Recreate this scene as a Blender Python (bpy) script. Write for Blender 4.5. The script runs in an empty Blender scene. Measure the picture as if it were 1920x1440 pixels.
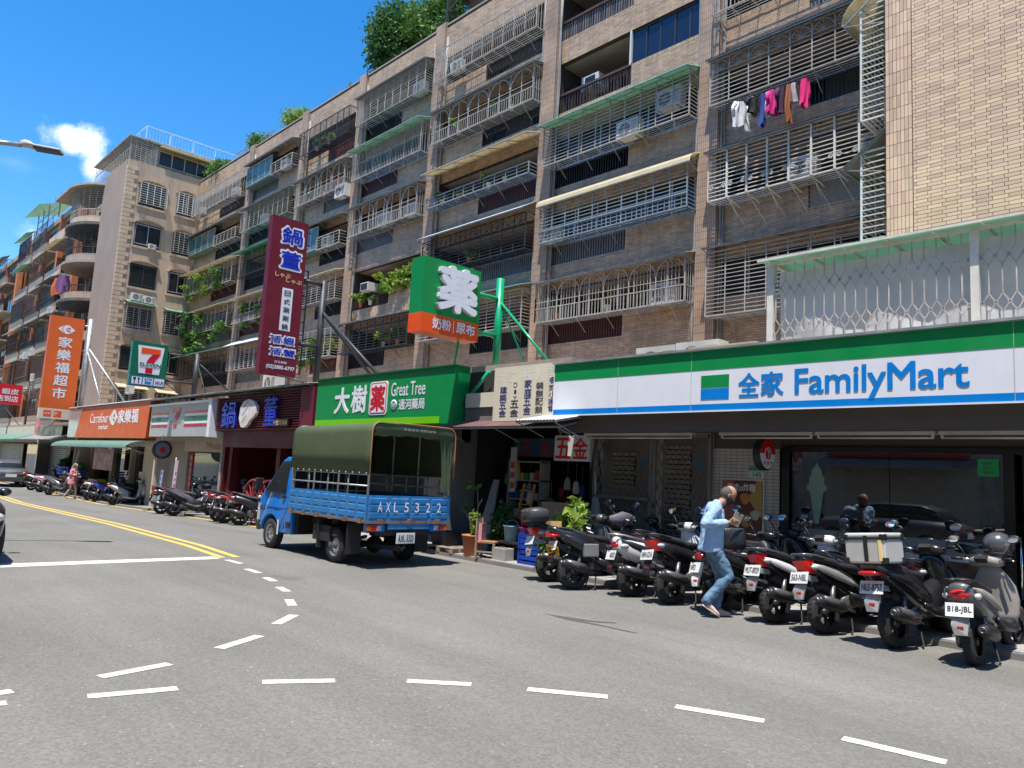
import bpy, math, random
import numpy as np
from mathutils import Matrix, Vector, Euler
R_ = math.radians
rng = random.Random(7)
sc = bpy.context.scene
col = sc.collection

# ---------------------------------------------------------------- camera, sky, sun, exposure
F_PX, PITCH, ROLL, YAW, EYE = 1417.0, R_(6.986), R_(3.089), R_(-46.857), 1.65
fw = Vector((math.sin(YAW)*math.cos(PITCH), math.cos(YAW)*math.cos(PITCH), math.sin(PITCH)))
rt = Vector((math.cos(YAW), -math.sin(YAW), 0)); up = rt.cross(fw)
r2 = rt*math.cos(ROLL)+up*math.sin(ROLL); u2 = -rt*math.sin(ROLL)+up*math.cos(ROLL)
cd = bpy.data.cameras.new('camera'); cam = bpy.data.objects.new('camera', cd); col.objects.link(cam)
cam.matrix_world = Matrix(((r2.x, u2.x, -fw.x, 0), (r2.y, u2.y, -fw.y, 0), (r2.z, u2.z, -fw.z, EYE), (0, 0, 0, 1)))
cd.sensor_width = 36; cd.lens = 36*F_PX/1920; cd.clip_start = .05; cd.clip_end = 3000
sc.camera = cam
SUN = Vector((0.157, -0.27, 1.0)).normalized()          # towards the sun
world = bpy.data.worlds.new("World"); sc.world = world; world.use_nodes = True
nt = world.node_tree; nt.nodes.clear()
wo = nt.nodes.new('ShaderNodeOutputWorld'); bg = nt.nodes.new('ShaderNodeBackground')
sky = nt.nodes.new('ShaderNodeTexSky'); sky.sky_type = 'NISHITA'; sky.sun_disc = False
sky.sun_elevation = math.asin(SUN.z); sky.sun_rotation = math.atan2(SUN.x, SUN.y)
sky.altitude = 0; sky.air_density = 1.0; sky.dust_density = 0.3; sky.ozone_density = 3.0
hs = nt.nodes.new('ShaderNodeHueSaturation'); hs.inputs['Saturation'].default_value = 1.38; hs.inputs['Value'].default_value = 1.0
bg.inputs[1].default_value = 0.145
nt.links.new(sky.outputs[0], hs.inputs['Color'])
tc = nt.nodes.new('ShaderNodeTexCoord')
def wn(t, **k):
    n = nt.nodes.new(t)
    for a, b in k.items(): setattr(n, a, b)
    return n
def cloud(prev, c, rad, soft, dens, seed, sq=(1, 1, 1)):
    """soft-edged cumulus round a direction of the sky"""
    d = wn('ShaderNodeVectorMath', operation='SUBTRACT'); d.inputs[1].default_value = Vector(c).normalized()
    nt.links.new(tc.outputs['Generated'], d.inputs[0])
    m = wn('ShaderNodeVectorMath', operation='MULTIPLY'); m.inputs[1].default_value = sq
    nt.links.new(d.outputs[0], m.inputs[0])
    ln = wn('ShaderNodeVectorMath', operation='LENGTH'); nt.links.new(m.outputs[0], ln.inputs[0])
    no = wn('ShaderNodeTexNoise'); no.inputs['Scale'].default_value = 30; no.inputs['Detail'].default_value = 8; no.inputs['Roughness'].default_value = .62
    mp = wn('ShaderNodeMapping'); mp.inputs['Location'].default_value = (seed, seed*2, 0)
    nt.links.new(tc.outputs['Generated'], mp.inputs[0]); nt.links.new(mp.outputs[0], no.inputs['Vector'])
    a = wn('ShaderNodeMath', operation='MULTIPLY_ADD'); a.inputs[1].default_value = -rad*1.9; 
    nt.links.new(no.outputs[0], a.inputs[0]); nt.links.new(ln.outputs['Value'], a.inputs[2])
    mr = wn('ShaderNodeMapRange', interpolation_type='SMOOTHSTEP'); mr.inputs['From Min'].default_value = 0; mr.inputs['From Max'].default_value = -soft
    mr.inputs['To Min'].default_value = 0; mr.inputs['To Max'].default_value = dens
    nt.links.new(a.outputs[0], mr.inputs['Value'])
    mx = wn('ShaderNodeMix', data_type='RGBA'); mx.inputs['B'].default_value = (7.6, 7.9, 8.4, 1)
    nt.links.new(mr.outputs[0], mx.inputs['Factor']); nt.links.new(prev, mx.inputs['A'])
    return mx.outputs['Result']
o_ = hs.outputs[0]
o_ = cloud(o_, (-.922, .187, .343), .034, .034, .95, 3.1, (1, .8, 1.5))
o_ = cloud(o_, (-.924, .206, .318), .022, .026, .85, 7.7, (1, 1.1, .9))
o_ = cloud(o_, (-.957, .165, .236), .024, .04, .6, 1.7, (1, 1, 1.4))
o_ = cloud(o_, (-.941, .135, .305), .02, .06, .2, 5.2, (1, .5, 1.6))
nt.links.new(o_, bg.inputs[0]); nt.links.new(bg.outputs[0], wo.inputs[0])
sd = bpy.data.lights.new('sun', 'SUN'); sd.energy = 4.6; sd.angle = R_(.53); sd.color = (1, .955, .89)
so = bpy.data.objects.new('sun', sd); col.objects.link(so)
so.rotation_euler = SUN.to_track_quat('Z', 'Y').to_euler(); so.location = SUN*60
sc.view_settings.view_transform = 'Standard'; sc.view_settings.look = 'None'
sc.view_settings.exposure = 0.8; sc.view_settings.gamma = 1; sc.view_settings.use_curve_mapping = False
sc.cycles.max_bounces = 6; sc.cycles.diffuse_bounces = 3; sc.cycles.glossy_bounces = 3; sc.cycles.transparent_max_bounces = 10

# ---------------------------------------------------------------- helpers
def gz(x): return -0.02*min(max(-15-x, 0), 20)          # the street falls gently away to the left
def tag(o, label=None, cat=None, group=None, kind=None):
    if label: o['label'] = label
    if cat: o['category'] = cat
    if group: o['group'] = group
    if kind: o['kind'] = kind
    return o
def empty(name, loc=(0, 0, 0), rz=0, **k):
    o = bpy.data.objects.new(name, None); col.objects.link(o); o.location = loc; o.rotation_euler = (0, 0, rz); o.empty_display_size = .2
    return tag(o, **k)
def woff(p):
    v = Vector((0, 0, 0))
    while p is not None: v += Vector(p.location); p = p.parent
    return v
class MB:
    def __init__(s): s.v = []; s.f = []; s.m = []; s.s = []
    def add(s, vs, fs, m=0, sm=False, T=None):
        b = len(s.v)
        if T is not None: vs = [T @ Vector(p) for p in vs]
        s.v += [tuple(p) for p in vs]
        for f in fs: s.f.append(tuple(i+b for i in f)); s.m.append(m); s.s.append(sm)
        return s
    def box(s, x0, x1, y0, y1, z0, z1, m=0, T=None):
        if x0 > x1: x0, x1 = x1, x0
        if y0 > y1: y0, y1 = y1, y0
        if z0 > z1: z0, z1 = z1, z0
        return s.add([(x0,y0,z0),(x1,y0,z0),(x1,y1,z0),(x0,y1,z0),(x0,y0,z1),(x1,y0,z1),(x1,y1,z1),(x0,y1,z1)],
              [(0,3,2,1),(4,5,6,7),(0,1,5,4),(1,2,6,5),(2,3,7,6),(3,0,4,7)], m, False, T)
    def quad(s, a, b, c, d, m=0, T=None): return s.add([a, b, c, d], [(0, 1, 2, 3)], m, False, T)
    def bar(s, p, q, w, h=None, m=0, T=None):
        h = h or w; p = Vector(p); q = Vector(q); d = (q-p)
        if d.length < 1e-6: return s
        d.normalize(); u = Vector((0, 0, 1)) if abs(d.z) < .95 else Vector((0, 1, 0))
        a = d.cross(u).normalized()*w/2; b = a.cross(d).normalized()*h/2
        vs = [p-a-b, p+a-b, p+a+b, p-a+b, q-a-b, q+a-b, q+a+b, q-a+b]
        return s.add(vs, [(0,1,2,3),(7,6,5,4),(0,4,5,1),(1,5,6,2),(2,6,7,3),(3,7,4,0)], m, False, T)
    def tube(s, pts, r, n=8, m=0, T=None, closed=False, cap=True):
        pts = [Vector(p) for p in pts]; N = len(pts); vs = []; rr = r if isinstance(r, (list, tuple)) else [r]*N
        last = None
        for i, p in enumerate(pts):
            a = pts[(i-1) % N] if (closed or i > 0) else p; b = pts[(i+1) % N] if (closed or i < N-1) else p
            d = (b-a).normalized()
            if last is None:
                u = Vector((0, 0, 1)) if abs(d.z) < .9 else Vector((0, 1, 0)); x = d.cross(u).normalized()
            else: x = (last - d*last.dot(d)).normalized()
            last = x; y = d.cross(x)
            for k in range(n):
                t = 2*math.pi*k/n; vs.append(p + (x*math.cos(t)+y*math.sin(t))*rr[i])
        fs = []
        for i in range(N if closed else N-1):
            j = (i+1) % N
            for k in range(n): fs.append((i*n+k, i*n+(k+1) % n, j*n+(k+1) % n, j*n+k))
        s.add(vs, fs, m, True, T)
        if cap and not closed:
            b = len(s.v)-N*n
            s.f.append(tuple(b+k for k in range(n))[::-1]); s.m.append(m); s.s.append(False)
            s.f.append(tuple(b+(N-1)*n+k for k in range(n))); s.m.append(m); s.s.append(False)
        return s
    def loft(s, rings, m=0, T=None, cap=True, sm=True):
        n = len(rings[0]); vs = [p for r in rings for p in r]; fs = []
        for i in range(len(rings)-1):
            for k in range(n): fs.append((i*n+k, i*n+(k+1) % n, (i+1)*n+(k+1) % n, (i+1)*n+k))
        if cap: fs += [tuple(range(n))[::-1], tuple((len(rings)-1)*n+k for k in range(n))]
        return s.add(vs, fs, m, sm, T)
    def sloft(s, st, ax='x', n=16, m=0, T=None, e=2.6, cap=True):
        """stations (along, c1, c2, half1, half2): superellipse rings stacked along an axis"""
        rings = []
        for q in st:
            a, c1, c2, h1, h2 = q[:5]; ee = q[5] if len(q) > 5 else e; r = []
            for k in range(n):
                t = 2*math.pi*k/n; c, z = math.cos(t), math.sin(t)
                u = c1+h1*math.copysign(abs(c)**(2/ee), c); w = c2+h2*math.copysign(abs(z)**(2/ee), z)
                r.append((a, u, w) if ax == 'x' else (u, w, a) if ax == 'z' else (w, a, u))
            rings.append(r)
        return s.loft(rings, m, T, cap)
    def ell(s, c, r, nu=12, nv=8, m=0, T=None, v0=0, v1=math.pi):
        rings = []
        for i in range(nv+1):
            t = v0+(v1-v0)*i/nv; rings.append([(c[0]+r[0]*math.sin(t)*math.cos(2*math.pi*k/nu), c[1]+r[1]*math.sin(t)*math.sin(2*math.pi*k/nu), c[2]-r[2]*math.cos(t)) for k in range(nu)])
        return s.loft(rings, m, T, False)
    def lathe(s, prof, n=24, ax='y', c=(0, 0, 0), m=0, T=None, sm=True):
        rings = []
        for r, h in prof:
            ring = []
            for k in range(n):
                t = 2*math.pi*k/n; a, b = r*math.cos(t), r*math.sin(t)
                p = (a, h, b) if ax == 'y' else (a, b, h) if ax == 'z' else (h, a, b)
                ring.append((p[0]+c[0], p[1]+c[1], p[2]+c[2]))
            rings.append(ring)
        return s.loft(rings, m, T, False, sm)
    def prism(s, poly, d0, d1, ax='y', m=0, T=None):
        """closed 2-D outline extruded; ax 'y': points are (x,z); 'x': (y,z); 'z': (x,y)"""
        def P(p, d): return (p[0], d, p[1]) if ax == 'y' else (d, p[0], p[1]) if ax == 'x' else (p[0], p[1], d)
        n = len(poly); vs = [P(p, d0) for p in poly]+[P(p, d1) for p in poly]
        fs = [tuple(range(n)), tuple(range(2*n-1, n-1, -1))]+[(i, i+n, (i+1) % n+n, (i+1) % n) for i in range(n)]
        return s.add(vs, fs, m, False, T)
    def arr(s, V, Q, m=0):
        b = len(s.v); s.v += [tuple(p) for p in V.tolist()]; s.f += [tuple(q) for q in (Q+b).tolist()]
        s.m += [m]*len(Q); s.s += [False]*len(Q); return s
    def mesh(s, name, mats, off=(0, 0, 0)):
        me = bpy.data.meshes.new(name)
        v = np.array(s.v, dtype=float).reshape(-1, 3)-np.array(off, dtype=float)
        me.from_pydata(v.tolist(), [], s.f)
        if not isinstance(mats, (list, tuple)): mats = [mats]
        for x in mats: me.materials.append(x)
        me.polygons.foreach_set('material_index', s.m); me.polygons.foreach_set('use_smooth', s.s)
        me.update(); return me
    def build(s, name, mats, parent=None, local=False, kind=None, fix=True, **k):
        off = (0, 0, 0)
        if not local: off = woff(parent)
        me = s.mesh(name, mats, off)
        if fix and len(s.f) < 40000: recalc(me)
        o = bpy.data.objects.new(name, me); col.objects.link(o); o.parent = parent
        return tag(o, kind=kind, **k)
import bmesh
def recalc(me):
    bm = bmesh.new(); bm.from_mesh(me); bmesh.ops.recalc_face_normals(bm, faces=bm.faces); bm.to_mesh(me); bm.free()
def copy_tree(o, parent=None, over=None):
    c = o.copy(); col.objects.link(c); c.parent = parent
    for ch in list(o.children): copy_tree(ch, c)
    return c
def inst(me, name, parent, loc, rot=None, **k):
    o = bpy.data.objects.new(name, me); col.objects.link(o); o.parent = parent
    o.location = Vector(loc)-woff(parent)
    if rot: o.rotation_euler = rot
    return tag(o, **k)
# ---- materials
MATS = {}
def M(name, c, rough=.6, metal=0., var=.12, scale=2.5, bump=0., bscale=60., spec=.5, coat=0., dirt=0., dcol=(.05, .04, .03), dscale=(1.2, 1.2, .25), trans=0., alpha=1., fleck=0., ior=1.45):
    if name in MATS: return MATS[name]
    m = bpy.data.materials.new(name); m.use_nodes = True; MATS[name] = m
    t = m.node_tree; N = t.nodes; L = t.links; b = N['Principled BSDF']
    b.inputs['Roughness'].default_value = rough; b.inputs['Metallic'].default_value = metal
    b.inputs['Specular IOR Level'].default_value = spec; b.inputs['Coat Weight'].default_value = coat; b.inputs['Coat Roughness'].default_value = .08
    b.inputs['Transmission Weight'].default_value = trans; b.inputs['Alpha'].default_value = alpha; b.inputs['IOR'].default_value = ior
    x = N.new('ShaderNodeTexCoord')
    n1 = N.new('ShaderNodeTexNoise'); n1.inputs['Scale'].default_value = scale; n1.inputs['Detail'].default_value = 6; L.new(x.outputs['Object'], n1.inputs['Vector'])
    mr = N.new('ShaderNodeMapRange'); mr.inputs['From Min'].default_value = .3; mr.inputs['From Max'].default_value = .7; mr.inputs['To Min'].default_value = 1-var; mr.inputs['To Max'].default_value = 1+var
    L.new(n1.outputs[0], mr.inputs['Value'])
    hv = N.new('ShaderNodeHueSaturation'); hv.inputs['Color'].default_value = (*c, 1); L.new(mr.outputs[0], hv.inputs['Value'])
    out = hv.outputs[0]
    if dirt > 0:
        mp = N.new('ShaderNodeMapping'); mp.inputs['Scale'].default_value = dscale; L.new(x.outputs['Object'], mp.inputs[0])
        n2 = N.new('ShaderNodeTexNoise'); n2.inputs['Scale'].default_value = 2.2; n2.inputs['Detail'].default_value = 9; n2.inputs['Roughness'].default_value = .7; L.new(mp.outputs[0], n2.inputs['Vector'])
        r2_ = N.new('ShaderNodeMapRange'); r2_.inputs['From Min'].default_value = .46; r2_.inputs['From Max'].default_value = .72; r2_.inputs['To Max'].default_value = dirt; L.new(n2.outputs[0], r2_.inputs['Value'])
        mx = N.new('ShaderNodeMix'); mx.data_type = 'RGBA'; mx.inputs['B'].default_value = (*dcol, 1); L.new(r2_.outputs[0], mx.inputs['Factor']); L.new(out, mx.inputs['A']); out = mx.outputs['Result']
    L.new(out, b.inputs['Base Color'])
    rr = N.new('ShaderNodeMapRange'); rr.inputs['From Min'].default_value = .3; rr.inputs['From Max'].default_value = .7
    rr.inputs['To Min'].default_value = max(rough-.08, .02) if rough > .2 else rough; rr.inputs['To Max'].default_value = min(rough+.1, 1) if rough > .2 else rough*1.1; L.new(n1.outputs[0], rr.inputs['Value']); L.new(rr.outputs[0], b.inputs['Roughness'])
    if bump > 0:
        n3 = N.new('ShaderNodeTexNoise'); n3.inputs['Scale'].default_value = bscale; n3.inputs['Detail'].default_value = 4; L.new(x.outputs['Object'], n3.inputs['Vector'])
        bp = N.new('ShaderNodeBump'); bp.inputs['Strength'].default_value = bump; bp.inputs['Distance'].default_value = .01; L.new(n3.outputs[0], bp.inputs['Height']); L.new(bp.outputs[0], b.inputs['Normal'])
    return m
def translucent(m, fac, c=None):
    t = m.node_tree; N = t.nodes; L = t.links; b = N['Principled BSDF']; o = [n for n in N if n.type == 'OUTPUT_MATERIAL'][0]
    tr_ = N.new('ShaderNodeBsdfTranslucent'); mx = N.new('ShaderNodeMixShader'); mx.inputs[0].default_value = fac
    if c: tr_.inputs[0].default_value = (*c, 1)
    else: L.new(b.inputs['Base Color'].links[0].from_socket, tr_.inputs[0])
    L.new(b.outputs[0], mx.inputs[1]); L.new(tr_.outputs[0], mx.inputs[2]); L.new(mx.outputs[0], o.inputs[0]); return m
def island(m, cols, var=.5):
    """tile to tile colour differences on a material made by M"""
    t = m.node_tree; N = t.nodes; L = t.links
    hv = [n for n in N if n.type == 'HUE_SAT'][0]
    g = N.new('ShaderNodeNewGeometry'); oi = N.new('ShaderNodeObjectInfo'); ad = N.new('ShaderNodeMath'); ad.operation = 'ADD'; fr = N.new('ShaderNodeMath'); fr.operation = 'FRACT'
    L.new(g.outputs['Random Per Island'], ad.inputs[0]); L.new(oi.outputs['Random'], ad.inputs[1]); L.new(ad.outputs[0], fr.inputs[0])
    cr = N.new('ShaderNodeValToRGB'); cr.color_ramp.interpolation = 'LINEAR'
    while len(cr.color_ramp.elements) < len(cols): cr.color_ramp.elements.new(.5)
    for i, c in enumerate(cols):
        e = cr.color_ramp.elements[i]; e.position = i/(len(cols)-1); e.color = (*c, 1)
    L.new(fr.outputs[0], cr.inputs[0]); L.new(cr.outputs[0], hv.inputs['Color'])
    return m
# ---- bricks: real tiles standing proud of dark mortar
def tiles(rects, P, d):
    """rects (a0,a1,b0,b1) in the plane -> open boxes; P maps (a,b,depth) arrays to xyz"""
    r = np.array(rects, float)
    if len(r) == 0: return np.zeros((0, 3)), np.zeros((0, 4), int)
    a0, a1, b0, b1 = r.T; z = np.zeros(len(r)); dd = d+np.array([rng.uniform(-.002, .002) for _ in range(len(r))])
    c = [(a0, b0, z), (a1, b0, z), (a1, b1, z), (a0, b1, z), (a0, b0, dd), (a1, b0, dd), (a1, b1, dd), (a0, b1, dd)]
    V = np.stack([np.stack(P(*q), -1) for q in c], 1).reshape(-1, 3)
    F = np.array([(4, 5, 6, 7), (0, 1, 5, 4), (1, 2, 6, 5), (2, 3, 7, 6), (3, 0, 4, 7)])
    Q = (np.arange(len(r))[:, None, None]*8+F[None]).reshape(-1, 4)
    return V, Q
def run_rects(x0, x1, z0, z1, L=.227, H=.06, g=.009, zero=0.):
    out = []; p = L+g; h = H+g; k0 = int(math.floor((z0-zero)/h)); k1 = int(math.ceil((z1-zero)/h))
    for k in range(k0, k1+1):
        b0 = max(zero+k*h, z0+.002); b1 = min(zero+k*h+H, z1-.002)
        if b1-b0 < .012: continue
        off = (k % 2)*.25*p; i0 = int(math.floor((x0-off)/p)); i1 = int(math.ceil((x1-off)/p))
        for i in range(i0, i1+1):
            a0 = max(off+i*p, x0+.002); a1 = min(off+i*p+L, x1-.002)
            if a1-a0 > .02: out.append((a0, a1, b0, b1))
    return out
def stack_rects(x0, x1, z0, z1, W=.06, H=.227, g=.009):
    out = []; n = max(1, round((x1-x0)/(W+g))); p = (x1-x0)/n; m = max(1, round((z1-z0)/(H+g))); q = (z1-z0)/m
    for i in range(n):
        for j in range(m): out.append((x0+i*p+g/2, x0+(i+1)*p-g/2, z0+j*q+g/2, z0+(j+1)*q-g/2))
    return out
def PF(Y): return lambda a, b, d: (a, Y-d, b)            # faces the street
def PX(X): return lambda a, b, d: (X+d, a, b)            # faces right
# ---- lettering
def glyphs(s, box, mat, parent, face='F', at=0., ext=.003, bold=0., name='lettering', shear=0., fit=True, local=False, kern=1.):
    """lettering fitted into box (a0,a1,z0,z1) on a plane: face F looks to -Y, X looks to +X, B looks to -X(local back)"""
    cu = bpy.data.curves.new(name, 'FONT'); cu.body = s; cu.size = 1; cu.extrude = 0.; cu.offset = 0; cu.shear = shear; cu.resolution_u = 3; cu.space_character = kern
    to = bpy.data.objects.new('tmp', cu); col.objects.link(to)
    me = bpy.data.meshes.new_from_object(to.evaluated_get(bpy.context.evaluated_depsgraph_get()))
    bpy.data.objects.remove(to); bpy.data.curves.remove(cu)
    n = len(me.vertices)
    if n == 0: return None
    co = np.zeros(n*3); me.vertices.foreach_get('co', co); co = co.reshape(-1, 3)
    mn, mxx = co.min(0), co.max(0); a0, a1, z0, z1 = box
    fs = [tuple(p.vertices) for p in me.polygons]; bpy.data.meshes.remove(me)
    sx = (a1-a0)/max(mxx[0]-mn[0], 1e-4); sz = (z1-z0)/max(mxx[1]-mn[1], 1e-4)
    if not fit: sx = min(sx, sz); sz = sx
    ca, cz = (a0+a1)/2, (z0+z1)/2
    A = (co[:, 0]-(mn[0]+mxx[0])/2)*sx; B = (co[:, 1]-(mn[1]+mxx[1])/2)*sz
    mb = MB()
    def put(d, da=0., db=0.):
        if face == 'F': return [(ca+a+da, at-d, cz+b+db) for a, b in zip(A, B)]
        if face == 'X': return [(at+d, ca+a+da, cz+b+db) for a, b in zip(A, B)]
    q = bold*min(sx, sz); shifts = [(0, 0)] if bold == 0 else [(0, 0)]+[(q*math.cos(t), q*math.sin(t)) for t in np.arange(8)*math.pi/4]
    cnt = {}
    if ext > .006:
        for f in fs:
            for i in range(len(f)):
                e = (f[i], f[(i+1) % len(f)])
                if (e[1], e[0]) in cnt: del cnt[(e[1], e[0])]
                else: cnt[e] = 1
    for i_, (da, db) in enumerate(shifts):
        nb = len(mb.v); mb.add(put(ext+i_*.0003, da, db), fs)
        if ext > .006:
            n2 = len(mb.v); mb.v += put(0, da, db)
            for e in cnt: mb.f.append((nb+e[0], n2+e[0], n2+e[1], nb+e[1])); mb.m.append(0); mb.s.append(False)
    return mb.build(name, mat, parent, local=local, fix=False)
def column_text(s, a, ztop, size, pitch, mat, parent, face, at, **k):
    for i, ch in enumerate(s):
        z1 = ztop-i*pitch; glyphs(ch, (a-size/2, a+size/2, z1-size, z1), mat, parent, face, at, **k)
# ---- foliage
def foliage(c, r, n, leaf, seed=0, shell=.55, up_=.5):
    g = np.random.default_rng(seed); k = max(4, n//60)
    cen = g.normal(size=(k, 3)); cen /= np.linalg.norm(cen, axis=1)[:, None]; cen *= (g.random(k)**.4*shell+.25)[:, None]
    idx = g.integers(0, k, n); p = cen[idx]+g.normal(size=(n, 3))*.17
    p[:, 2] = np.where(p[:, 2] < -.75, -.75, p[:, 2])
    p = np.array(c)+p*np.array(r); s = leaf*(.6+.8*g.random(n))[:, None]
    nrm = g.normal(size=(n, 3))+np.array([0, 0, up_]); nrm /= np.linalg.norm(nrm, axis=1)[:, None]
    t = np.cross(nrm, g.normal(size=(n, 3))); t /= np.linalg.norm(t, axis=1)[:, None]; b = np.cross(nrm, t)
    V = np.stack([p-t*s, p+b*s*.45+nrm*s*.1, p+t*s, p-b*s*.45+nrm*s*.1], 1).reshape(-1, 3)
    return V, np.arange(4*n).reshape(-1, 4)
# ---------------------------------------------------------------- materials
asph = M('asphalt', (.168, .161, .143), .9, var=.10, scale=.35, bump=.5, bscale=90, spec=.3)
def asphalt_nodes(m):
    t = m.node_tree; N = t.nodes; L = t.links; b = N['Principled BSDF']; src = b.inputs['Base Color'].links[0].from_socket
    x = N.new('ShaderNodeTexCoord')
    v = N.new('ShaderNodeTexVoronoi'); v.inputs['Scale'].default_value = 55; L.new(x.outputs['Object'], v.inputs['Vector'])
    bw = N.new('ShaderNodeSeparateColor'); L.new(v.outputs['Color'], bw.inputs[0])
    mr = N.new('ShaderNodeMapRange'); mr.inputs['From Min'].default_value = 0; mr.inputs['From Max'].default_value = 1; mr.inputs['To Min'].default_value = .84; mr.inputs['To Max'].default_value = 1.17; L.new(bw.outputs[0], mr.inputs['Value'])
    h = N.new('ShaderNodeHueSaturation'); L.new(src, h.inputs['Color']); L.new(mr.outputs[0], h.inputs['Value'])
    v2 = N.new('ShaderNodeTexVoronoi'); v2.inputs['Scale'].default_value = 14; L.new(x.outputs['Object'], v2.inputs['Vector'])
    g = N.new('ShaderNodeMath'); g.operation = 'LESS_THAN'; g.inputs[1].default_value = .13; L.new(v2.outputs['Distance'], g.inputs[0])
    s2 = N.new('ShaderNodeSeparateColor'); L.new(v2.outputs['Color'], s2.inputs[0]); g2 = N.new('ShaderNodeMath'); g2.operation = 'GREATER_THAN'; g2.inputs[1].default_value = .82; L.new(s2.outputs[1], g2.inputs[0])
    mu = N.new('ShaderNodeMath'); mu.operation = 'MULTIPLY'; L.new(g.outputs[0], mu.inputs[0]); L.new(g2.outputs[0], mu.inputs[1])
    m2 = N.new('ShaderNodeMath'); m2.operation = 'MULTIPLY'; m2.inputs[1].default_value = .55; L.new(mu.outputs[0], m2.inputs[0])
    mx = N.new('ShaderNodeMix'); mx.data_type = 'RGBA'; mx.inputs['B'].default_value = (.4, .38, .34, 1); L.new(m2.outputs[0], mx.inputs['Factor']); L.new(h.outputs[0], mx.inputs['A'])
    # worn wheel tracks and old oil
    mp = N.new('ShaderNodeMapping'); mp.inputs['Scale'].default_value = (.12, .9, 1); L.new(x.outputs['Object'], mp.inputs[0])
    n = N.new('ShaderNodeTexNoise'); n.inputs['Scale'].default_value = 1.1; n.inputs['Detail'].default_value = 8; n.inputs['Roughness'].default_value = .6; L.new(mp.outputs[0], n.inputs['Vector'])
    r = N.new('ShaderNodeMapRange'); r.inputs['From Min'].default_value = .35; r.inputs['From Max'].default_value = .7; r.inputs['To Min'].default_value = .86; r.inputs['To Max'].default_value = 1.1; L.new(n.outputs[0], r.inputs['Value'])
    h2 = N.new('ShaderNodeHueSaturation'); L.new(mx.outputs['Result'], h2.inputs['Color']); L.new(r.outputs[0], h2.inputs['Value'])
    # dark spills
    n4 = N.new('ShaderNodeTexNoise'); n4.inputs['Scale'].default_value = .8; n4.inputs['Detail'].default_value = 3; L.new(x.outputs['Object'], n4.inputs['Vector'])
    r4 = N.new('ShaderNodeMapRange'); r4.inputs['From Min'].default_value = .68; r4.inputs['From Max'].default_value = .76; r4.inputs['To Max'].default_value = .28; L.new(n4.outputs[0], r4.inputs['Value'])
    m4 = N.new('ShaderNodeMix'); m4.data_type = 'RGBA'; m4.inputs['B'].default_value = (.05, .04, .035, 1); L.new(r4.outputs[0], m4.inputs['Factor']); L.new(h2.outputs[0], m4.inputs['A'])
    L.new(m4.outputs['Result'], b.inputs['Base Color'])
asphalt_nodes(asph)
white_paint = M('road_white', (.64, .62, .54), .7, var=.12, scale=9, dirt=.8, dcol=(.24, .235, .22), dscale=(7, 7, 7))
yellow_paint = M('road_yellow', (.62, .42, .09), .7, var=.08, scale=6, dirt=.4, dcol=(.35, .26, .1), dscale=(3, 3, 3))
concrete = M('concrete', (.34, .32, .30), .85, var=.15, bump=.3, dirt=.4, dcol=(.14, .13, .12))
dark_conc = M('dark_concrete', (.12, .115, .11), .8, var=.2, dirt=.3)
mortar = M('mortar', (.06, .042, .032), .9, var=.2, scale=1.2, bump=.2)
brick_tan = M('brick_tan', (.5, .36, .25), .5, var=.16, scale=.7, dirt=.45, dcol=(.2, .15, .11), bump=.1)
island(brick_tan, [(.44, .305, .20), (.52, .36, .235), (.58, .405, .265), (.47, .33, .215), (.38, .265, .175)])
brick_warm = M('brick_warm', (.6, .45, .31), .5, var=.08, scale=.5, dirt=.12, dcol=(.35, .25, .18), bump=.1)
island(brick_warm, [(.74, .49, .32), (.82, .575, .375), (.76, .49, .35), (.60, .40, .28), (.84, .60, .385), (.66, .44, .32)])
brick_grey = M('brick_grey', (.3, .29, .26), .55, var=.12, scale=.8)
brick_orange = M('brick_orange', (.55, .2, .08), .7, var=.15, scale=1.5, dirt=.3, dcol=(.2, .1, .06))
render_tan = M('render_tan', (.47, .345, .235), .85, var=.1, scale=.8, bump=.2, dirt=.55, dcol=(.17, .12, .09), dscale=(1.6, 1.6, .16))
render_mauve = M('render_mauve', (.34, .25, .195), .85, var=.08, scale=.6, bump=.2, dirt=.3, dcol=(.25, .18, .15), dscale=(1, 1, .2))
quoin_mat = M('quoin_stone', (.52, .385, .26), .8, var=.12, dirt=.25)
plaster = M('plaster_cream', (.62, .54, .44), .85, var=.08, dirt=.25, dcol=(.25, .2, .15))
slab_mat = M('slab_concrete', (.36, .30, .24), .85, var=.12, dirt=.35, dcol=(.2, .16, .12))
steel = M('galvanised', (.42, .43, .43), .45, .6, var=.15, scale=8, dirt=.3, dcol=(.15, .10, .07))
steel_dark = M('painted_steel_dark', (.045, .047, .052), .5, .2, var=.2, scale=6)
steel_blue = M('painted_steel_blue', (.25, .30, .33), .6, 0., var=.15, scale=6, dirt=.3)
steel_grey = M('painted_steel_grey', (.42, .395, .355), .6, 0., var=.15, scale=6, dirt=.4)
steel_white = M('painted_steel_white', (.70, .68, .61), .6, 0., var=.1, scale=6, dirt=.35, dcol=(.3, .2, .12))
iron_brown = M('iron_brown', (.10, .055, .045), .55, .2, var=.2, scale=6)
alu = M('aluminium', (.55, .56, .56), .35, .7, var=.1)
mint = M('mint_plastic', (.27, .50, .39), .35, var=.08, scale=3, dirt=.25, dcol=(.3, .35, .25))
green_pl = M('green_plastic', (.03, .42, .22), .4, var=.1)
cream_sheet = M('cream_sheet', (.70, .62, .42), .5, var=.06, dirt=.2, dcol=(.4, .33, .2))
corr_mat = M('corrugated_steel', (.36, .34, .31), .5, .4, var=.2, dirt=.6, dcol=(.12, .07, .04))
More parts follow.
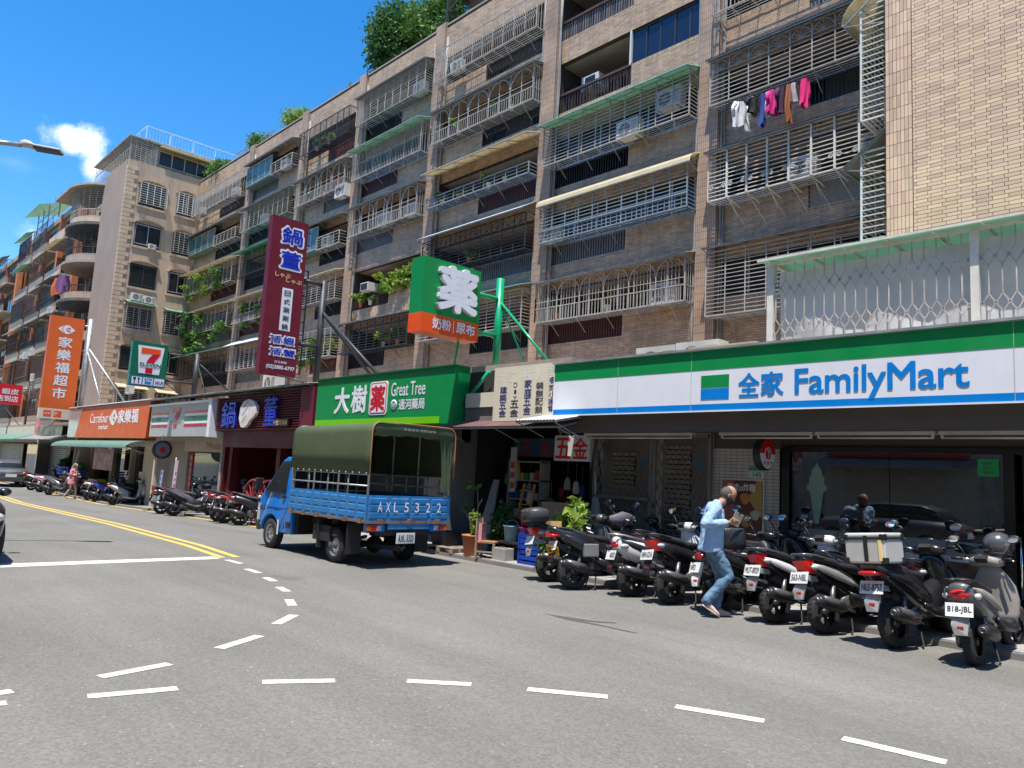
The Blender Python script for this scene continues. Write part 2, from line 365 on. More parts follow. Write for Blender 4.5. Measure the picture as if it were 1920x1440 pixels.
white_sheet = M('white_sheet', (.62, .63, .62), .45, var=.08, dirt=.3, dcol=(.3, .26, .2))
ac_white = M('ac_casing', (.62, .60, .55), .5, var=.06, dirt=.35, dcol=(.3, .25, .18))
black_pl = M('black_plastic', (.018, .018, .02), .45, var=.2)
rubber = M('rubber', (.022, .022, .023), .75, var=.15, bump=.1)
glass_dark = M('window_glass', (.018, .021, .022), .1, var=.1, spec=.45)
glass_aqua = M('aqua_glass', (.07, .13, .115), .15, var=.2, spec=.5)
glass_shop = M('shop_glass', (.012, .014, .014), .015, var=.02, spec=.8, ior=2.1)
pot_red = M('terracotta', (.42, .15, .07), .8, var=.15, bump=.2)
pot_white = M('pot_white', (.6, .6, .56), .6)
bark = M('bark', (.12, .085, .055), .9, var=.25, bump=.5)
def leafmat(n, c1, c2, c3):
    m = M(n, c1, .5, var=.25, scale=2.2, spec=.4); island(m, [c1, c2, c3, c1]); b = m.node_tree.nodes['Principled BSDF']
    return translucent(m, .35)
leaf_dark = leafmat('leaf_dark', (.035, .10, .025), (.05, .14, .03), (.08, .17, .035))
leaf_mid = leafmat('leaf_mid', (.06, .15, .03), (.10, .22, .04), (.15, .26, .05))
leaf_light = leafmat('leaf_light', (.22, .34, .05), (.32, .42, .07), (.14, .26, .04))
translucent(mint, .45); translucent(cream_sheet, .4); translucent(green_pl, .3)
def flat(n, c, rough=.4, **k): return M(n, c, rough, var=k.pop('var', .03), **k)
sg_green = flat('sign_green', (.0, .235, .055), .45); sg_lime = flat('sign_lime', (.16, .55, .0), .35)
sg_white = flat('sign_white', (.74, .74, .78), .35, coat=.2, dirt=.10, dcol=(.45, .43, .40), dscale=(3, 3, .4)); sg_blue = flat('sign_blue', (.0, .20, .60), .35)
sg_orange = flat('sign_orange', (.66, .115, .015), .5, dirt=.1, dcol=(.3, .1, .05)); sg_red = flat('sign_red', (.55, .01, .02), .35); sg_redor = flat('sign_redorange', (.80, .085, .01), .35)
sg_maroon = flat('sign_maroon', (.14, .005, .02), .5); sg_cream = flat('sign_cream', (.66, .60, .46), .6, dirt=.25, dcol=(.35, .3, .22)); sg_navy = flat('sign_navy', (.02, .02, .16), .4)
sg_ink = flat('sign_ink', (.012, .03, .03), .4); sg_7g = flat('sign_deepgreen', (.0, .13, .065), .35); sg_royal = flat('sign_royal', (.01, .03, .42), .3, coat=.4)
sg_grey = flat('sign_grey', (.42, .42, .41), .4); sg_yel = flat('sign_yellow', (.85, .62, .25), .5); sg_pale = flat('faded_paint', (.74, .71, .60), .6)
chrome = M('chrome', (.8, .8, .8), .12, 1, var=.03)

# ---------------------------------------------------------------- street
def strip(name, pts_l, pts_r, m, z=0., parent=None, **k):
    mb = MB()
    def cutp(P):      # break spans where the street's slope changes
        o = [P[0]]
        for a, b in zip(P, P[1:]):
            ts = sorted(t for t in ((k-a[0])/(b[0]-a[0]) if abs(b[0]-a[0]) > 1e-6 else -1 for k in (-15, -35)) if .001 < t < .999)
            o += [(a[0]+(b[0]-a[0])*t, a[1]+(b[1]-a[1])*t) for t in ts]+[b]
        return o
    pts_l, pts_r = cutp(pts_l), cutp(pts_r)
    for i in range(len(pts_l)-1):
        a, b, c, d = pts_l[i], pts_l[i+1], pts_r[i+1], pts_r[i]
        mb.quad((*a, gz(a[0])+z), (*b, gz(b[0])+z), (*c, gz(c[0])+z), (*d, gz(d[0])+z), 0)
    return mb.build(name, m, parent, **k)
xs = [600, 60, -15, -35, -120, -600]
strip('road', [(x, -400) for x in xs], [(x, 400) for x in xs], asph, kind='structure')
def dash(p, q, w=.13, m=None, name='road_marking', z=.004):
    p = Vector(p); q = Vector(q); d = (q-p).normalized(); n = Vector((-d.y, d.x))*w/2
    L = [tuple(p-n), tuple(q-n)]; R = [tuple(p+n), tuple(q+n)]
    return strip(name, L, R, m or white_paint, z, kind='structure')
for p, q in (((-12.7, 5.53), (-12.17, 5.55)), ((-11.54, 5.36), (-11.04, 5.34)), ((-10.6, 5.22), (-10.21, 5.17)), ((-9.72, 4.99), (-9.33, 4.92)), ((-8.78, 4.66), (-8.38, 4.5)),
             ((-7.86, 4.25), (-7.5, 3.86)), ((-7.07, 3.48), (-6.76, 2.95)), ((-6.45, 2.42), (-6.32, 1.87)), ((-6.25, 1.3), (-6.2, .75)), ((-6.2, .2), (-6.2, -.5)),
             ((-5.98, 1.22), (-6.02, .7)), ((-5.86, 1.67), (-5.74, 2.23)), ((-5.58, 2.8), (-5.33, 3.28)), ((-5.03, 3.75), (-4.68, 4.12)), ((-4.34, 4.41), (-3.85, 4.8)),
             ((-3.4, 5.05), (-2.82, 5.31)), ((-2.31, 5.43), (-1.7, 5.54)), ((-1.1, 5.6), (-.5, 5.6)), ((.1, 5.6), (.8, 5.6))):
    dash(p, q, .11)
strip('stop_line', [(-12.75, 2.2), (-12.86, 5.5)], [(-13.15, 2.2), (-13.2, 5.5)], white_paint, .004, kind='structure')
strip('stop_line', [(-12.5, -3.5), (-12.75, 2.2)], [(-12.9, -3.5), (-13.15, 2.2)], white_paint, .004, kind='structure')
yl = [(-13.0, 5.52), (-21.7, 6.12), (-38.4, 6.60), (-120, 8.2)]
for o in (0, .26):
    strip('double_yellow_line', [(x, y+o) for x, y in yl], [(x, y+o+.13) for x, y in yl], yellow_paint, .004, kind='structure')
strip('edge_line', [(x, 9.5) for x in (-19, -21, -35, -120)], [(x, 9.64) for x in (-19, -21, -35, -120)], yellow_paint, .004, kind='structure')
# footway under the shop fronts, with slabs that can be told apart
pv = MB()
for x1, x0 in ((8, -15), (-15, -35), (-35, -110)):
    for a, b in (((x1, 9.72), (x0, 9.72)),):
        pv.add([(x1, 9.72, gz(x1)-.1), (x0, 9.72, gz(x0)-.1), (x0, 9.72, gz(x0)+.07), (x1, 9.72, gz(x1)+.07), (x1, 24, gz(x1)+.07), (x0, 24, gz(x0)+.07)], [(0, 1, 2, 3), (3, 2, 5, 4)])
pave = pv.build('pavement', M('pavement_mortar', (.2, .19, .18), .9), kind='structure')
slab_m = M('paving_slab', (.33, .32, .30), .85, var=.2, scale=1.3, bump=.3, bscale=50, dirt=.5, dcol=(.12, .11, .10), dscale=(2, 2, 2))
me = MB().box(0, .88, 0, .58, 0, .02).mesh('paving_slab', slab_m)
for i in range(-26, 4):
    for j in range(3):
        x = i*.9+(j % 2)*.4
        if x < -23: continue
        inst(me, 'paving_slab', pave, (x, 9.75+j*.6, gz(x)+.065))
# ---------------------------------------------------------------- the long apartment block
YF = 19.0; YW = 14.1
ED = [-5.2, -12.1, -19.0, -26.0, -32.4, -38.4, -45.3, -54.0]
def LV(k): return 6.37+2.88*(k-2)
blk = empty('apartment_block', (-30, 20, 0), label='long brown tiled apartment block with caged balconies behind the shops', cat='apartment building')
wall = MB(); BR = []; ST = []; slab = MB(); back = MB(); back_open = MB(); parap = MB()
grille_l = []
def pil(x): return .5
for b in range(7):
    x1, x0 = ED[b], ED[b+1]; w = x1-x0; px0 = x0+(.42 if b < 6 else .1); px1 = x1-(.28 if b else 0.05)
    side = 'R' if b % 2 == 0 else 'L'
    ra, rb = (x1-.55*w, px1) if side == 'R' else (px0, x0+.55*w)     # low, grilled stretch
    sa, sb = (px0, x1-.55*w) if side == 'R' else (x0+.55*w, px1)     # high parapet
    for k in range(2, 8):
        L = LV(k); prev = L-.93 if k > 2 else 4.2
        ztop = L if k < 7 else L-.93
        if k < 7:
            wall.box(px0, px1, YF, YF+.2, prev, L); BR += run_rects(px0, px1, prev, L-.07)
            ST += stack_rects(ra, rb, L-.07, L, .06, .06)
            wall.box(sa, sb, YF, YF+.2, L, L+.72); BR += run_rects(sa, sb, L-.07, L+.60); ST += stack_rects(sa, sb, L+.60, L+.72, .06, .11)
            slab.box(px0, px1, YF+.2, YF+1.6, L-.75, L-.62)            # floor
            slab.box(px0, px1, YF+.2, YF+1.6, L+1.95, L+2.06)          # ceiling of the balcony
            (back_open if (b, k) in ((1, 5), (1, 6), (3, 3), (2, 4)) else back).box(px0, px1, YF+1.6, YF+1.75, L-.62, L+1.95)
            grille_l.append((ra, rb, L, b, k))
    # roof parapet
    wall.box(px0, px1, YF-.12, YF+.2, LV(6)+1.95, 21.45); BR += run_rects(px0, px1, LV(6)+1.95, 21.35)
for i, x in enumerate(ED[1:-1]):
    wall.box(x-.28, x+.42, YF-.22, YF+1.6, 4.0, 21.6)
    ST += []
slab.box(-54, -5.2, YF+.2, YF+12, 20.1, 20.3); slab.box(-54, -5.2, YF+12, YF+12.2, 0, 21)
slab.box(-54, 12, YF+1.75, YF+1.9, 3.8, 20.1)
wall.build('wall', mortar, blk); slab.build('floor_slab', slab_mat, blk, kind='stuff'); back.build('back_wall', M('balcony_back_shade', (.20, .145, .105), .8, var=.2), blk, kind='stuff'); back_open.build('back_wall', M('balcony_peach', (.52, .36, .24), .8, var=.1), blk, kind='stuff')  # caged bays get a darker back wall, inner shade put into the colour
# the 300 tiles that show largest (nearest bays, low floors) as parts, the rest joined
def pick(rects, key, n=300):
    full = [r for r in rects if r[1]-r[0] > .226 and r[3]-r[2] > .059]
    full.sort(key=key); s = set(full[:n]); return full[:n], [r for r in rects if r not in s]
near, rest = pick(BR, lambda r: (r[0]+9)**2+(r[2]-6)**2*1.2 if r[0] > -18.9 else 1e9)
V, Q = tiles(rest, PF(YF), .008)
# parapet tiles stand on the parapet's own face
V[:, 1] = np.where(V[:, 2] > LV(6)+1.951, V[:, 1]-.12, V[:, 1])
MB().arr(V, Q).build('brickwork', brick_tan, blk, kind='stuff', fix=False)
V, Q = tiles(ST, PF(YF), .008); MB().arr(V, Q).build('soldier_course', brick_tan, blk, kind='stuff', fix=False)
def brick_me(name, mat):
    V, Q = tiles([(0, .227, 0, .06)], PF(0), .009); return MB().arr(V, Q).mesh(name, mat)
bme = brick_me('brick', brick_tan)
for r in near: inst(bme, 'brick', blk, (r[0], YF, r[2]))
# pilasters: stacked tiles
PT = []
for x in ED[1:-1]: PT += stack_rects(x-.27, x+.41, 4.0, 21.6)
V, Q = tiles(PT, PF(YF-.22), .007); mb = MB().arr(V, Q)
pt2 = []
for x in ED[1:-1]:
    V, Q = tiles(stack_rects(YF-.21, YF, 4.0, 21.6), PX(x+.42), .007); mb.arr(V, Q)
mb.build('pilaster_tiles', M('pilaster_tile', (.42, .29, .20), .5, var=.2, scale=1.1, dirt=.35, dcol=(.15, .12, .1)), blk, kind='stuff', fix=False)
mb = MB(); cop = MB()
cop.box(-54, -5.2, YF-.16, YF+.24, 21.45, 21.52)
for x in (-12.1, -19, -26, -32.4, -38.4, -45.3):   # downpipes and bundles of cables beside every pilaster
    for dx, r in ((-.36, .045), (.5, .03), (.56, .018), (.47, .015)):
        mb.tube([(x+dx+rng.uniform(-.02, .02), YF-.1-rng.uniform(0, .06), z) for z in np.linspace(4.1, 20.9, 8)], r, 6)
mb.build('downpipe', M('grey_pipe', (.30, .28, .26), .6, var=.2), blk, kind='stuff'); cop.build('coping', slab_mat, blk)
# window cages, windows, grilles
def fan(mb, x0, x1, z0, z1, y, w):
    c = (x0+x1)/2; r = min((x1-x0)/2, z1-z0)
    arcp = [(c+r*math.cos(t), y, z0+r*math.sin(t)) for t in np.linspace(0, math.pi, 9)]
    for a, b_ in zip(arcp, arcp[1:]): mb.bar(a, b_, w)
    return arcp, c, r
def cage(x0, x1, zb, zt, style, mat, par, dep=.62, y=YF, name='window_cage', P=None):
    """bars round a balcony; drawn facing the street, P may turn it"""
    mb = MB(); yf = y-dep; w = .026; n = max(2, round((x1-x0)/.62)); xs_ = np.linspace(x0, x1, n+1)
    for z in (zb, zt):
        mb.bar((x0, yf, z), (x1, yf, z), .035); mb.bar((x0, yf, z), (x0, y, z), .03); mb.bar((x1, yf, z), (x1, y, z), .03)
    for x in (x0, x1):
        mb.bar((x, yf, zb), (x, yf, zt), .035); mb.bar((x, y-.02, zb), (x, y-.02, zt), .03)
    for x in xs_[1:-1]: mb.bar((x, yf, zb), (x, yf, zt), .028); mb.bar((x, yf, zb), (x, y, zb), .025)
    if style in ('h', 'sun', 'scroll', 'hh'):
        m_ = int((zt-zb)/.115)
        for i in range(1, m_):
            z = zb+(zt-zb)*i/m_
            if style == 'sun' and z > zt-.36: continue
            mb.bar((x0, yf, z), (x1, yf, z), .020)
            for x in (x0, x1): mb.bar((x, yf, z), (x, y, z), .018)
    if style == 'hh':
        zm = zb+.42
        mb.bar((x0, yf-.02, zm), (x1, yf-.02, zm), .045)
        for a, b_ in zip(xs_, xs_[1:]):
            for f in (.3, .7): mb.bar((a+(b_-a)*f, yf, zb), (a+(b_-a)*f, yf, zm), .02)
    if style == 'sun':
        for a, b_ in zip(xs_, xs_[1:]):
            arcp, c, r = fan(mb, a+.01, b_-.01, zt-.36, zt, yf, .016)
            for p in arcp[1:-1]: mb.bar((c, yf, zt-.36), p, .012)
    if style == 'v' or style == 'belly':
        nn = int((x1-x0)/.125)
        for i in range(1, nn):
            x = x0+(x1-x0)*i/nn
            if style == 'belly':
                pts = [(x, yf+.14, zt), (x, yf+.1, zb+(zt-zb)*.55), (x, yf-.06, zb+(zt-zb)*.25), (x, yf, zb)]
                for a, b_ in zip(pts, pts[1:]): mb.bar(a, b_, .016)
            else: mb.bar((x, yf, zb), (x, yf, zt), .016)
        for x in (x0, x1):
            for q in np.linspace(.15, .85, 4): mb.bar((x, y-dep*q, zb), (x, y-dep*q, zt), .016)
        mb.bar((x0, yf, (zb+zt)/2), (x1, yf, (zb+zt)/2), .02)
    if style in ('arch', 'arch2'):
        n2 = max(3, round((x1-x0)/(1.0 if style == 'arch' else 1.25))); xa = np.linspace(x0, x1, n2+1); zr = zb+.48; mb.bar((x0, yf, zr), (x1, yf, zr), .03)
        mb.bar((x0, yf, zr+.22), (x1, yf, zr+.22), .02)
        for a, b_ in zip(xa, xa[1:]):
            r = (b_-a)/2-.02; z0 = max(zt-r*1.0, zr+.1)
            prev = None
            for t in np.linspace(0, math.pi, 11):
                p = ((a+b_)/2+r*math.cos(t), yf, z0+(zt-z0-.02)*math.sin(t))
                if prev: mb.bar(prev, p, .03)
                prev = p
            if style == 'arch':
                for f, h in ((.25, .62), (.5, .85), (.75, .62)):
                    c = a+(b_-a)*f; hw = .06; zz = z0+(zt-z0)*h-.08
                    mb.bar((c-hw, yf, zb), (c-hw, yf, zz), .014); mb.bar((c+hw, yf, zb), (c+hw, yf, zz), .014)
                    pr = None
                    for t in np.linspace(0, math.pi, 6):
                        p = (c+hw*math.cos(t), yf, zz+hw*math.sin(t))
                        if pr: mb.bar(pr, p, .014)
                        pr = p
            mb.bar((a, yf, zb), (a, yf, z0), .035)
        nn = int((x1-x0)/.13)
        for i in range(nn+1): x = x0+(x1-x0)*i/nn; mb.bar((x, yf, zb), (x, yf, zr), .018)
        for x in (x0, x1):
            for q in np.linspace(.15, .9, 5): mb.bar((x, y-dep*q, zb), (x, y-dep*q, zt), .018)
            mb.bar((x, yf, zr), (x, y, zr), .02)
    if style == 'scroll':
        zs = zb+.38
        for a, b_ in zip(xs_, xs_[1:]):
            mb.bar((a, yf-.01, zs+.05), ((a+b_)/2, yf-.01, zs-.05), .014); mb.bar(((a+b_)/2, yf-.01, zs-.05), (b_, yf-.01, zs+.05), .014)
            for f in (.18, .82):
                c = a+(b_-a)*f
                for t in range(6):
                    t0, t1 = t*math.pi/3, (t+1)*math.pi/3
                    mb.bar((c+.06*math.cos(t0), yf-.01, zs+.06*math.sin(t0)), (c+.06*math.cos(t1), yf-.01, zs+.06*math.sin(t1)), .014)
        for x in xs_[1:-1]:
            mb.bar((x, yf-.02, zb), (x, yf-.02, zt), .05); mb.bar((x, yf, zb), (x+.1, y-.05, zb-.16), .035); mb.bar((x, yf+.1, zb-.05), (x+.25, y-.02, zb-.75), .012)
    if style == 'rail':
        m_ = max(2, int((zt-zb)/.13))
        for i in range(1, m_):
            z = zb+(zt-zb)*i/m_; mb.bar((x0, yf, z), (x1, yf, z), .016)
            for x in (x0, x1): mb.bar((x, yf, z), (x, y, z), .016)
    # tray, brackets
    for q in np.linspace(.12, .88, 5): mb.bar((x0, y-dep*q, zb), (x1, y-dep*q, zb), .018)
    for x in xs_[1:-1:2]: mb.bar((x, yf+.12, zb-.01), (x, y, zb-.42), .016)
    if P: mb.v = [P(p) for p in mb.v]
    return mb.build(name, mat, par, fix=False)
def awning(x0, x1, z0, z1, y0, y1, kind, mat, par, name='awning', P=None):
    """sheet from the wall (y1,z1) out to its edge (y0,z0)"""
    mb = MB(); n = max(4, int((x1-x0)/(.075 if kind == 'corr' else .4)))
    rows = 2 if kind != 'round' else 6; pts = []
    for i in range(n*(2 if kind == 'corr' else 1)+1):
        t = i/(n*(2 if kind == 'corr' else 1)); x = x0+(x1-x0)*t; r = []
        for j in range(rows):
            q = j/(rows-1)
            if kind == 'round': yy = y0+(y1-y0)*(1-math.cos(q*math.pi/2)); zz = z0+(z1-z0)*math.sin(q*math.pi/2)
            else: yy = y0+(y1-y0)*q; zz = z0+(z1-z0)*q
            r.append((x, yy, zz+(.016 if (kind == 'corr' and i % 2) else 0)))
        pts.append(r)
    N = len(pts)
    for th in (0, .012):
        vs = [(p[0], p[1], p[2]-th) for r in pts for p in r]
        mb.add(vs, [(i*rows+j, (i+1)*rows+j, (i+1)*rows+j+1, i*rows+j+1) for i in range(N-1) for j in range(rows-1)])
    nb = MB()
    for x in np.linspace(x0+.05, x1-.05, max(2, int((x1-x0)/.9))): nb.bar((x, y0+.02, z0-.03), (x, y1, z1-.04), .025); nb.bar((x, y0+.02, z0-.03), (x, y1, z0-.25), .016)
    nb.bar((x0, y0+.03, z0-.025), (x1, y0+.03, z0-.025), .03)
    if P: mb.v = [P(p) for p in mb.v]; nb.v = [P(p) for p in nb.v]
    a = mb.build(name, mat, par, fix=False); nb.build('awning_frame', steel, a, fix=False)
    return a
def window(x0, x1, z0, z1, y, fm, gm, par, n=2, P=None, name='window', t=.05):
    mb = MB(); mb.box(x0, x1, y-.04, y+.02, z1-t, z1); mb.box(x0, x1, y-.04, y+.02, z0, z0+t)
    xs_ = np.linspace(x0, x1, n+1)
    for i, x in enumerate(xs_): mb.box(max(x-t/2, x0), min(x+t/2, x1), y-.037+.001*i, y+.018, z0+t+.001, z1-t-.001)
    gl = []
    for i, (a, b_) in enumerate(zip(xs_, xs_[1:])):
        g = MB(); g.box(a+t/2, b_-t/2, y-.012+(i % 2)*.012, y-.006+(i % 2)*.012, z0+t, z1-t); gl.append(g)
    if P:
        mb.v = [P(p) for p in mb.v]
        for g in gl: g.v = [P(p) for p in g.v]
    f = mb.build(name, fm, par, fix=False)
    for g in gl: g.build('pane', gm, f, fix=False)
    return f
# style of every bay and floor: (bay, floor): dict
S = {}
def st(b, k, style, mat=steel_grey, aw=None, **o): S[(b, k)] = dict(style=style, mat=mat, aw=aw, **o)
st(0, 2, 'h', steel_grey, ('corr', corr_mat), win=7, zb=.10, zt=1.95); st(0, 3, 'scroll', steel_white, ('corr', corr_mat), zb=.62); st(0, 4, 'sun', steel_grey, ('corr', corr_mat)); st(0, 5, 'v', steel_grey, None); st(0, 6, 'h', steel_grey, ('flat', mint))
st(1, 2, 'arch', steel_grey, ('corr', corr_mat)); st(1, 3, 'hh', steel_blue, ('round', cream_sheet), win=6); st(1, 4, 'h', steel_grey, ('flat', mint), win=6, zt=2.15); st(1, 5, 'open'); st(1, 6, 'open')
st(2, 2, 'h', steel_grey, ('flat', mint)); st(2, 3, 'sun', steel_dark, ('flat', white_sheet)); st(2, 4, 'rail', steel_blue, ('flat', cream_sheet), zt=1.1); st(2, 5, 'arch2', steel_grey, ('corr', corr_mat)); st(2, 6, 'belly', steel_grey, None)
st(3, 2, 'sun', steel_dark, ('corr', corr_mat)); st(3, 3, 'open', plants=1); st(3, 4, 'arch2', steel_grey, ('corr', corr_mat)); st(3, 5, 'v', steel_grey, ('flat', mint), win=5, zt=2.2); st(3, 6, 'h', steel_grey, ('corr', corr_mat))
st(4, 2, 'rail', steel_grey, None); st(4, 3, 'h', steel_grey, ('corr', cream_sheet)); st(4, 4, 'glass', steel_grey, ('corr', corr_mat)); st(4, 5, 'arch2', steel_grey, ('corr', corr_mat)); st(4, 6, 'v', steel_dark, None)
st(5, 2, 'scroll', steel_grey, ('flat', white_sheet)); st(5, 3, 'arch2', steel_grey, ('flat', cream_sheet)); st(5, 4, 'h', steel_dark, ('flat', green_pl)); st(5, 5, 'rail', steel_grey, ('corr', corr_mat)); st(5, 6, 'glass', steel_grey, ('corr', corr_mat))
st(6, 2, 'h', steel_dark, ('flat', mint)); st(6, 3, 'h', steel_grey, ('flat', cream_sheet)); st(6, 4, 'rail', steel_grey, ('flat', cream_sheet)); st(6, 5, 'glass', steel_grey, ('corr', corr_mat)); st(6, 6, 'v', steel_grey, None)
grey_slat = M('grey_slat', (.20, .20, .20), .5, .3, var=.15); brown_slat = M('maroon_slat', (.09, .03, .025), .5, var=.2)
for ra, rb, L, b, k in grille_l:
    s = S[(b, k)]; x1, x0 = ED[b], ED[b+1]; w = x1-x0; px0, px1 = x0+.42, x1-.28
    cx0, cx1 = x0+.38, x1-.34; zb = L+s.get('zb', .68); zt = L+s.get('zt', 2.05)
    style = s['style']; mat = s['mat']
    # slatted grille in the low stretch
    g = MB(); kind = (b*3+k) % 4
    gm = [steel_dark, grey_slat, brown_slat, steel_dark][kind] if (b, k) not in ((1, 2), (1, 3)) else (brown_slat if k == 2 else grey_slat)
    hh = .70
    if (b, k) == (0, 3):
        g.box(ra, rb, YF+.03, YF+.1, L, L+hh); V, Q = tiles(run_rects(ra, rb, L, L+hh), PF(YF+.03), .008)
        g.build('infill_panel', mortar, blk); MB().arr(V, Q).build('infill_tiles', brick_grey, blk, kind='stuff', fix=False)
    else:
        nn = int((rb-ra)/.11)
        for i in range(nn+1):
            x = ra+.03+(rb-ra-.06)*i/nn; wd = .055 if gm in (grey_slat, brown_slat) else .022
            g.box(x-wd/2, x+wd/2, YF+.05, YF+.075, L, L+hh)
        g.bar((ra, YF+.06, L+hh), (rb, YF+.06, L+hh), .05); g.bar((ra, YF+.06, L+.03), (rb, YF+.06, L+.03), .04)
        g.build('balcony_grille', gm, blk, fix=False)
        if gm is grey_slat or gm is brown_slat: MB().box(ra, rb, YF+.1, YF+.13, L, L+hh).build('grille_backing', steel_dark, blk)
    # doors and windows at the back of the balcony
    window(px0+.5, px0+2.4, L-.55, L+1.55, YF+1.58, alu if (b+k) % 2 else iron_brown, glass_dark, blk, 2, name='balcony_door')
    window(px1-2.3, px1-.5, L+.25, L+1.5, YF+1.58, alu, glass_dark, blk, 2)
    if style not in ('open', 'glass'): cage(cx0, cx1, zb, zt, style, mat, blk)
    if s.get('win'):
        window(px0+.05, px1-.05, L+.74, L+1.94, YF+.08, alu if b else steel_grey, glass_dark, blk, s['win'])
    if style == 'glass':
        yb = YF-.5
        window(cx0, cx0+(cx1-cx0)*.55, L+.72, L+1.95, yb, alu, glass_aqua, blk, 4)
        q = MB().box(cx0, cx0+(cx1-cx0)*.55, yb, YF, L+.64, L+.71); q.box(cx0, cx0+(cx1-cx0)*.55, yb, YF, L+1.96, L+2.0)
        for i in range(12): xx = cx0+(cx1-cx0)*.55*i/11; q.bar((xx, yb+.05, L+.64), (xx, YF, L+.3), .02)
        q.build('bay_frame', M('green_frame', (.10, .17, .14), .5), blk)
        cage(cx0+(cx1-cx0)*.57, cx1, L+.62, L+1.25, 'rail', mat, blk)
    if style == 'open':
        # railing of the low stretch and a window over the high parapet
        g = MB(); zt_ = L+.72
        g.bar((ra, YF+.02, zt_), (rb, YF+.02, zt_), .06, .09)
        for x in np.arange(ra+.1, rb, .14): g.bar((x, YF+.03, L), (x, YF+.03, zt_), .02)
        g.build('railing', iron_brown, blk, fix=False)
        if b == 1 and k == 5:
            window(ra+3.35, px1, L+.74, L+1.94, YF+.1, steel_dark, M('navy_glass', (.01, .015, .04), .08, spec=.8), blk, 5)
            MB().box(ra+3.28, ra+3.35, YF-.02, YF+.4, L+.72, L+1.95).build('partition', white_sheet, blk)
    if s['aw']:
        kd, am = s['aw']; out = {'corr': .78, 'flat': .95, 'round': .75}[kd]
        if kd == 'corr': awning(cx0-.1, cx1+.1, L+2.08, L+2.30, YF-out, YF+.0, kd, am, blk)
        elif kd == 'round': awning(cx0-.1, cx1+.15, L+2.02, L+2.45, YF-out, YF+.0, kd, am, blk)
        else: awning(cx0-.1, cx1+.1, L+2.12, L+2.42+(.25 if am is white_sheet else 0), YF-out, YF+.0, kd, am, blk)
# ---- right wing: a blank end wall of long tiles
rw = empty('apartment_wing', (-2, 18, 0), label='blank sunlit tan tiled end wall above the long white shop sign', cat='apartment building')
MB().box(-5.2, 9, YW, YF+10, 3.9, 24).build('wall', mortar, rw)
RR = run_rects(-4.72, 6, 3.9, 22)
near, rest = pick(RR, lambda r: (r[0]+3.2)**2*1.6+(r[2]-7.2)**2 if r[0] < -1.0 else 1e9)
V, Q = tiles(rest, PF(YW), .009); MB().arr(V, Q).build('brickwork', brick_warm, rw, kind='stuff', fix=False)
bmw = brick_me('brick', brick_warm)
for r in near: inst(bmw, 'brick', rw, (r[0], YW, r[2]))
V, Q = tiles(stack_rects(-5.19, -4.73, 3.9, 22), PF(YW), .009); MB().arr(V, Q).build('corner_tiles', brick_warm, rw, kind='stuff', fix=False)
# cages on its hidden flank that stick out beyond the corner
for zb_, zt_, rnd in ((8.85, 11.2, 1), (6.35, 8.2, 0)):
    Pf = lambda p: (-5.2-(YF-p[1]), p[0], p[2])          # turns the street face to look left
    cage(YW+.15, YW+1.5, zb_, zt_, 'h', steel_white, rw, dep=.5, P=Pf)
    awning(YW+.05, YW+1.6, zt_-.25, zt_+.35, YF-.85, YF, 'round' if rnd else 'flat', cream_sheet if rnd else slab_mat, rw, P=Pf)
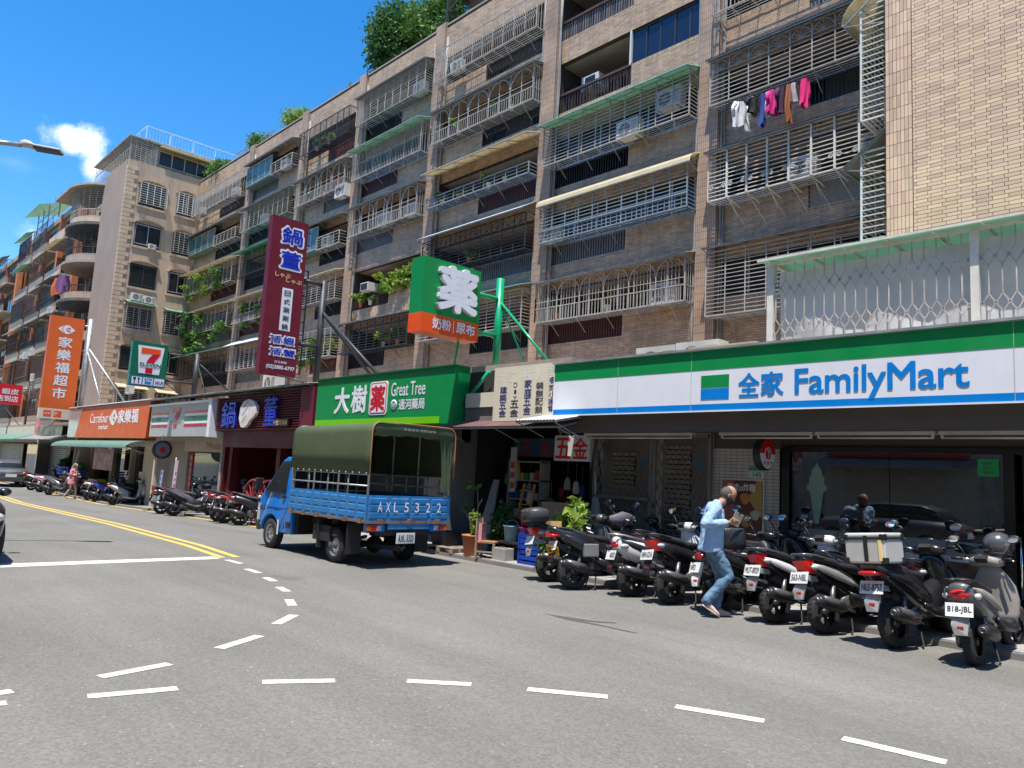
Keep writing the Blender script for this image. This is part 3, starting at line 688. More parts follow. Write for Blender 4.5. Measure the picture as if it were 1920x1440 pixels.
# ---------------------------------------------------------------- left wing
lw = empty('corner_building', (-57, 17, 0), label='tan rendered corner building with quoined edge and hooded windows at the left', cat='apartment building')
w_ = MB(); w_.box(-59.4, -54, YW, YF+8, -1, 21.6); w_.box(-66, -59.4, YW+1.2, YF+8, -1, 21.6)
w_.build('wall', render_tan, lw)
MB().box(-59.4, -54.3, YW-.04, YW, 3, 21.55).build('front_render', render_mauve, lw)
q = MB(); z = 3.2; i = 0
while z < 21.2:
    wd = .62 if i % 2 else .42
    q.box(-54.3+.0, -53.95, YW-.06, YW+wd, z, z+.27); z += .3; i += 1
q.build('quoins', quoin_mat, lw, kind='stuff')
PXw = lambda p: (-54-(p[1]-0), p[0], p[2])     # (along Y, depth outwards = -p1, z)
def PW(p): return (-54.0-p[1], p[0], p[2])
lv = [4.9+2.83*i for i in range(6)]
for i in range(6):
    z0 = 4.35+2.83*i
    for c, (y0, y1) in enumerate(((14.95, 16.6), (17.45, 18.65))):
        zz0, zz1 = z0+.25, z0+1.62
        MB().box(-54.02, -53.93, y0-.12, y1+.12, zz0-.28, zz0-.12).build('window_sill', render_tan, lw)
        MB().box(-54.01, -53.985, y0-.03, y1+.03, zz0-.1, zz1+.1).build('window_recess', black_pl, lw)
        hood = MB(); pr = None
        for t in np.linspace(0, math.pi, 9):
            p = (-53.92, (y0+y1)/2-(y1-y0)*.58*math.cos(t), zz1+.04+.30*math.sin(t))
            if pr: hood.bar(pr, p, .16, .10)
            pr = p
        hood.build('window_hood', render_tan, lw)
        wf = window(y0, y1, zz0, zz1, -.05, alu if (i+c) % 2 == 0 else steel_dark, glass_dark, lw, 2, P=PW)
        sty = ['h', None, 'h', None, None, 'h'][i]
        if sty or c == 1 and i in (2, 4):
            # barred cage standing out from the window
            g = MB(); X = -53.55
            zb_, zt_ = (zz0-.5, zz1+.1) if i in (0, 2) and c == 0 else (zz0-.05, zz1)
            mt = steel_white if i == 5 else steel_grey
            for zq in np.linspace(zb_, zt_, int((zt_-zb_)/.13)):
                g.bar((X, y0-.05, zq), (X, y1+.05, zq), .02); g.bar((X, y0-.05, zq), (-54, y0-.05, zq), .02); g.bar((X, y1+.05, zq), (-54, y1+.05, zq), .02)
            for yq in np.linspace(y0-.05, y1+.05, 5): g.bar((X, yq, zb_), (X, yq, zt_), .03)
            g.build('window_cage', mt, lw, fix=False)
            if i in (0, 2): MB().prism([(-53.2, zt_+.02), (-54, zt_+.3), (-54, zt_+.32), (-53.2, zt_+.04)], y0-.15, y1+.15, 'y').build('awning', cream_sheet if i == 0 else mint, lw)
# roof storey
r = MB(); r.box(-60, -54.6, YW+1.6, YF+6, 21.6, 23.3); r.box(-60, -54.2, YW+.9, YF+6, 23.3, 23.45); r.build('roof_storey', M('stained_concrete', (.36, .33, .29), .85, var=.2, dirt=.7, dcol=(.1, .09, .08)), lw)
window(16.1, 19.6, 21.95, 23.0, 54.55-54, cream_sheet, glass_dark, lw, 4, P=PW)
MB().prism([(-53.7, 23.05), (-54.6, 23.25), (-54.6, 23.29), (-53.7, 23.09)], 16, 20, 'y').build('awning', cream_sheet, lw)
cg = MB()
for x in np.linspace(-62.5, -54.1, 22): cg.bar((x, YW+.05, 21.6), (x, YW+.05, 23.2), .03)
for y in np.linspace(YW, YW+1.7, 6): cg.bar((-54.1, y, 21.6), (-54.1, y, 23.2), .03)
for z in np.linspace(21.7, 23.2, 12): cg.bar((-54.1, YW, z), (-54.1, YW+1.7, z), .03)
for z in (21.7, 22.5, 23.2): cg.bar((-62.5, YW+.05, z), (-54.1, YW+.05, z), .04)
cg.build('terrace_cage', steel_grey, lw, fix=False)
MB().box(-62.6, -54, YW-.15, YW+1.8, 23.22, 23.3).build('terrace_roof', corr_mat, lw)
rl = MB(); pale = M('pale_blue_rail', (.45, .60, .68), .5)
for z in (23.55, 24.45): rl.bar((-54.5, YW+1, z), (-54.5, 21.5, z), .06); rl.bar((-54.5, YW+1, z), (-60, YW+1, z), .05)
for y in np.linspace(YW+1, 21.5, 5): rl.bar((-54.5, y, 23.4), (-54.5, y, 24.45), .06)
for y in np.linspace(YW+1, 21.5, 30): rl.bar((-54.5, y, 23.55), (-54.5, y, 24.45), .012)
for x in (-56, -58, -60): rl.bar((x, YW+1, 23.4), (x, YW+1, 24.45), .05)
rl.build('roof_railing', pale, lw, fix=False)
# round balconies
rb_c = (-62.4, YW+1.0); rr_ = 2.3
def ringpts(rad, t0, t1, n, z): return [(rb_c[0]+rad*1.35*math.cos(t), rb_c[1]+rad*math.sin(t), z) for t in np.linspace(t0, t1, n)]
for i in range(6):
    z0 = 4.1+2.83*i
    for nm, za, zb_, mt, th in (('balcony_slab', z0-.12, z0+.08, dark_conc if i % 2 else slab_mat, 0), ('balcony_parapet', z0+.08, z0+.62, brick_tan if i != 4 else slab_mat, -.12)):
        o = ringpts(rr_+th+(0 if th else .15), math.pi, 2*math.pi, 20, 0); mb = MB()
        mb.loft([[(p[0], p[1], za) for p in o], [(p[0], p[1], zb_) for p in o]], cap=True, sm=False); mb.build(nm, mt, lw)
    g = MB()
    for p in ringpts(rr_-.1, math.pi, 2*math.pi, 44, 0): g.bar((p[0], p[1], z0+.62), (p[0], p[1], z0+1.1), .03)
    hi = i in (1, 2, 4, 5)
    if hi:
        for p in ringpts(rr_-.1, math.pi, 2*math.pi, 16, 0): g.bar((p[0], p[1], z0+1.1), (p[0], p[1], z0+2.65), .03)
        for z in np.linspace(z0+1.3, z0+2.6, 9):
            o = ringpts(rr_-.1, math.pi, 2*math.pi, 16, z)
            for a, b_ in zip(o, o[1:]): g.bar(a, b_, .02)
    o = ringpts(rr_-.1, math.pi, 2*math.pi, 16, z0+1.1)
    for a, b_ in zip(o, o[1:]): g.bar(a, b_, .06)
    g.build('balcony_rail', steel_dark if i != 5 else steel_grey, lw, fix=False)
    window(-65, -60, z0+.2, z0+2.3, YW+1.15, alu, glass_dark, lw, 4)
o = ringpts(rr_+.35, math.pi, 2*math.pi, 20, 0)
MB().loft([[(p[0], p[1], 21.0) for p in o], [(p[0], p[1], 21.15) for p in o]], sm=False).build('balcony_roof', slab_mat, lw)
# ---------------------------------------------------------------- houses further down the street
def far_house(name, label, x1, x0, y, ztop, wm, nb, nf, seed, pm=None, z0=3.6):
    h = empty(name, ((x0+x1)/2, y+4, 0), label=label, cat='apartment building'); g = random.Random(seed)
    MB().box(x0, x1, y, y+12, -1, ztop).build('wall', wm, h)
    MB().box(x0-.1, x1+.05, y-.25, y+.1, ztop-.1, ztop+.35).build('parapet', slab_mat, h)
    pc = MB(); pw = .7
    for i in range(nb+1):
        x = x0+(x1-x0)*i/nb; pc.box(x-pw/2, x+pw/2, y-.35, y+.1, -1, ztop+.3)
    pc.build('pillar', pm or wm, h)
    fh = (ztop-z0)/nf
    for i in range(nb):
        xa = x0+(x1-x0)*i/nb+pw/2+.1; xb = x0+(x1-x0)*(i+1)/nb-pw/2-.1
        for k in range(nf):
            z = z0+k*fh; c = g.random()
            MB().box(xa, xb, y-1.1, y, z, z+.14).build('balcony_slab', slab_mat, h)
            MB().box(xa, xb, y-1.1, y-1.0, z+.14, z+.8).build('balcony_parapet', [brick_tan, brick_tan, slab_mat][g.randrange(3)], h)
            window(xa+.4, xb-.4, z+.3, z+fh-.45, y-.03, iron_brown, glass_dark, h, 4)
            if c < .75: cage(xa, xb, z+.8, z+fh-.4, g.choice(['h', 'v', 'arch2', 'hh']), g.choice([steel_dark, steel_dark, iron_brown]), h, dep=.5, y=y-.7)
            if g.random() < .55:
                am = g.choice([mint, cream_sheet, corr_mat, corr_mat, cream_sheet]); awning(xa-.1, xb+.1, z+fh-.35, z+fh-.02, y-1.7, y-1.0, 'flat', am, h)
    return h
fa = far_house('orange_brick_house', 'orange brick pillared apartment house left of the round balconies', -66.3, -84, YW+.4, 21.4, render_tan, 3, 6, 3, brick_orange)
fb = far_house('far_house', 'far brown apartment house with orange brick end pillar at the left edge', -84.8, -112, YW-.2, 20.2, render_tan, 4, 6, 9, brick_orange)
fc = far_house('far_house', 'farthest grey apartment house at the end of the street', -113, -150, YW-2.5, 17.0, dark_conc, 4, 5, 12)
# green corrugated roof over the orange house's terrace
t = MB()
for x in np.linspace(-80, -72, 5): t.bar((x, YW-.2, 21.4), (x, YW-.2, 23.6), .08)
for z in (21.9, 22.5): t.bar((-80, YW-.2, z), (-72, YW-.2, z), .05)
t.build('terrace_frame', steel_blue, fa, fix=False)
MB().add([(-80.5, YW-1.2, 22.9), (-75, YW-1.2, 22.9), (-75, YW+1.5, 23.9), (-80.5, YW+1.5, 23.9), (-80.5, YW-1.2, 22.95), (-75, YW-1.2, 22.95), (-75, YW+1.5, 23.95), (-80.5, YW+1.5, 23.95)], [(0,3,2,1),(4,5,6,7),(0,1,5,4),(1,2,6,5),(2,3,7,6),(3,0,4,7)]).build('terrace_roof', mint, fa)
MB().box(-72, -66.4, YW-.6, YW+3, 22.6, 22.75).build('terrace_roof', slab_mat, fa)
# ---------------------------------------------------------------- shops
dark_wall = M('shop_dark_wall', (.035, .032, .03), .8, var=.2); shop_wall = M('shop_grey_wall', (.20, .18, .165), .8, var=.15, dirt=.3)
brown_fascia = M('brown_fascia', (.085, .065, .05), .6, var=.1); white_tile = M('white_small_tile', (.50, .47, .44), .3, var=.1); wood = M('wood', (.32, .17, .07), .6, var=.25, scale=5); frame_black = M('frame_black', (.015, .014, .013), .35)
maroon_slat = M('maroon_metal', (.10, .006, .013), .5, .1, var=.1)
def shop(label, x0, x1, yfront, hfront=2.9, ztop=3.95, wm=dark_wall, wallY=None, opening=None, front=None):
    g0 = gz((x0+x1)/2)
    s = empty('shop', ((x0+x1)/2, yfront, g0), label=label, cat='shop')
    MB().box(x0, x1, yfront+.02, 19.0, ztop-.12, ztop).build('roof', slab_mat, s)
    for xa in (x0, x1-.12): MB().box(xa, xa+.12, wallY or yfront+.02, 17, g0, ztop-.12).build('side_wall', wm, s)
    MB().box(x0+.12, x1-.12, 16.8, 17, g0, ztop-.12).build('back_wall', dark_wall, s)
    MB().box(x0+.12, x1-.12, yfront+.35, 16.8, hfront, hfront+.08).build('ceiling', shop_wall, s)
    MB().box(x0+.12, x1-.12, yfront+.02, yfront+.2, hfront-.02, ztop-.12).build('header', wm, s)
    return s
def fascia(label, x0, x1, z0, z1, y, d, body, cat='sign', name='fascia_sign'):
    t = empty(name, ((x0+x1)/2, y, z0), label=label, cat=cat)
    return t, MB().box(x0, x1, y, y+d, z0, z1).build('sign_box', body, t)
def panel(t, x0, x1, z0, z1, m, y, e=.004, name='band'): return MB().box(x0, x1, y-e, y, z0, z1).build(name, m, t)
# convenience store, blue-green
fm = shop('convenience store under the long white, green and blue sign with glass front', -5.75, 9, 10.35, 2.62, wallY=11.3, ztop=3.77)
MB().box(-9.5, 9, 10.12, 10.35, 2.5, 2.8).build('soffit_beam', brown_fascia, fm)
MB().box(-9.5, 9, 10.35, 11.2, 2.56, 2.62).build('soffit', brown_fascia, fm)
MB().box(-5.75, 9, 11.2, 11.4, 2.30, 2.56).build('tiled_header', brown_fascia, fm)
for x0 in np.arange(-5.7, 3, .3): pass
fr = MB()
for x in (-5.62, -2.66, -2.45, -1.3): fr.box(x-.05, x+.07, 11.12, 11.24, .07, 2.32)
fr.box(-5.62, 3, 11.125, 11.235, 2.26, 2.34); fr.box(-5.5, -2.7, 11.125, 11.235, .07, .2)
fr.build('window_frame', frame_black, fm)
for x0, x1 in ((-5.52, -4.1), (-4.09, -2.71), (-2.36, -1.35), (-1.2, 3)): MB().box(x0, x1, 11.165, 11.175, .2, 2.26).build('pane', glass_shop, fm)
tint = M('frosted_band', (.20, .24, .24), .4); MB().box(-5.52, -2.71, 11.158, 11.162, .93, 1.12).build('frosted_band', tint, fm)
MB().tube([(-2.52, 11.05, .5), (-2.52, 11.05, 1.25)], .014, 8).build('door_handle', chrome, fm)
icew = M('decal_mint', (.20, .33, .29), .4)
mb = MB(); mb.prism([(-5.16, 1.2), (-5.10, 1.2), (-5.03, 1.66), (-4.98, 1.70), (-4.97, 1.76), (-5.02, 1.79), (-5.01, 1.88), (-5.05, 1.92), (-5.06, 2.0), (-5.10, 2.04), (-5.12, 2.12), (-5.16, 2.04), (-5.20, 2.0), (-5.21, 1.92), (-5.25, 1.88), (-5.24, 1.79), (-5.29, 1.76), (-5.28, 1.70), (-5.23, 1.66)], 11.155, 11.160); mb.build('ice_cream_decal', icew, fm)
gsg = M('decal_green', (.02, .35, .10), .5)
MB().box(-3.0, -2.76, 11.152, 11.158, 1.98, 2.2).build('green_sticker', gsg, fm)
for i, s_ in enumerate(('Uber', 'Eats', '接單中')): glyphs(s_, (-2.97, -2.8, 2.13-i*.06, 2.17-i*.06), sg_ink, fm, 'F', 11.152, .002, fit=False)
paper = M('paper_white', (.55, .56, .56), .6)
for x0, x1, z0, z1, m_ in ((-3.9, -3.72, .55, .92, paper), (-3.66, -2.86, .45, .93, paper), (-3.6, -2.92, .5, .86, M('poster_brown', (.12, .06, .04), .5, var=.5, scale=9)), (-3.3, -2.86, .1, .42, M('poster_blue', (.18, .30, .42), .5, var=.4, scale=9))):
    MB().box(x0, x1, 11.148-(.004 if m_ is not paper else 0), 11.152, z0, z1).build('window_poster', m_, fm)
glyphs('徵人', (-3.5, -3.3, .87, .92), sg_ink, fm, 'F', 11.146, .002, fit=False)
# faint interior
shelf = MB()
for y in (12.3, 13.6, 15):
    for z in (.5, .9, 1.3, 1.7): shelf.box(-5.2, -2.9, y, y+.4, z, z+.03)
shelf.build('shelves', shop_wall, fm)
tubem = M('tube_lamp_housing', (.55, .54, .5), .4)
for x0, x1, lb in ((-9.2, -6.9, 'longest white tube light housing, over the two steel gates'), (-6.4, -4.9, 'white tube light housing nearest the round red and white sign'), (-4.86, -3.3, 'white tube light housing above the middle of the glass front'), (-3.26, -1.7, 'white tube light housing above the green sticker and the door')):
    t = empty('tube_light', ((x0+x1)/2, 10.6, 2.5), label=lb, cat='light fitting', group='tube lights under the soffit')
    MB().box(x0, x1, 10.5, 10.62, 2.47, 2.55).box(x0+.02, x0+.05, 10.53, 10.56, 2.42, 2.47).box(x1-.05, x1-.02, 10.53, 10.56, 2.42, 2.47).build('housing', tubem, t)
    MB().tube([(x0+.03, 10.55, 2.43), (x1-.03, 10.55, 2.43)], .014, 8).build('tube', tubem, t)
MB().box(-5.75, -6.9, 11.2, 11.35, .05, 2.56).build('tiled_wall', mortar, fm)
V, Q = tiles([(a, b, c, d) for a in np.arange(-6.9, -5.78, .106) for b in (a+.1,) for c in np.arange(.08, 2.4, .053) for d in (c+.047,)], PF(11.2), .004)
MB().arr(V, Q).build('wall_tiles', white_tile, fm, kind='stuff', fix=False)
MB().box(-6.9, -5.7, 11.17, 11.2, 2.3, 2.58).build('lintel', brown_fascia, fm)
# metal gates with louvres beside the store
gatem = M('gate_steel', (.20, .19, .18), .5, .4, var=.15); louv = M('louvre_beige', (.34, .28, .22), .6, var=.15)
for gi, (x0, x1, lb) in enumerate(((-9.42, -8.12, 'left brown steel gate with diamond lattice, louvres and small blue stickers'), (-8.05, -6.93, 'right brown steel gate with diamond lattice and one tall louvred panel'))):
    t = empty('security_gate', ((x0+x1)/2, 11.15, .07), label=lb, cat='gate')
    m_ = MB()
    for x in (x0, x1): m_.bar((x, 11.12, .07), (x, 11.12, 2.56), .06)
    for z in (.1, 2.5) + ((1.38,) if gi == 0 else ()): m_.bar((x0, 11.12, z), (x1, 11.12, z), .06)
    m_.build('gate_frame', gatem, t)
    m_ = MB()
    n = 9; s_ = (x1-x0)/n
    for i in range(-16, n+1):
        for sg in (1, -1):
            a = Vector((x0+i*s_, 11.13, .1)); pts = []
            xa = x0+i*s_ if sg == 1 else x1-i*s_
            p = [xa, .1]; q = [xa+sg*2.4/2.2, 2.5]
            lo, hi = x0, x1
            def clip(p, q):
                t0, t1 = 0, 1; dx = q[0]-p[0]
                for bnd, sgn in ((lo, -1), (hi, 1)):
                    pass
                ts = sorted([(lo-p[0])/dx, (hi-p[0])/dx]); t0 = max(0, ts[0]); t1 = min(1, ts[1]); return t0, t1
            t0, t1 = clip(p, q)
            if t1 > t0: m_.bar((p[0]+(q[0]-p[0])*t0, 11.13, p[1]+(q[1]-p[1])*t0), (p[0]+(q[0]-p[0])*t1, 11.13, p[1]+(q[1]-p[1])*t1), .014)
    m_.build('lattice', gatem, t, fix=False)
    MB().box(x0+.1, x1-.05, 11.22, 11.24, .1, 2.5).build('door_panel', shop_wall, t)
    for z0, z1 in (((1.55, 2.2), (.45, 1.15)) if gi == 0 else ((.75, 2.35),)):
        xa, xb = x0+.38 if gi == 0 else x0+.18, x1-.42
        MB().box(xa, xb, 11.205, 11.218, z0, z1).build('vent_recess', frame_black, t)
        z = z0
        while z < z1-.02:
            MB().add([(xa, 11.20, z), (xb, 11.20, z), (xb, 11.15, z+.05), (xa, 11.15, z+.05), (xa, 11.205, z+.012), (xb, 11.205, z+.012), (xb, 11.155, z+.062), (xa, 11.155, z+.062)], [(0,3,2,1),(4,5,6,7),(0,1,5,4),(1,2,6,5),(2,3,7,6),(3,0,4,7)]).build('louvre', louv, t)
            z += .085
    MB().box(x1-.3, x1-.2, 11.19, 11.215, 1.95, 2.1).build('sticker', flat('sticker_blue', (.02, .22, .38)), t)
# sign
t, _ = fascia('long white shop sign with green top band and blue lettering', -9.55, 9, 2.80, 3.74, 10.0, .14, sg_white)
panel(t, -9.53, 8.98, 3.43, 3.735, sg_green, 10.0, .004, 'green_band'); panel(t, -9.53, 8.98, 2.81, 2.905, sg_blue, 10.0, .004, 'blue_band')
MB().box(-9.56, 9, 9.955, 10.14, 3.74, 3.775).build('top_trim', alu, t); MB().box(-9.56, 9, 9.985, 10.0, 2.785, 2.806).build('bottom_trim', sg_white, t)
[MB().box(x, x+.006, 9.9935, 9.9955, 2.81, 3.735).build('panel_seam', sg_grey, t) for x in (-8.05, -6.6, -2.3, -.1)]
panel(t, -6.42, -5.94, 3.155, 3.345, sg_green, 10.0, .006, 'logo_bar'); panel(t, -6.42, -5.94, 2.975, 3.135, sg_blue, 10.0, .006, 'logo_bar')
for i, ch in enumerate('全家'): glyphs(ch, (-5.78+i*.36, -5.45+i*.365, 2.995, 3.335), sg_blue, t, 'F', 10.0, .006, bold=.022)
glyphs('FamilyMart', (-4.91, -2.76, 2.895, 3.345), sg_blue, t, 'F', 10.0, .006, bold=.016, kern=.97)
# lattice cage with green roof over it
cg = empty('roof_enclosure', (-2, 11.3, 3.95), label='white framed lattice enclosure with green sheet roof standing above the blue and white sign', cat='enclosure')
mb = MB(); x0, x1, yy, z0, z1 = -5.82, 3.0, 11.0, 3.95, 5.22
for x in (x0, -2.94, -.1, 3): mb.box(x-.05, x+.05, yy-.03, yy+.05, z0, z1)
mb.box(x0, x1, yy-.02, yy+.04, z1, z1+.05); mb.box(x0, x0+.06, yy, 14.0, z1, z1+.05)
mb.build('post', steel_white, cg)
mb = MB(); pit = .155; n = int((x1-x0)/pit)
for i in range(n):
    xa = x0+.09+i*pit; h = pit/2
    for zb_ in (z0+.02, z0+.64):
        zc = zb_
        mb.bar((xa, yy, zc), (xa, yy, zc+.12), .016)
        p = [(xa, zc+.12), (xa+h, zc+.24), (xa, zc+.36), (xa-h, zc+.24)]
        for a, b_ in zip(p, p[1:]+p[:1]): mb.bar((a[0], yy, a[1]), (b_[0], yy, b_[1]), .015)
        mb.bar((xa, yy, zc+.36), (xa, yy, zc+.62), .016)
        d = .028; c = (xa+h, zc+.24+0); q = [(c[0], c[1]-d), (c[0]+d, c[1]), (c[0], c[1]+d), (c[0]-d, c[1])]
        for a, b_ in zip(q, q[1:]+q[:1]): mb.bar((a[0], yy-.004, a[1]), (b_[0], yy-.004, b_[1]), .010)
mb.build('lattice', M('lattice_shade_brown', (.50, .46, .42), .6, .2, var=.3, scale=4), cg, fix=False)  # brownish tone puts the shade on the pale lattice into its colour
mb = MB(); g = random.Random(2); cols_ = 40; rows_ = 8
for i in range(cols_+1):
    for j in range(rows_+1):
        mb.v.append((x0+.1+(x1-x0-.2)*i/cols_, yy+.12+.03*math.sin(i*1.3+j*.7)+g.uniform(-.02, .02), z0+.02+(z1-z0-.12)*j/rows_))
for i in range(cols_):
    for j in range(rows_): a = i*(rows_+1)+j; mb.f.append((a, a+rows_+1, a+rows_+2, a+1)); mb.m.append(0); mb.s.append(True)
plastic = translucent(M('clear_sheeting', (.80, .82, .86), .3, var=.08, scale=2, spec=.7), .35); mb.build('plastic_sheet', plastic, cg, fix=False)
mb = MB(); mint2 = translucent(M('mint_roof', (.33, .58, .46), .35, var=.1, dirt=.3, dcol=(.25, .35, .28)), .4)
mb.box(x0-.15, x1, yy-.16, yy+2.9, z1+.07, z1+.085, T=Matrix.Rotation(0, 4, 'X')); mb.build('roof_sheet', mint2, cg)
mb = MB()
for x in np.arange(x0, x1, .6): mb.bar((x, yy-.15, z1+.06), (x, yy+2.8, z1+.06), .03)
mb.bar((x0-.15, yy-.16, z1+.06), (x1, yy-.16, z1+.06), .03); mb.build('roof_frame', steel_white, cg)
MB().box(-7.2, -5.95, 10.8, 14, 3.85, 3.98).build('roof_curb', cream_sheet, fm)
# hardware shop
hw = shop('open fronted hardware shop crammed with goods under the faded cream sign', -13.0, -9.5, 10.4, 2.75, wallY=11.2)
t, _ = fascia('faded cream shop sign with columns of dark blue characters', -11.3, -9.45, 2.73, 3.81, 10.1, .1, sg_cream)
for s_, a, z0, z1, m_ in (('建築五金', -11.01, 2.80, 3.42, sg_navy), ('家庭五金', -10.32, 2.83, 3.52, sg_navy), ('裝鎖配鎖', -10.0, 2.85, 3.46, sg_ink), ('各式小家電', -9.66, 2.86, 3.54, sg_navy)):
    n = len(s_); p = (z1-z0)/n
    for i, ch in enumerate(s_): glyphs(ch, (a-.1, a+.1, z1-(i+1)*p+.02, z1-i*p), m_, t, 'F', 10.1, .003, bold=.006)
for i, ch in enumerate('DIY'): glyphs(ch, (-10.72, -10.62, 3.38-i*.13, 3.48-i*.13) if ch != 'I' else (-10.7, -10.64, 3.26, 3.34), sg_ink, t, 'F', 10.1, .003)
for i, ch in enumerate('五金'): glyphs(ch, (-10.79, -10.56, 2.99-i*.17, 3.13-i*.17), sg_ink, t, 'F', 10.1, .003, bold=.006)
for i, ch in enumerate('新益明水電'): glyphs(ch, (-11.2+i*.34, -10.98+i*.34, 3.5, 3.74), sg_pale, t, 'F', 10.1, .002)
MB().box(-12.35, -11.3, 10.25, 10.45, 3.05, 3.35).build('box_sign', sg_cream, hw); MB().box(-12.4, -11.25, 10.3, 10.5, 2.75, 3.05).build('lower_fascia', shop_wall, hw)
awning(-12.4, -9.0, 2.58, 2.76, 9.6, 10.3, 'corr', M('rusty_sheet', (.13, .065, .055), .7, .2, var=.4, dirt=.6), hw)
aw2 = awning(-9.9, -8.9, 2.66, 2.8, 9.4, 10.1, 'corr', white_sheet, hw)
t = empty('hanging_sign', (-9.6, 10.6, 2.2), label='white hanging sign with two big red characters under the rusty awning', cat='sign')
MB().box(-10.02, -9.14, 10.6, 10.64, 2.0, 2.48).build('board', paper, t)
for i, ch in enumerate('五金'): glyphs(ch, (-9.98+i*.44, -9.6+i*.42, 2.05, 2.43), sg_red, t, 'F', 10.6, .004, bold=.02)
MB().bar((-9.9, 10.62, 2.48), (-9.9, 10.62, 2.75), .02).bar((-9.25, 10.62, 2.48), (-9.25, 10.62, 2.75), .02).build('hanger', steel, t)
t = empty('interior_sign', (-11, 11.6, 2.2), label='dim blue board with red characters inside the hardware shop', cat='sign')
MB().box(-12.2, -10.1, 11.6, 11.64, 2.1, 2.5).build('board', M('dim_blue', (.03, .09, .15), .5), t)
for i, ch in enumerate('五金行'): glyphs(ch, (-12.0+i*.6, -11.65+i*.6, 2.14, 2.46), M('dull_red', (.35, .03, .02), .5), t, 'F', 11.6, .004, bold=.02)
# pharmacy
ph = shop('pharmacy with plain grey wall under the wide green sign', -18.4, -13.0, 10.4, 2.7, wm=shop_wall)
MB().box(-18.3, -14.6, 11.5, 11.6, 0, 2.7).build('shop_window', glass_shop, ph)
MB().box(-14.6, -13.1, 11.0, 11.2, 0, 2.7).build('wall', shop_wall, ph); MB().box(-18.3, -13.0, 10.75, 11.0, 2.35, 2.72).build('beam', M('green_trim', (.06, .16, .08), .5), ph)
t = empty('notice_frame', (-13.7, 10.98, 1.6), label='framed notice with small text on the grey pharmacy wall', cat='notice')
MB().box(-14.0, -13.45, 10.96, 11.0, 1.15, 1.95).build('frame', frame_black, t); MB().box(-13.95, -13.5, 10.955, 10.96, 1.2, 1.9).build('sheet', M('notice_sheet', (.22, .26, .24), .5, var=.3, scale=14), t)
t, _ = fascia('wide green shop sign with white lettering and a lime stripe', -18.27, -12.46, 2.70, 3.93, 10.0, .42, sg_green)
panel(t, -18.25, -12.9, 2.71, 2.86, sg_lime, 10.0, .004, 'lime_band')
MB().box(-18.3, -12.44, 9.955, 10.42, 3.93, 3.96).build('top_trim', M('dark_green_trim', (.01, .12, .04), .4), t)
glyphs('大', (-17.3, -16.62, 3.02, 3.66), sg_white, t, 'F', 10, .01, bold=.03); glyphs('樹', (-16.5, -15.83, 3.02, 3.68), sg_white, t, 'F', 10, .01, bold=.02)
rbx = [(-15.68, 3.0), (-15.62, 2.94), (-14.98, 2.94), (-14.92, 3.0), (-14.92, 3.68), (-14.98, 3.74), (-15.62, 3.74), (-15.68, 3.68)]
MB().prism(rbx, 9.985, 10.0).build('badge', sg_white, t); MB().prism([(x*1+(-.03 if x > -15.3 else .03), z+(-.03 if z > 3.3 else .03)) for x, z in rbx], 9.98, 9.985).build('badge_rim', sg_red, t)
MB().prism([(x+(-.055 if x > -15.3 else .055), z+(-.055 if z > 3.3 else .055)) for x, z in rbx], 9.975, 9.98).build('badge_field', sg_white, t)
glyphs('薬', (-15.59, -15.01, 3.05, 3.63), sg_red, t, 'F', 9.975, .004, bold=.03)
glyphs('Great Tree', (-14.78, -13.46, 3.36, 3.68), sg_white, t, 'F', 10, .006, bold=.012); glyphs('通河藥局', (-14.44, -13.46, 3.04, 3.28), sg_white, t, 'F', 10, .006, bold=.02)
MB().lathe([(.001, 0), (.12, 0), (.12, .01)], 20, 'y', (-14.64, 9.985, 3.16)).build('round_mark', sg_white, t); MB().lathe([(.001, 0), (.095, 0)], 20, 'y', (-14.64, 9.983, 3.16)).build('round_mark_field', M('steel_blue_flat', (.08, .25, .35), .4), t)
glyphs('H', (-14.69, -14.59, 3.11, 3.21), sg_white, t, 'F', 9.983, .003, bold=.02)
# hot pot restaurant
hp = shop('hot pot restaurant with maroon slatted front and dark doorway', -25.0, -18.4, 10.4, 2.35, ztop=3.85, wm=maroon_slat)
MB().box(-24.6, -18.5, 10.2, 10.45, gz(-22)+2.25, 2.68).build('lintel', maroon_slat, hp)
t = empty('fascia_sign', (-21.7, 10, 2.7), label='maroon slatted shop sign with raised blue characters and a white brush emblem', cat='sign')
MB().box(-25.0, -19.2, 10.12, 10.4, 2.62, 3.72).build('sign_box', maroon_slat, t); MB().box(-19.15, -18.42, 10.0, 10.4, 2.3, 3.8).build('corner_panel', sg_maroon, t)
sl = MB().prism([(10.12, 0), (10.05, .015), (10.05, .045), (10.12, .06)], -24.98, -19.22, 'x').mesh('slat', maroon_slat)
z = 2.64
while z < 3.66: inst(sl, 'slat', t, (t.location.x*0, 0, z)); z += .072
glyphs('鍋', (-24.35, -23.3, 2.72, 3.55), sg_royal, t, 'F', 10.04, .07, bold=.012); glyphs('董', (-21.3, -20.5, 2.76, 3.6), sg_royal, t, 'F', 10.04, .07, bold=.012)
blob = [(-22.95, 3.0), (-22.9, 3.35), (-22.7, 3.52), (-22.35, 3.58), (-22.0, 3.5), (-21.8, 3.35), (-21.78, 3.15), (-21.9, 3.05), (-22.05, 2.98), (-22.2, 2.92), (-22.3, 2.8), (-22.45, 2.74), (-22.5, 2.7), (-22.75, 2.72), (-22.85, 2.85)]
MB().prism(blob, 9.94, 10.04).build('emblem', M('emblem_white', (.66, .60, .58), .5, var=.2, scale=5), t)
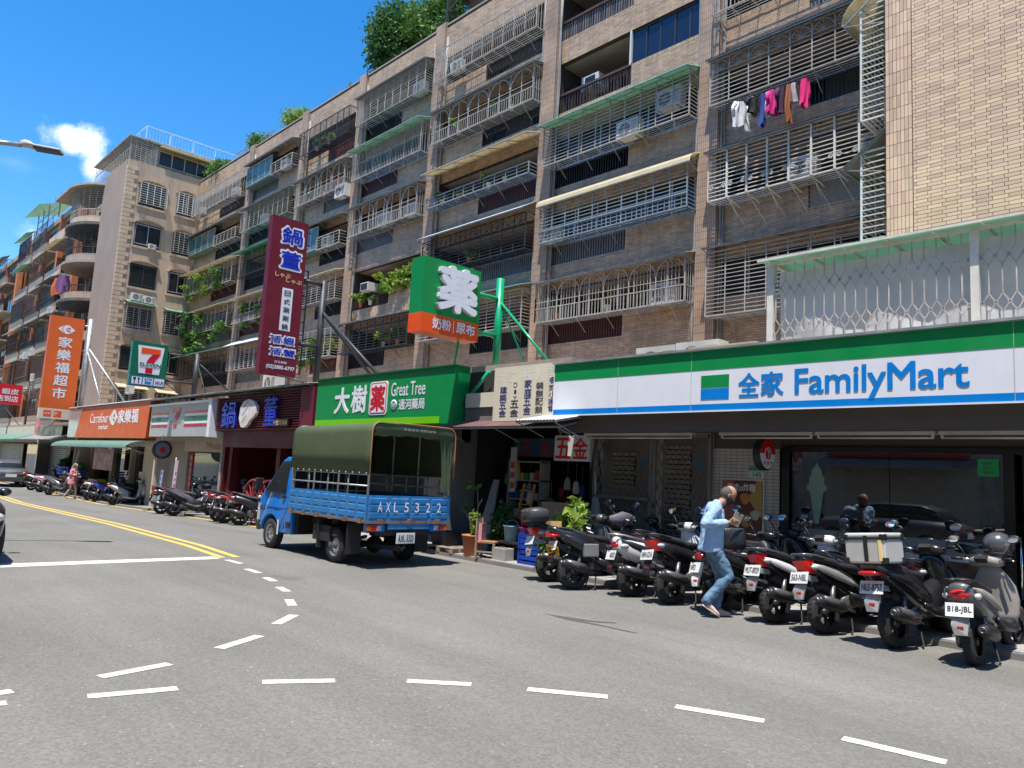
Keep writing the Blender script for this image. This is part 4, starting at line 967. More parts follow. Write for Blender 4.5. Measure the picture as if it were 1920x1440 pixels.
for i in range(14): glyphs('鍋董'[i % 2], (-22.75+.07*(i % 5)+.05*(i//5), -22.69+.07*(i % 5)+.05*(i//5), 2.85+.048*i, 2.9+.048*i), sg_ink, t, 'F', 9.94, .003, name='small_lettering')
MB().box(-20.7, -19.75, 9.98, 10.03, 2.72, 2.94).build('plate', M('wood_dark', (.05, .02, .01), .5), t); glyphs('日式涮涮鍋', (-20.65, -19.8, 2.76, 2.9), sg_yel, t, 'F', 9.98, .004, bold=.015)
for x in (-24.6, -21.2, -18.55): MB().box(x-.12, x+.12, 10.5, 10.75, gz(x), 2.35).build('door_pillar', maroon_slat, hp)
MB().box(-21.3, -18.5, 12.4, 12.5, gz(-20), 2.3).build('dark_door', glass_shop, hp)
t = empty('white_banner', (-22.3, 11.2, 1.2), label='pale cloth figure print hanging in the dark restaurant doorway', cat='banner')
MB().box(-22.6, -22.1, 11.4, 11.42, .5, 1.9).build('cloth', M('pale_print', (.28, .22, .18), .7, var=.5, scale=6), t)
for k, (x, y) in enumerate(((-21.6, 10.0), (-20.5, 9.95))):
    t = empty('wagon_wheel', (x, y, gz(x)), label=('left' if not k else 'right')+' red rimmed decorative wheel leaning outside the restaurant', cat='wheel', group='wheels outside the restaurant')
    pts = [(x+.62*math.cos(a), y, gz(x)+.66+.62*math.sin(a)) for a in np.linspace(0, 2*math.pi, 25)[:-1]]
    MB().tube(pts, .035, 6, closed=True).build('rim', M('wheel_red', (.30, .03, .03), .4), t)
    mb = MB()
    for a in np.linspace(0, math.pi, 7)[:-1]: mb.bar((x+.6*math.cos(a), y, gz(x)+.66+.6*math.sin(a)), (x-.6*math.cos(a), y, gz(x)+.66-.6*math.sin(a)), .03)
    mb.build('spokes', M('wheel_red', (0, 0, 0)), t)
for k_ in range(3): awning(-31.4+4.3*k_, -27.1+4.3*k_, 3.86-.0*k_, 4.1, 9.8, 11.6, 'corr', corr_mat, [sv_holder, hp, hp][k_] if False else hp)
# striped convenience store
sv = shop('convenience store with pale tiled front and teal window under the striped sign', -31.4, -25.1, 10.4, 2.35, ztop=3.7, wm=M('beige_tile', (.40, .35, .29), .6, var=.1))
bt = MATS['beige_tile']
MB().box(-31.3, -29.4, 10.9, 11.1, gz(-30), 2.4).build('wall', bt, sv); MB().box(-25.7, -25.2, 10.8, 11.1, gz(-25), 2.4).build('wall', white_tile, sv)
MB().box(-29.4, -25.7, 11.0, 11.03, gz(-28), 1.95).build('shop_window', M('teal_glass', (.05, .09, .085), .05, spec=.8), sv); MB().box(-29.4, -25.4, 10.75, 11.0, 1.95, 2.4).build('window_header', plaster, sv)
glyphs('Mister', (-27.3, -25.9, 2.05, 2.3), M('faded_red', (.35, .12, .1), .5), sv, 'F', 10.75, .004, bold=.01)
MB().box(-29.3, -29.05, 10.96, 11.0, .3, 1.9).build('red_strip', sg_red, sv)
for i in range(5): glyphs('咖啡集點送'[i], (-29.26, -29.09, 1.62-i*.24, 1.8-i*.24), sg_white, sv, 'F', 10.96, .003)
t = empty('fascia_sign', (-28.1, 10, 2.45), label='grey shop sign with orange, green and red stripes and a big seven', cat='sign')
MB().box(-31.25, -25.12, 10.02, 10.35, 2.45, 3.66).build('sign_box', M('silver_sign', (.45, .45, .45), .4, .2), t)
MB().box(-25.32, -25.08, 9.9, 10.4, 2.42, 3.7).box(-31.3, -25.1, 9.93, 10.02, 3.6, 3.68).build('end_frame', sg_white, t)
for i, (m_, z0, z1) in enumerate(((sg_redor, 3.26, 3.36), (sg_white, 3.18, 3.26), (sg_7g, 2.98, 3.16), (sg_white, 2.9, 2.98), (flat('stripe_crimson', (.42, .0, .03)), 2.79, 2.89))):
    for x0, x1 in ((-31.1, -29.35), (-27.7, -26.0), (-25.97, -25.4)): panel(t, x0, x1, z0, z1, m_, 10.02, .006, 'stripe')
def seven(t, a0, a1, z0, z1, face, at, e=.006):
    def mk(poly, m, nm, d=e):
        w, h = a1-a0, z1-z0; pp = [(a0+x*w, z0+y*h) for x, y in poly]
        mb = MB()
        if face == 'F': mb.prism(pp, at-d, at, 'y')
        else: mb.prism(pp, at, at+d, 'x')
        mb.build(nm, m, t)
    mk([(0, 1), (1, 1), (1, .80), (0, .76)], sg_redor, 'seven_top')
    arc = [(1-.0, .80), (.93, .72), (.80, .58), (.70, .46), (.65, .40)]
    mk([(.62, .785)] + [(1, .80), (.90, .68), (.76, .52), (.67, .40), (.30, .40), (.36, .52), (.46, .65)][0:7], flat('seven_red', (.55, .0, .03)), 'seven_diagonal', e*1.3)
    mk([(.30, .22), (.67, .22), (.65, 0), (.30, 0)], flat('seven_red', (0, 0, 0)), 'seven_stem', e)
seven(t, -28.95, -28.15, 2.76, 3.5, 'F', 10.01); glyphs('ELEVEN', (-29.05, -28.05, 2.95, 3.03), sg_7g, t, 'F', 10.01, .006, bold=.02)
# pole and blade sign
def blade(label, X, pole, poleY, r, pm, z0p, z1p, arms, braces, ft=1):
    t = empty('blade_sign', (X, poleY, z0p), label=label, cat='sign')
    MB().tube([(X, poleY, z0p), (X, poleY, z1p)], r, 16).build('pole', pm, t)
    for z, y0, y1, rr in arms: MB().tube([(X, y0, z), (X, y1, z)], rr, 10).build('arm', pm, t)
    for p, q_, rr in braces: MB().tube([p, q_], rr, 8).build('brace', pm, t)
    return t
def bbox_(t, X, y0, y1, z0, z1, th, m, name='panel'): return MB().box(X-th/2, X+th/2, y0, y1, z0, z1).build(name, m, t)
bs = blade('square green and white blade sign on pole above the stripe-fronted store', -28.66, 0, 10.6, .09, steel_dark, 3.6, 5.6, ((5.45, 9.48, 10.6, .035), (4.45, 9.5, 10.6, .035)),
           (((-28.66, 10.6, 5.3), (-28.66, 12.5, 3.9), .03), ((-28.66, 10.6, 5.3), (-27.3, 10.6, 3.8), .02), ((-28.66, 9.5, 4.4), (-28.66, 10.5, 3.75), .02)))
bbox_(bs, -28.66, 8.28, 9.5, 4.14, 5.72, .22, sg_7g); F = -28.55
MB().prism([(8.46, 5.6), (9.36, 5.6), (9.26, 4.6), (8.56, 4.6)], F, F+.008, 'x').build('white_field', sg_white, bs)
seven(bs, 8.58, 9.24, 4.62, 5.52, 'X', F+.008); MB().box(F+.01, F+.014, 8.56, 9.3, 4.86, 5.0).build('white_bar', sg_white, bs); glyphs('ELEVEN', (8.58, 9.28, 4.87, 4.99), sg_7g, bs, 'X', F+.016, .004, bold=.03)
MB().box(F, F+.006, 8.3, 9.48, 4.16, 4.5).build('blue_strip', flat('strip_blue', (.03, .12, .30)), bs)
for i in range(3): MB().box(F+.006, F+.01, 8.36+i*.38, 8.7+i*.38, 4.2, 4.46).build('service_box', sg_white, bs)
glyphs('ATM', (8.78, 9.03, 4.36, 4.44), sg_ink, bs, 'X', F+.01, .003, bold=.02); MB().box(F+.01, F+.013, 8.8, 9.02, 4.23, 4.33).build('note_icon', sg_blue, bs)
glyphs('Wi-Fi', (9.15, 9.43, 4.24, 4.38), sg_ink, bs, 'X', F+.01, .003, bold=.02)
fk = MB(); fk.box(F+.01, F+.013, 8.44, 8.47, 4.22, 4.42); fk.box(F+.01, F+.013, 8.41, 8.5, 4.36, 4.44); fk.box(F+.01, F+.013, 8.58, 8.61, 4.22, 4.4); fk.lathe([(.001, 0), (.04, 0)], 10, 'x', (F+.013, 8.595, 4.4)); fk.build('cutlery_icon', sg_ink, bs)
# green pharmacy blade
X = -11.9
bs = blade('green and red-orange square blade sign with one huge white character on a green pole', X, 0, 10.65, .085, sg_green, 3.6, 5.88, ((5.42, 9.9, 10.6, .05), (4.62, 9.9, 10.6, .05)),
           (((X, 10.65, 5.4), (X+1.75, 10.65, 3.78), .028), ((X, 10.65, 5.4), (X+.7, 10.9, 3.9), .02), ((X, 9.6, 4.4), (X-1.0, 10.3, 3.9), .028), ((X+.2, 10.3, 3.8), (X-.6, 10.3, 3.1), .04)))
gp = M('pole_green', (.0, .30, .13), .35, coat=.3)
for o in bs.children:
    if o.name.split('.')[0] in ('pole', 'arm', 'brace'): o.data.materials[0] = gp
bbox_(bs, X, 8.46, 9.92, 4.72, 5.84, .42, sg_green); bbox_(bs, X, 8.46, 9.92, 4.35, 4.72, .42, sg_redor, 'lower_panel'); F = X+.21
glyphs('薬', (8.82, 9.76, 4.86, 5.72), sg_white, bs, 'X', F, .09, bold=.045)
glyphs('奶粉', (8.74, 9.2, 4.45, 4.66), sg_white, bs, 'X', F, .006, bold=.03); glyphs('尿布', (9.34, 9.82, 4.45, 4.67), sg_white, bs, 'X', F, .006, bold=.03); MB().box(F, F+.005, 9.26, 9.275, 4.42, 4.68).build('divider', sg_white, bs)
# maroon hot pot blade
X = -19.55
bs = blade('tall maroon blade sign with blue and white characters and a phone number', X, 0, 10.62, .09, steel_dark, 3.7, 7.0, ((6.88, 9.9, 10.62, .06), (5.05, 9.9, 10.62, .06)),
           (((X, 10.62, 6.1), (X+3.1, 10.9, 3.9), .05), ((X, 10.62, 6.1), (X+.2, 12.8, 4.0), .05), ((X, 9.3, 4.1), (X+1.0, 9.95, 3.85), .02)))
bbox_(bs, X, 8.84, 9.92, 4.06, 8.5, .24, sg_maroon); F = X+.12
mb = MB()
for z in np.linspace(4.2, 8.3, 12): mb.bar((X-.05, 9.94, z), (X-.05, 10.12, z), .03)
mb.bar((X-.05, 10.12, 4.2), (X-.05, 10.12, 7.2), .035); mb.build('rear_ladder', steel_dark, bs)
def outl(ch, box, d=.0):
    glyphs(ch, (box[0]-.03, box[1]+.03, box[2]-.03, box[3]+.03), sg_white, bs, 'X', F, .004, bold=.07, name='lettering_outline'); glyphs(ch, box, sg_royal, bs, 'X', F+.004, .006, bold=.028)
outl('鍋', (9.16, 9.76, 7.78, 8.24)); outl('董', (9.19, 9.75, 7.10, 7.56))
outl('活', (9.08, 9.38, 4.95, 5.15)); outl('蝦', (9.46, 9.78, 4.95, 5.15)); outl('活', (9.1, 9.42, 4.62, 4.81)); outl('蟹', (9.49, 9.83, 4.62, 4.81))
glyphs('しゃぶ', (9.05, 9.5, 6.8, 6.93), sg_yel, bs, 'X', F, .004, bold=.01); glyphs('しゃぶ', (9.38, 9.86, 6.69, 6.81), sg_yel, bs, 'X', F, .004, bold=.01)
MB().box(F, F+.004, 9.3, 9.62, 5.32, 6.52).build('white_field', sg_white, bs)
for i, ch in enumerate('日式涮涮鍋'): glyphs(ch, (9.37, 9.55, 6.30-i*.235, 6.45-i*.235), sg_ink, bs, 'X', F+.004, .003, bold=.02)
glyphs('訂位專線', (9.26, 9.62, 4.40, 4.47), sg_white, bs, 'X', F, .003, bold=.01); glyphs('(02)2885-6797', (9.03, 9.86, 4.21, 4.34), sg_white, bs, 'X', F, .004, bold=.03)
# supermarket
sm = shop('supermarket with green awning under the orange sign', -43.5, -31.5, 10.4, 2.1, ztop=3.8, wm=plaster)
MB().box(-42.5, -33.6, 11.2, 11.25, gz(-40), 2.1).build('shop_window', glass_shop, sm)
for x in (-42.6, -39.2, -36.4, -34): MB().box(x-.1, x+.1, 11.0, 11.2, gz(-40), 2.1).build('window_post', bt, sm)
MB().box(-33.4, -31.6, 10.6, 10.9, gz(-32), 2.4).build('wall', plaster, sm)
awning(-43.3, -31.6, 1.98, 2.3, 9.3, 10.4, 'round', M('awning_green', (.10, .19, .14), .6), sm)
t = empty('promotion_banner', (-39, 10.5, 1.3), label='pink and white promotion banner hanging under the green awning', cat='banner')
MB().box(-40.2, -37.2, 10.5, 10.52, .95, 1.95).build('cloth', M('pink_print', (.55, .38, .42), .7, var=.5, scale=2.5), t)
t = empty('fascia_sign', (-37.5, 10, 2.4), label='orange shop sign with white supermarket lettering', cat='sign')
MB().add([(-43.4, 10.0, 2.42), (-31.6, 10.0, 2.38), (-31.4, 10.0, 3.9), (-43.4, 10.0, 3.84), (-43.4, 10.4, 2.42), (-31.6, 10.4, 2.38), (-31.4, 10.4, 3.9), (-43.4, 10.4, 3.84)], [(0,1,2,3),(4,7,6,5),(0,4,5,1),(1,5,6,2),(2,6,7,3),(3,7,4,0)]).build('sign_box', sg_orange, t)
MB().prism([(-43.38, 2.44), (-41.9, 2.44), (-41.1, 3.83), (-43.38, 3.82)], 9.99, 10.0).build('silver_end', alu, t)
MB().box(-43.45, -31.35, 9.94, 10.4, 3.9, 3.94).build('top_trim', sg_white, t)
glyphs('Carrefour', (-39.6, -36.75, 3.08, 3.52), sg_white, t, 'F', 10, .008); glyphs('market', (-38.1, -36.7, 2.78, 3.0), sg_white, t, 'F', 10, .008)
def carr(t, c, z, w, h, face, at):
    def mk(poly, m, d):
        pp = [(c+x*w, z+y*h) for x, y in poly]; mb = MB()
        mb.prism(pp, at-d, at, 'y') if face == 'F' else mb.prism(pp, at, at+d, 'x'); mb.build('emblem', m, t)
    mk([(-1, 0), (-.28, .9), (-.48, .45), (-.56, 0), (-.48, -.45), (-.28, -.9)], sg_white, .006)
    mk([(-.1, .95), (.22, .98), (1, 0), (.22, -.98), (-.1, -.95), (-.38, -.5), (-.44, 0), (-.38, .5)], sg_white, .006)
    mk([(.1, .42), (.42, .56), (.42, .12), (.2, .12), (.12, .2), (.02, 0), (.12, -.2), (.2, -.12), (.42, -.12), (.42, -.56), (.1, -.42), (-.06, -.2), (-.08, 0), (-.06, .2)], sg_orange, .009)
carr(t, -36.05, 3.28, .6, .34, 'F', 10.0)
for i, ch in enumerate('家樂福'): glyphs(ch, (-35.35+i*.9, -34.55+i*.9, 3.02, 3.58), sg_white, t, 'F', 10, .008, bold=.025)
X = -44.06
bs = blade('tall orange blade sign with white characters and arrow emblem on grey pole', X, 0, 10.6, .13, steel, 3.3, 8.7, ((8.3, 10.3, 10.6, .05), (7.0, 10.3, 10.6, .05), (5.6, 10.3, 10.6, .05), (4.3, 10.3, 10.6, .05)),
           (((X, 10.6, 7.2), (X+2.0, 12.6, 3.8), .06), ((X, 10.6, 7.0), (X+3.2, 10.8, 3.9), .05)))
bbox_(bs, X, 8.72, 10.28, 3.84, 8.6, .3, sg_orange); bbox_(bs, X, 8.72, 10.28, 3.32, 3.84, .3, sg_cream, 'lower_panel'); F = X+.15
carr(bs, 9.5, 7.95, .4, .24, 'X', F)
for i, ch in enumerate('家樂福超市'): glyphs(ch, (9.2, 9.82, 7.02-i*.66, 7.55-i*.66), sg_white, bs, 'X', F, .006, bold=.02)
for i in range(2): MB().box(F, F+.005, 8.92+i*.45, 9.28+i*.45, 3.42, 3.74).build('service_box', sg_redor, bs)
glyphs('ATM', (8.96, 9.24, 3.53, 3.63), sg_white, bs, 'X', F+.005, .003); glyphs('P', (9.42, 9.55, 3.5, 3.66), sg_white, bs, 'X', F+.005, .003)
# small red pickup-point sign and the shops beyond
X = -62
bs = blade('small square red blade sign with white characters at the left edge', X, 0, 11.6, .05, steel_dark, 3.2, 6.2, ((5.9, 11, 11.6, .03),), (((X, 10.2, 4.6), (X+1.5, 11.6, 2.6), .03),))
bbox_(bs, X, 9.5, 11.15, 4.75, 6.15, .2, sg_red); glyphs('蝦皮', (9.95, 10.95, 5.45, 5.85), sg_white, bs, 'X', X+.1, .004, bold=.01); glyphs('店到店', (9.7, 10.95, 4.95, 5.35), sg_white, bs, 'X', X+.1, .004, bold=.015)
for i, (x0, x1, m_, lb) in enumerate(((-52.5, -43.6, shop_wall, 'dim shuttered shop with a dark box sign left of the supermarket'), (-68, -52.6, plaster, 'pale fronted shop with roller shutter at the far left'), (-95, -68.2, dark_wall, 'far row of ground floor shops at the left edge'))):
    s_ = shop(lb, x0, x1, 10.6, 2.2, 3.3, wm=m_)
    sh_ = MB()
    for z in np.arange(gz(-50), 2.1, .12): sh_.box(x0+.4, x0+(x1-x0)*.55, 11.2, 11.24, z, z+.1)
    sh_.build('shutter', corr_mat, s_); MB().box(x0+(x1-x0)*.6, x1-.4, 11.3, 11.35, gz(-50), 2.1).build('shop_window', glass_shop, s_)
    awning(x0+.2, x1-.3, 2.3, 2.7, 9.4, 10.6, 'flat', [corr_mat, mint, cream_sheet][i], s_)
t = empty('fascia_sign', (-48, 10.2, 2.6), label='plain black box sign with a red panel beside the orange blade sign', cat='sign'); MB().box(-50.5, -45, 10.1, 10.4, 2.45, 3.05).build('sign_box', frame_black, t); MB().box(-52.3, -49.5, 10.3, 10.45, 2.7, 3.5).build('red_panel', sg_red, t)
t = empty('oval_sign', (-47, 9.9, 3.5), label='pale oval sign with dark lettering above the black box sign', cat='sign')
MB().lathe([(.001, -.08), (1, -.08), (1, .08), (.001, .08)], 24, 'y', T=Matrix.Translation((-47.6, 9.9, 3.55)) @ Matrix.Diagonal((1.6, 1, .5, 1))).build('plate', M('oval_pale', (.5, .52, .54), .4, var=.3, scale=2), t); glyphs('鮮魚湯', (-48.8, -46.4, 3.35, 3.75), sg_ink, t, 'F', 9.81, .01)
# round beverage sign, house number, poster
t = empty('round_sign', (-5.75, 10.7, 2.2), label='round red and white illuminated-box sign hanging over the tiled wall', cat='sign')
MB().lathe([(.001, -.06), (.24, -.06), (.25, -.05), (.25, .05), (.24, .06), (.001, .06)], 32, 'x', (-5.75, 10.72, 2.2)).build('drum', frame_black, t)
def disc(r, a0, a1, m, d, nm):
    pts = [(10.72+r*math.cos(a), 2.2+r*math.sin(a)) for a in np.linspace(a0, a1, 24)]; MB().prism(pts, -5.69, -5.69+d, 'x').build(nm, m, t)
disc(.225, 0, math.pi, sg_red, .006, 'upper_half'); disc(.225, math.pi, 2*math.pi, sg_white, .006, 'lower_half'); disc(.1, 0, 2*math.pi-.2, sg_white, .008, 'ring'); disc(.085, 0, 2*math.pi-.2, sg_red, .010, 'centre'); glyphs('Y', (10.68, 10.76, 2.14, 2.27), sg_white, t, 'X', -5.68, .004, bold=.02)
for i, ch in enumerate('養樂多'): glyphs(ch, (10.57+i*.11, 10.65+i*.11, 2.03, 2.09), sg_red, t, 'X', -5.684, .003)
MB().bar((-5.75, 10.72, 2.44), (-5.75, 10.72, 2.58), .02).build('hanger', steel, t)
t = empty('house_number', (-6.12, 11.19, 1.9), label='small white and green house number plate on the tiled wall', cat='house number'); MB().box(-6.26, -5.99, 11.175, 11.19, 1.83, 1.95).build('plate', paper, t); MB().box(-6.26, -5.99, 11.172, 11.19, 1.95, 2.01).build('green_strip', gsg, t); glyphs('145', (-6.18, -6.04, 1.85, 1.93), sg_ink, t, 'F', 11.175, .003)
t = empty('wall_poster', (-6.3, 11.19, 1.4), label='framed poster of a chicken meal on the tiled wall behind the man', cat='poster')
MB().box(-6.75, -5.98, 11.17, 11.19, .82, 1.82).build('frame', alu, t)
pm_ = M('poster_food', (.35, .15, .05), .4, var=.2)
MB().box(-6.72, -6.01, 11.16, 11.17, .85, 1.79).build('print', M('poster_dark', (.12, .03, .02), .4, var=.3, scale=3), t)
MB().prism([(-6.72, .85), (-6.5, .85), (-6.5, 1.79), (-6.72, 1.79)], 11.156, 11.16).build('print_red', flat('poster_pinkred', (.33, .10, .09)), t)
MB().prism([(-6.1, 1.79), (-6.01, 1.79), (-6.01, 1.2), (-6.25, 1.5)], 11.156, 11.16).build('print_yellow', flat('poster_yellow', (.42, .27, .05)), t)
for c, r, m_ in (((-6.3, 1.5), .09, 'poster_fry'), ((-6.28, 1.15), .1, 'poster_fry'), ((-6.12, 1.25), .08, 'poster_cream')):
    MB().prism([(c[0]+r*(1+.2*math.sin(3*a))*math.cos(a), c[1]+r*math.sin(a)) for a in np.linspace(0, 6.1, 14)], 11.153, 11.16).build('print_food', flat(m_, (.5, .2, .04) if m_ == 'poster_fry' else (.5, .42, .32)), t)
glyphs('脆皮o炸雞', (-6.62, -6.12, 1.62, 1.74), sg_white, t, 'F', 11.152, .002, bold=.02)
t = empty('parking_notice', (-5.85, 11.19, .8), label='small white and blue accessibility notice beside the glass front', cat='notice'); MB().box(-5.97, -5.78, 11.17, 11.19, .62, 1.0).build('plate', paper, t); MB().box(-5.94, -5.81, 11.165, 11.17, .66, .84).build('blue_field', sg_blue, t); glyphs('服務鈴', (-5.95, -5.8, .89, .96), sg_ink, t, 'F', 11.17, .002)
# feather banners and round sign by the striped store
t = empty('round_sign', (-29.3, 9.9, 1.8), label='dark round sign with red centre on the pale pillar beside the striped sign', cat='sign'); MB().lathe([(.001, -.08), (.34, -.08), (.34, .08), (.001, .08)], 24, 'x', (-29.3, 9.9, 1.95)).build('drum', steel_dark, t); MB().lathe([(.001, 0), (.26, 0)], 20, 'x', (-29.21, 9.9, 1.95)).build('ring', M('ring_grey', (.16, .17, .17), .5), t); MB().lathe([(.001, 0), (.11, 0)], 20, 'x', (-29.20, 9.9, 1.95)).build('centre', sg_red, t); MB().bar((-29.3, 9.9, 2.28), (-29.3, 9.9, 2.5), .03).build('hanger', steel, t)
for i, (x, y, m_, h, lb) in enumerate(((-29.4, 9.9, M('banner_blue', (.30, .45, .55), .7, var=.3, scale=2), 1.5, 'narrow pale blue feather banner beside the round dark sign'), (-28.0, 9.9, M('banner_pink', (.55, .42, .50), .7, var=.3, scale=2), 1.85, 'leaning pink and white feather banner in front of the teal window'))):
    t = empty('feather_banner', (x, y, gz(x)), label=lb, cat='banner')
    MB().tube([(x, y, gz(x)), (x+.25, y, gz(x)+h+.1)], .015, 6).build('pole', steel, t); MB().prism([(x+.06, gz(x)+.25), (x+.4, gz(x)+.3), (x+.52, gz(x)+h), (x+.25, gz(x)+h)], y-.012, y+.0).build('cloth', m_, t)
    for j in range(5): glyphs('大杯咖啡買'[j], (x+.18+.03*j, x+.36+.03*j, gz(x)+.5+.2*j, gz(x)+.64+.2*j), sg_red if i == 0 else sg_ink, t, 'F', y-.012, .002)
# ---------------------------------------------------------------- the blue canvas-topped lorry
blue = M('truck_blue', (.0, .16, .55), .3, var=.08, coat=.5, dirt=.12, dcol=(.05, .1, .2)); blue_old = M('truck_bed_blue', (.02, .17, .42), .45, var=.18, scale=5, dirt=.35, dcol=(.16, .17, .17), dscale=(3, 3, 2))
canvas = M('canvas_green', (.062, .085, .038), .75, var=.12, scale=2, bump=.35, bscale=7); canvas_in = canvas
rust = M('rusty_rail', (.25, .16, .11), .6, .4, var=.3, scale=9, dirt=.4); under = M('chassis_black', (.02, .02, .022), .7, var=.3)
red_l = flat('lamp_red', (.55, .01, .01), .15, coat=.6); amber = flat('lamp_amber', (.45, .13, .01), .15, coat=.6); clear_l = flat('lamp_clear', (.45, .45, .45), .12, coat=.5); plate_w = flat('plate_white', (.68, .68, .66), .4, dirt=.1); plate_ink = flat('plate_ink', (.02, .02, .04), .5)
rim_m = M('wheel_steel', (.45, .45, .45), .35, .8, var=.15, dirt=.3)
def wheel(par, loc, r, w, style='car', rm=None, name='wheel'):
    mb = MB(); mb.lathe([(r*.62, -w/2), (r*.9, -w/2), (r*.98, -w*.38), (r, -w*.2), (r, w*.2), (r*.98, w*.38), (r*.9, w/2), (r*.62, w/2)], 32, 'y')
    for k in range(28):
        a = 2*math.pi*k/28; mb.box(-.008, .008, -w*.36, w*.36, r-.004, r+.004, T=Matrix.Rotation(a, 4, 'Y'))
    o = mb.build(name, rubber, par, local=True); o.location = loc
    rb_ = MB()
    if style == 'car':
        for s_ in (1, -1):
            rb_.lathe([(.001, s_*w*.18), (r*.2, s_*w*.2), (r*.25, s_*w*.3), (r*.4, s_*w*.32), (r*.52, s_*w*.22), (r*.6, s_*w*.44), (r*.64, s_*w*.46)], 28, 'y')
            for k in range(5): a = 2*math.pi*k/5; rb_.lathe([(.001, s_*w*.34), (.012, s_*w*.34), (.014, s_*w*.3)], 6, 'y', (r*.3*math.cos(a), 0, r*.3*math.sin(a)))
        b = MB()
        for k in range(10):
            a = 2*math.pi*(k+.5)/10; b.box(r*.43, r*.5, -w*.34, w*.34, -.018, .018, T=Matrix.Rotation(a, 4, 'Y'))
        rb_.build('rim', rm or rim_m, o, local=True); b.build('vent_hole', under, o, local=True)
    else:
        rb_.lathe([(r*.60, -w*.4), (r*.66, -w*.4), (r*.66, w*.4), (r*.60, w*.4)], 28, 'y'); rb_.lathe([(.001, -w*.45), (r*.18, -w*.45), (r*.18, w*.45), (.001, w*.45)], 14, 'y')
        for k in range(5):
            a = 2*math.pi*k/5
            for d in (-.09, .09): rb_.bar((r*.12*math.cos(a+d*3), 0, r*.12*math.sin(a+d*3)), (r*.63*math.cos(a+d*1.2), 0, r*.63*math.sin(a+d*1.2)), .018, .03)
        rb_.build('rim', rm or black_pl, o, local=True)
    return o
tr = empty('blue_truck', (-11.84, 7.83, 0), math.pi, label='blue light lorry with green canvas top stopped at the kerb', cat='truck')
def W(z): return .80-max(0, z-1.05)*.14-max(0, .45-z)*.2
def cabside(pts):
    mb = MB(); n = len(pts); vs = [(x, W(z), z) for x, z in pts]+[(x, -W(z), z) for x, z in pts]
    mb.add(vs, [tuple(range(n)), tuple(range(2*n-1, n-1, -1))]+[(i, i+n, (i+1) % n+n, (i+1) % n) for i in range(n)]); return mb
arch = [(2.47+.37*math.cos(a), .29+.37*math.sin(a)) for a in np.linspace(math.pi-.1, .1, 12)]
prof = [(1.62, .33)]+arch+[(2.93, .34), (3.0, .45), (3.02, .7), (2.97, .95), (2.86, 1.12), (2.28, 1.74), (2.15, 1.80), (1.72, 1.83), (1.64, 1.80), (1.62, 1.0)]
o = cabside(prof).build('cab', blue, tr, local=True); md = o.modifiers.new('bevel', 'BEVEL'); md.width = .03; md.segments = 3; md.limit_method = 'ANGLE'; md.angle_limit = .6
def sidepanel(pts, e, m, nm, both=True):
    for s_ in ((1, -1) if both else (1,)):
        mb = MB(); n = len(pts)
        mb.add([(x, s_*(W(z)+e), z) for x, z in pts]+[(x, s_*(W(z)-.01), z) for x, z in pts], [tuple(range(n)), tuple(range(2*n-1, n-1, -1))]+[(i, i+n, (i+1) % n+n, (i+1) % n) for i in range(n)])
        mb.build(nm, m, tr, local=True)
sidepanel([(1.98, 1.12), (2.72, 1.13), (2.27, 1.66), (2.0, 1.68)], .006, glass_dark, 'side_window'); sidepanel([(1.93, 1.08), (2.8, 1.09), (2.3, 1.71), (1.95, 1.73)], .003, frame_black, 'window_seal')
sidepanel([(1.9, .42), (1.915, .42), (1.915, 1.74), (1.9, 1.74)], .002, under, 'door_gap'); sidepanel([(1.64, .80), (2.95, .80), (2.95, .815), (1.64, .815)], .004, M('truck_blue_dark', (.0, .09, .35), .4), 'door_crease')
sidepanel([(1.90, 1.0), (2.02, 1.0), (2.02, 1.05), (1.90, 1.05)], .02, frame_black, 'door_handle'); sidepanel([(2.93, .5), (3.03, .5), (3.01, .85), (2.93, .85)], .01, clear_l, 'headlight')
sidepanel([(2.9, .32), (3.06, .32), (3.06, .52), (2.9, .52)], .012, black_pl, 'bumper'); sidepanel([(1.66, .45), (1.80, .45), (1.80, .56), (1.66, .56)], .004, black_pl, 'side_vent')
mb = MB(); mb.add([(2.84, .66, 1.16), (2.84, -.66, 1.16), (2.34, -.6, 1.71), (2.34, .6, 1.71)], [(0, 1, 2, 3)]); mb.v = [(x+.012, y, z+.012) for x, y, z in mb.v]; mb.build('windscreen', glass_dark, tr, local=True)
mb = MB(); mb.sloft([(1.66, 0, 1.98, .62, .17), (1.8, 0, 1.96, .62, .15), (2.0, 0, 1.89, .58, .08), (2.12, 0, 1.85, .5, .03)], 'x', 20, e=5); mb.build('roof_spoiler', flat('spoiler_white', (.70, .68, .60), .4), tr, local=True)
for s_ in (1, -1):
    mb = MB(); mb.box(2.68, 2.74, s_*.98-.075*1, s_*.98+.075, 1.12, 1.36); m_ = mb.build('mirror', black_pl, tr, local=True); mm = m_.modifiers.new('b', 'BEVEL'); mm.width = .025; mm.segments = 3
    MB().bar((2.75, s_*.76, 1.16), (2.71, s_*.93, 1.16), .02).bar((2.72, s_*.74, 1.32), (2.71, s_*.93, 1.32), .02).build('mirror_arm', black_pl, m_, local=True)
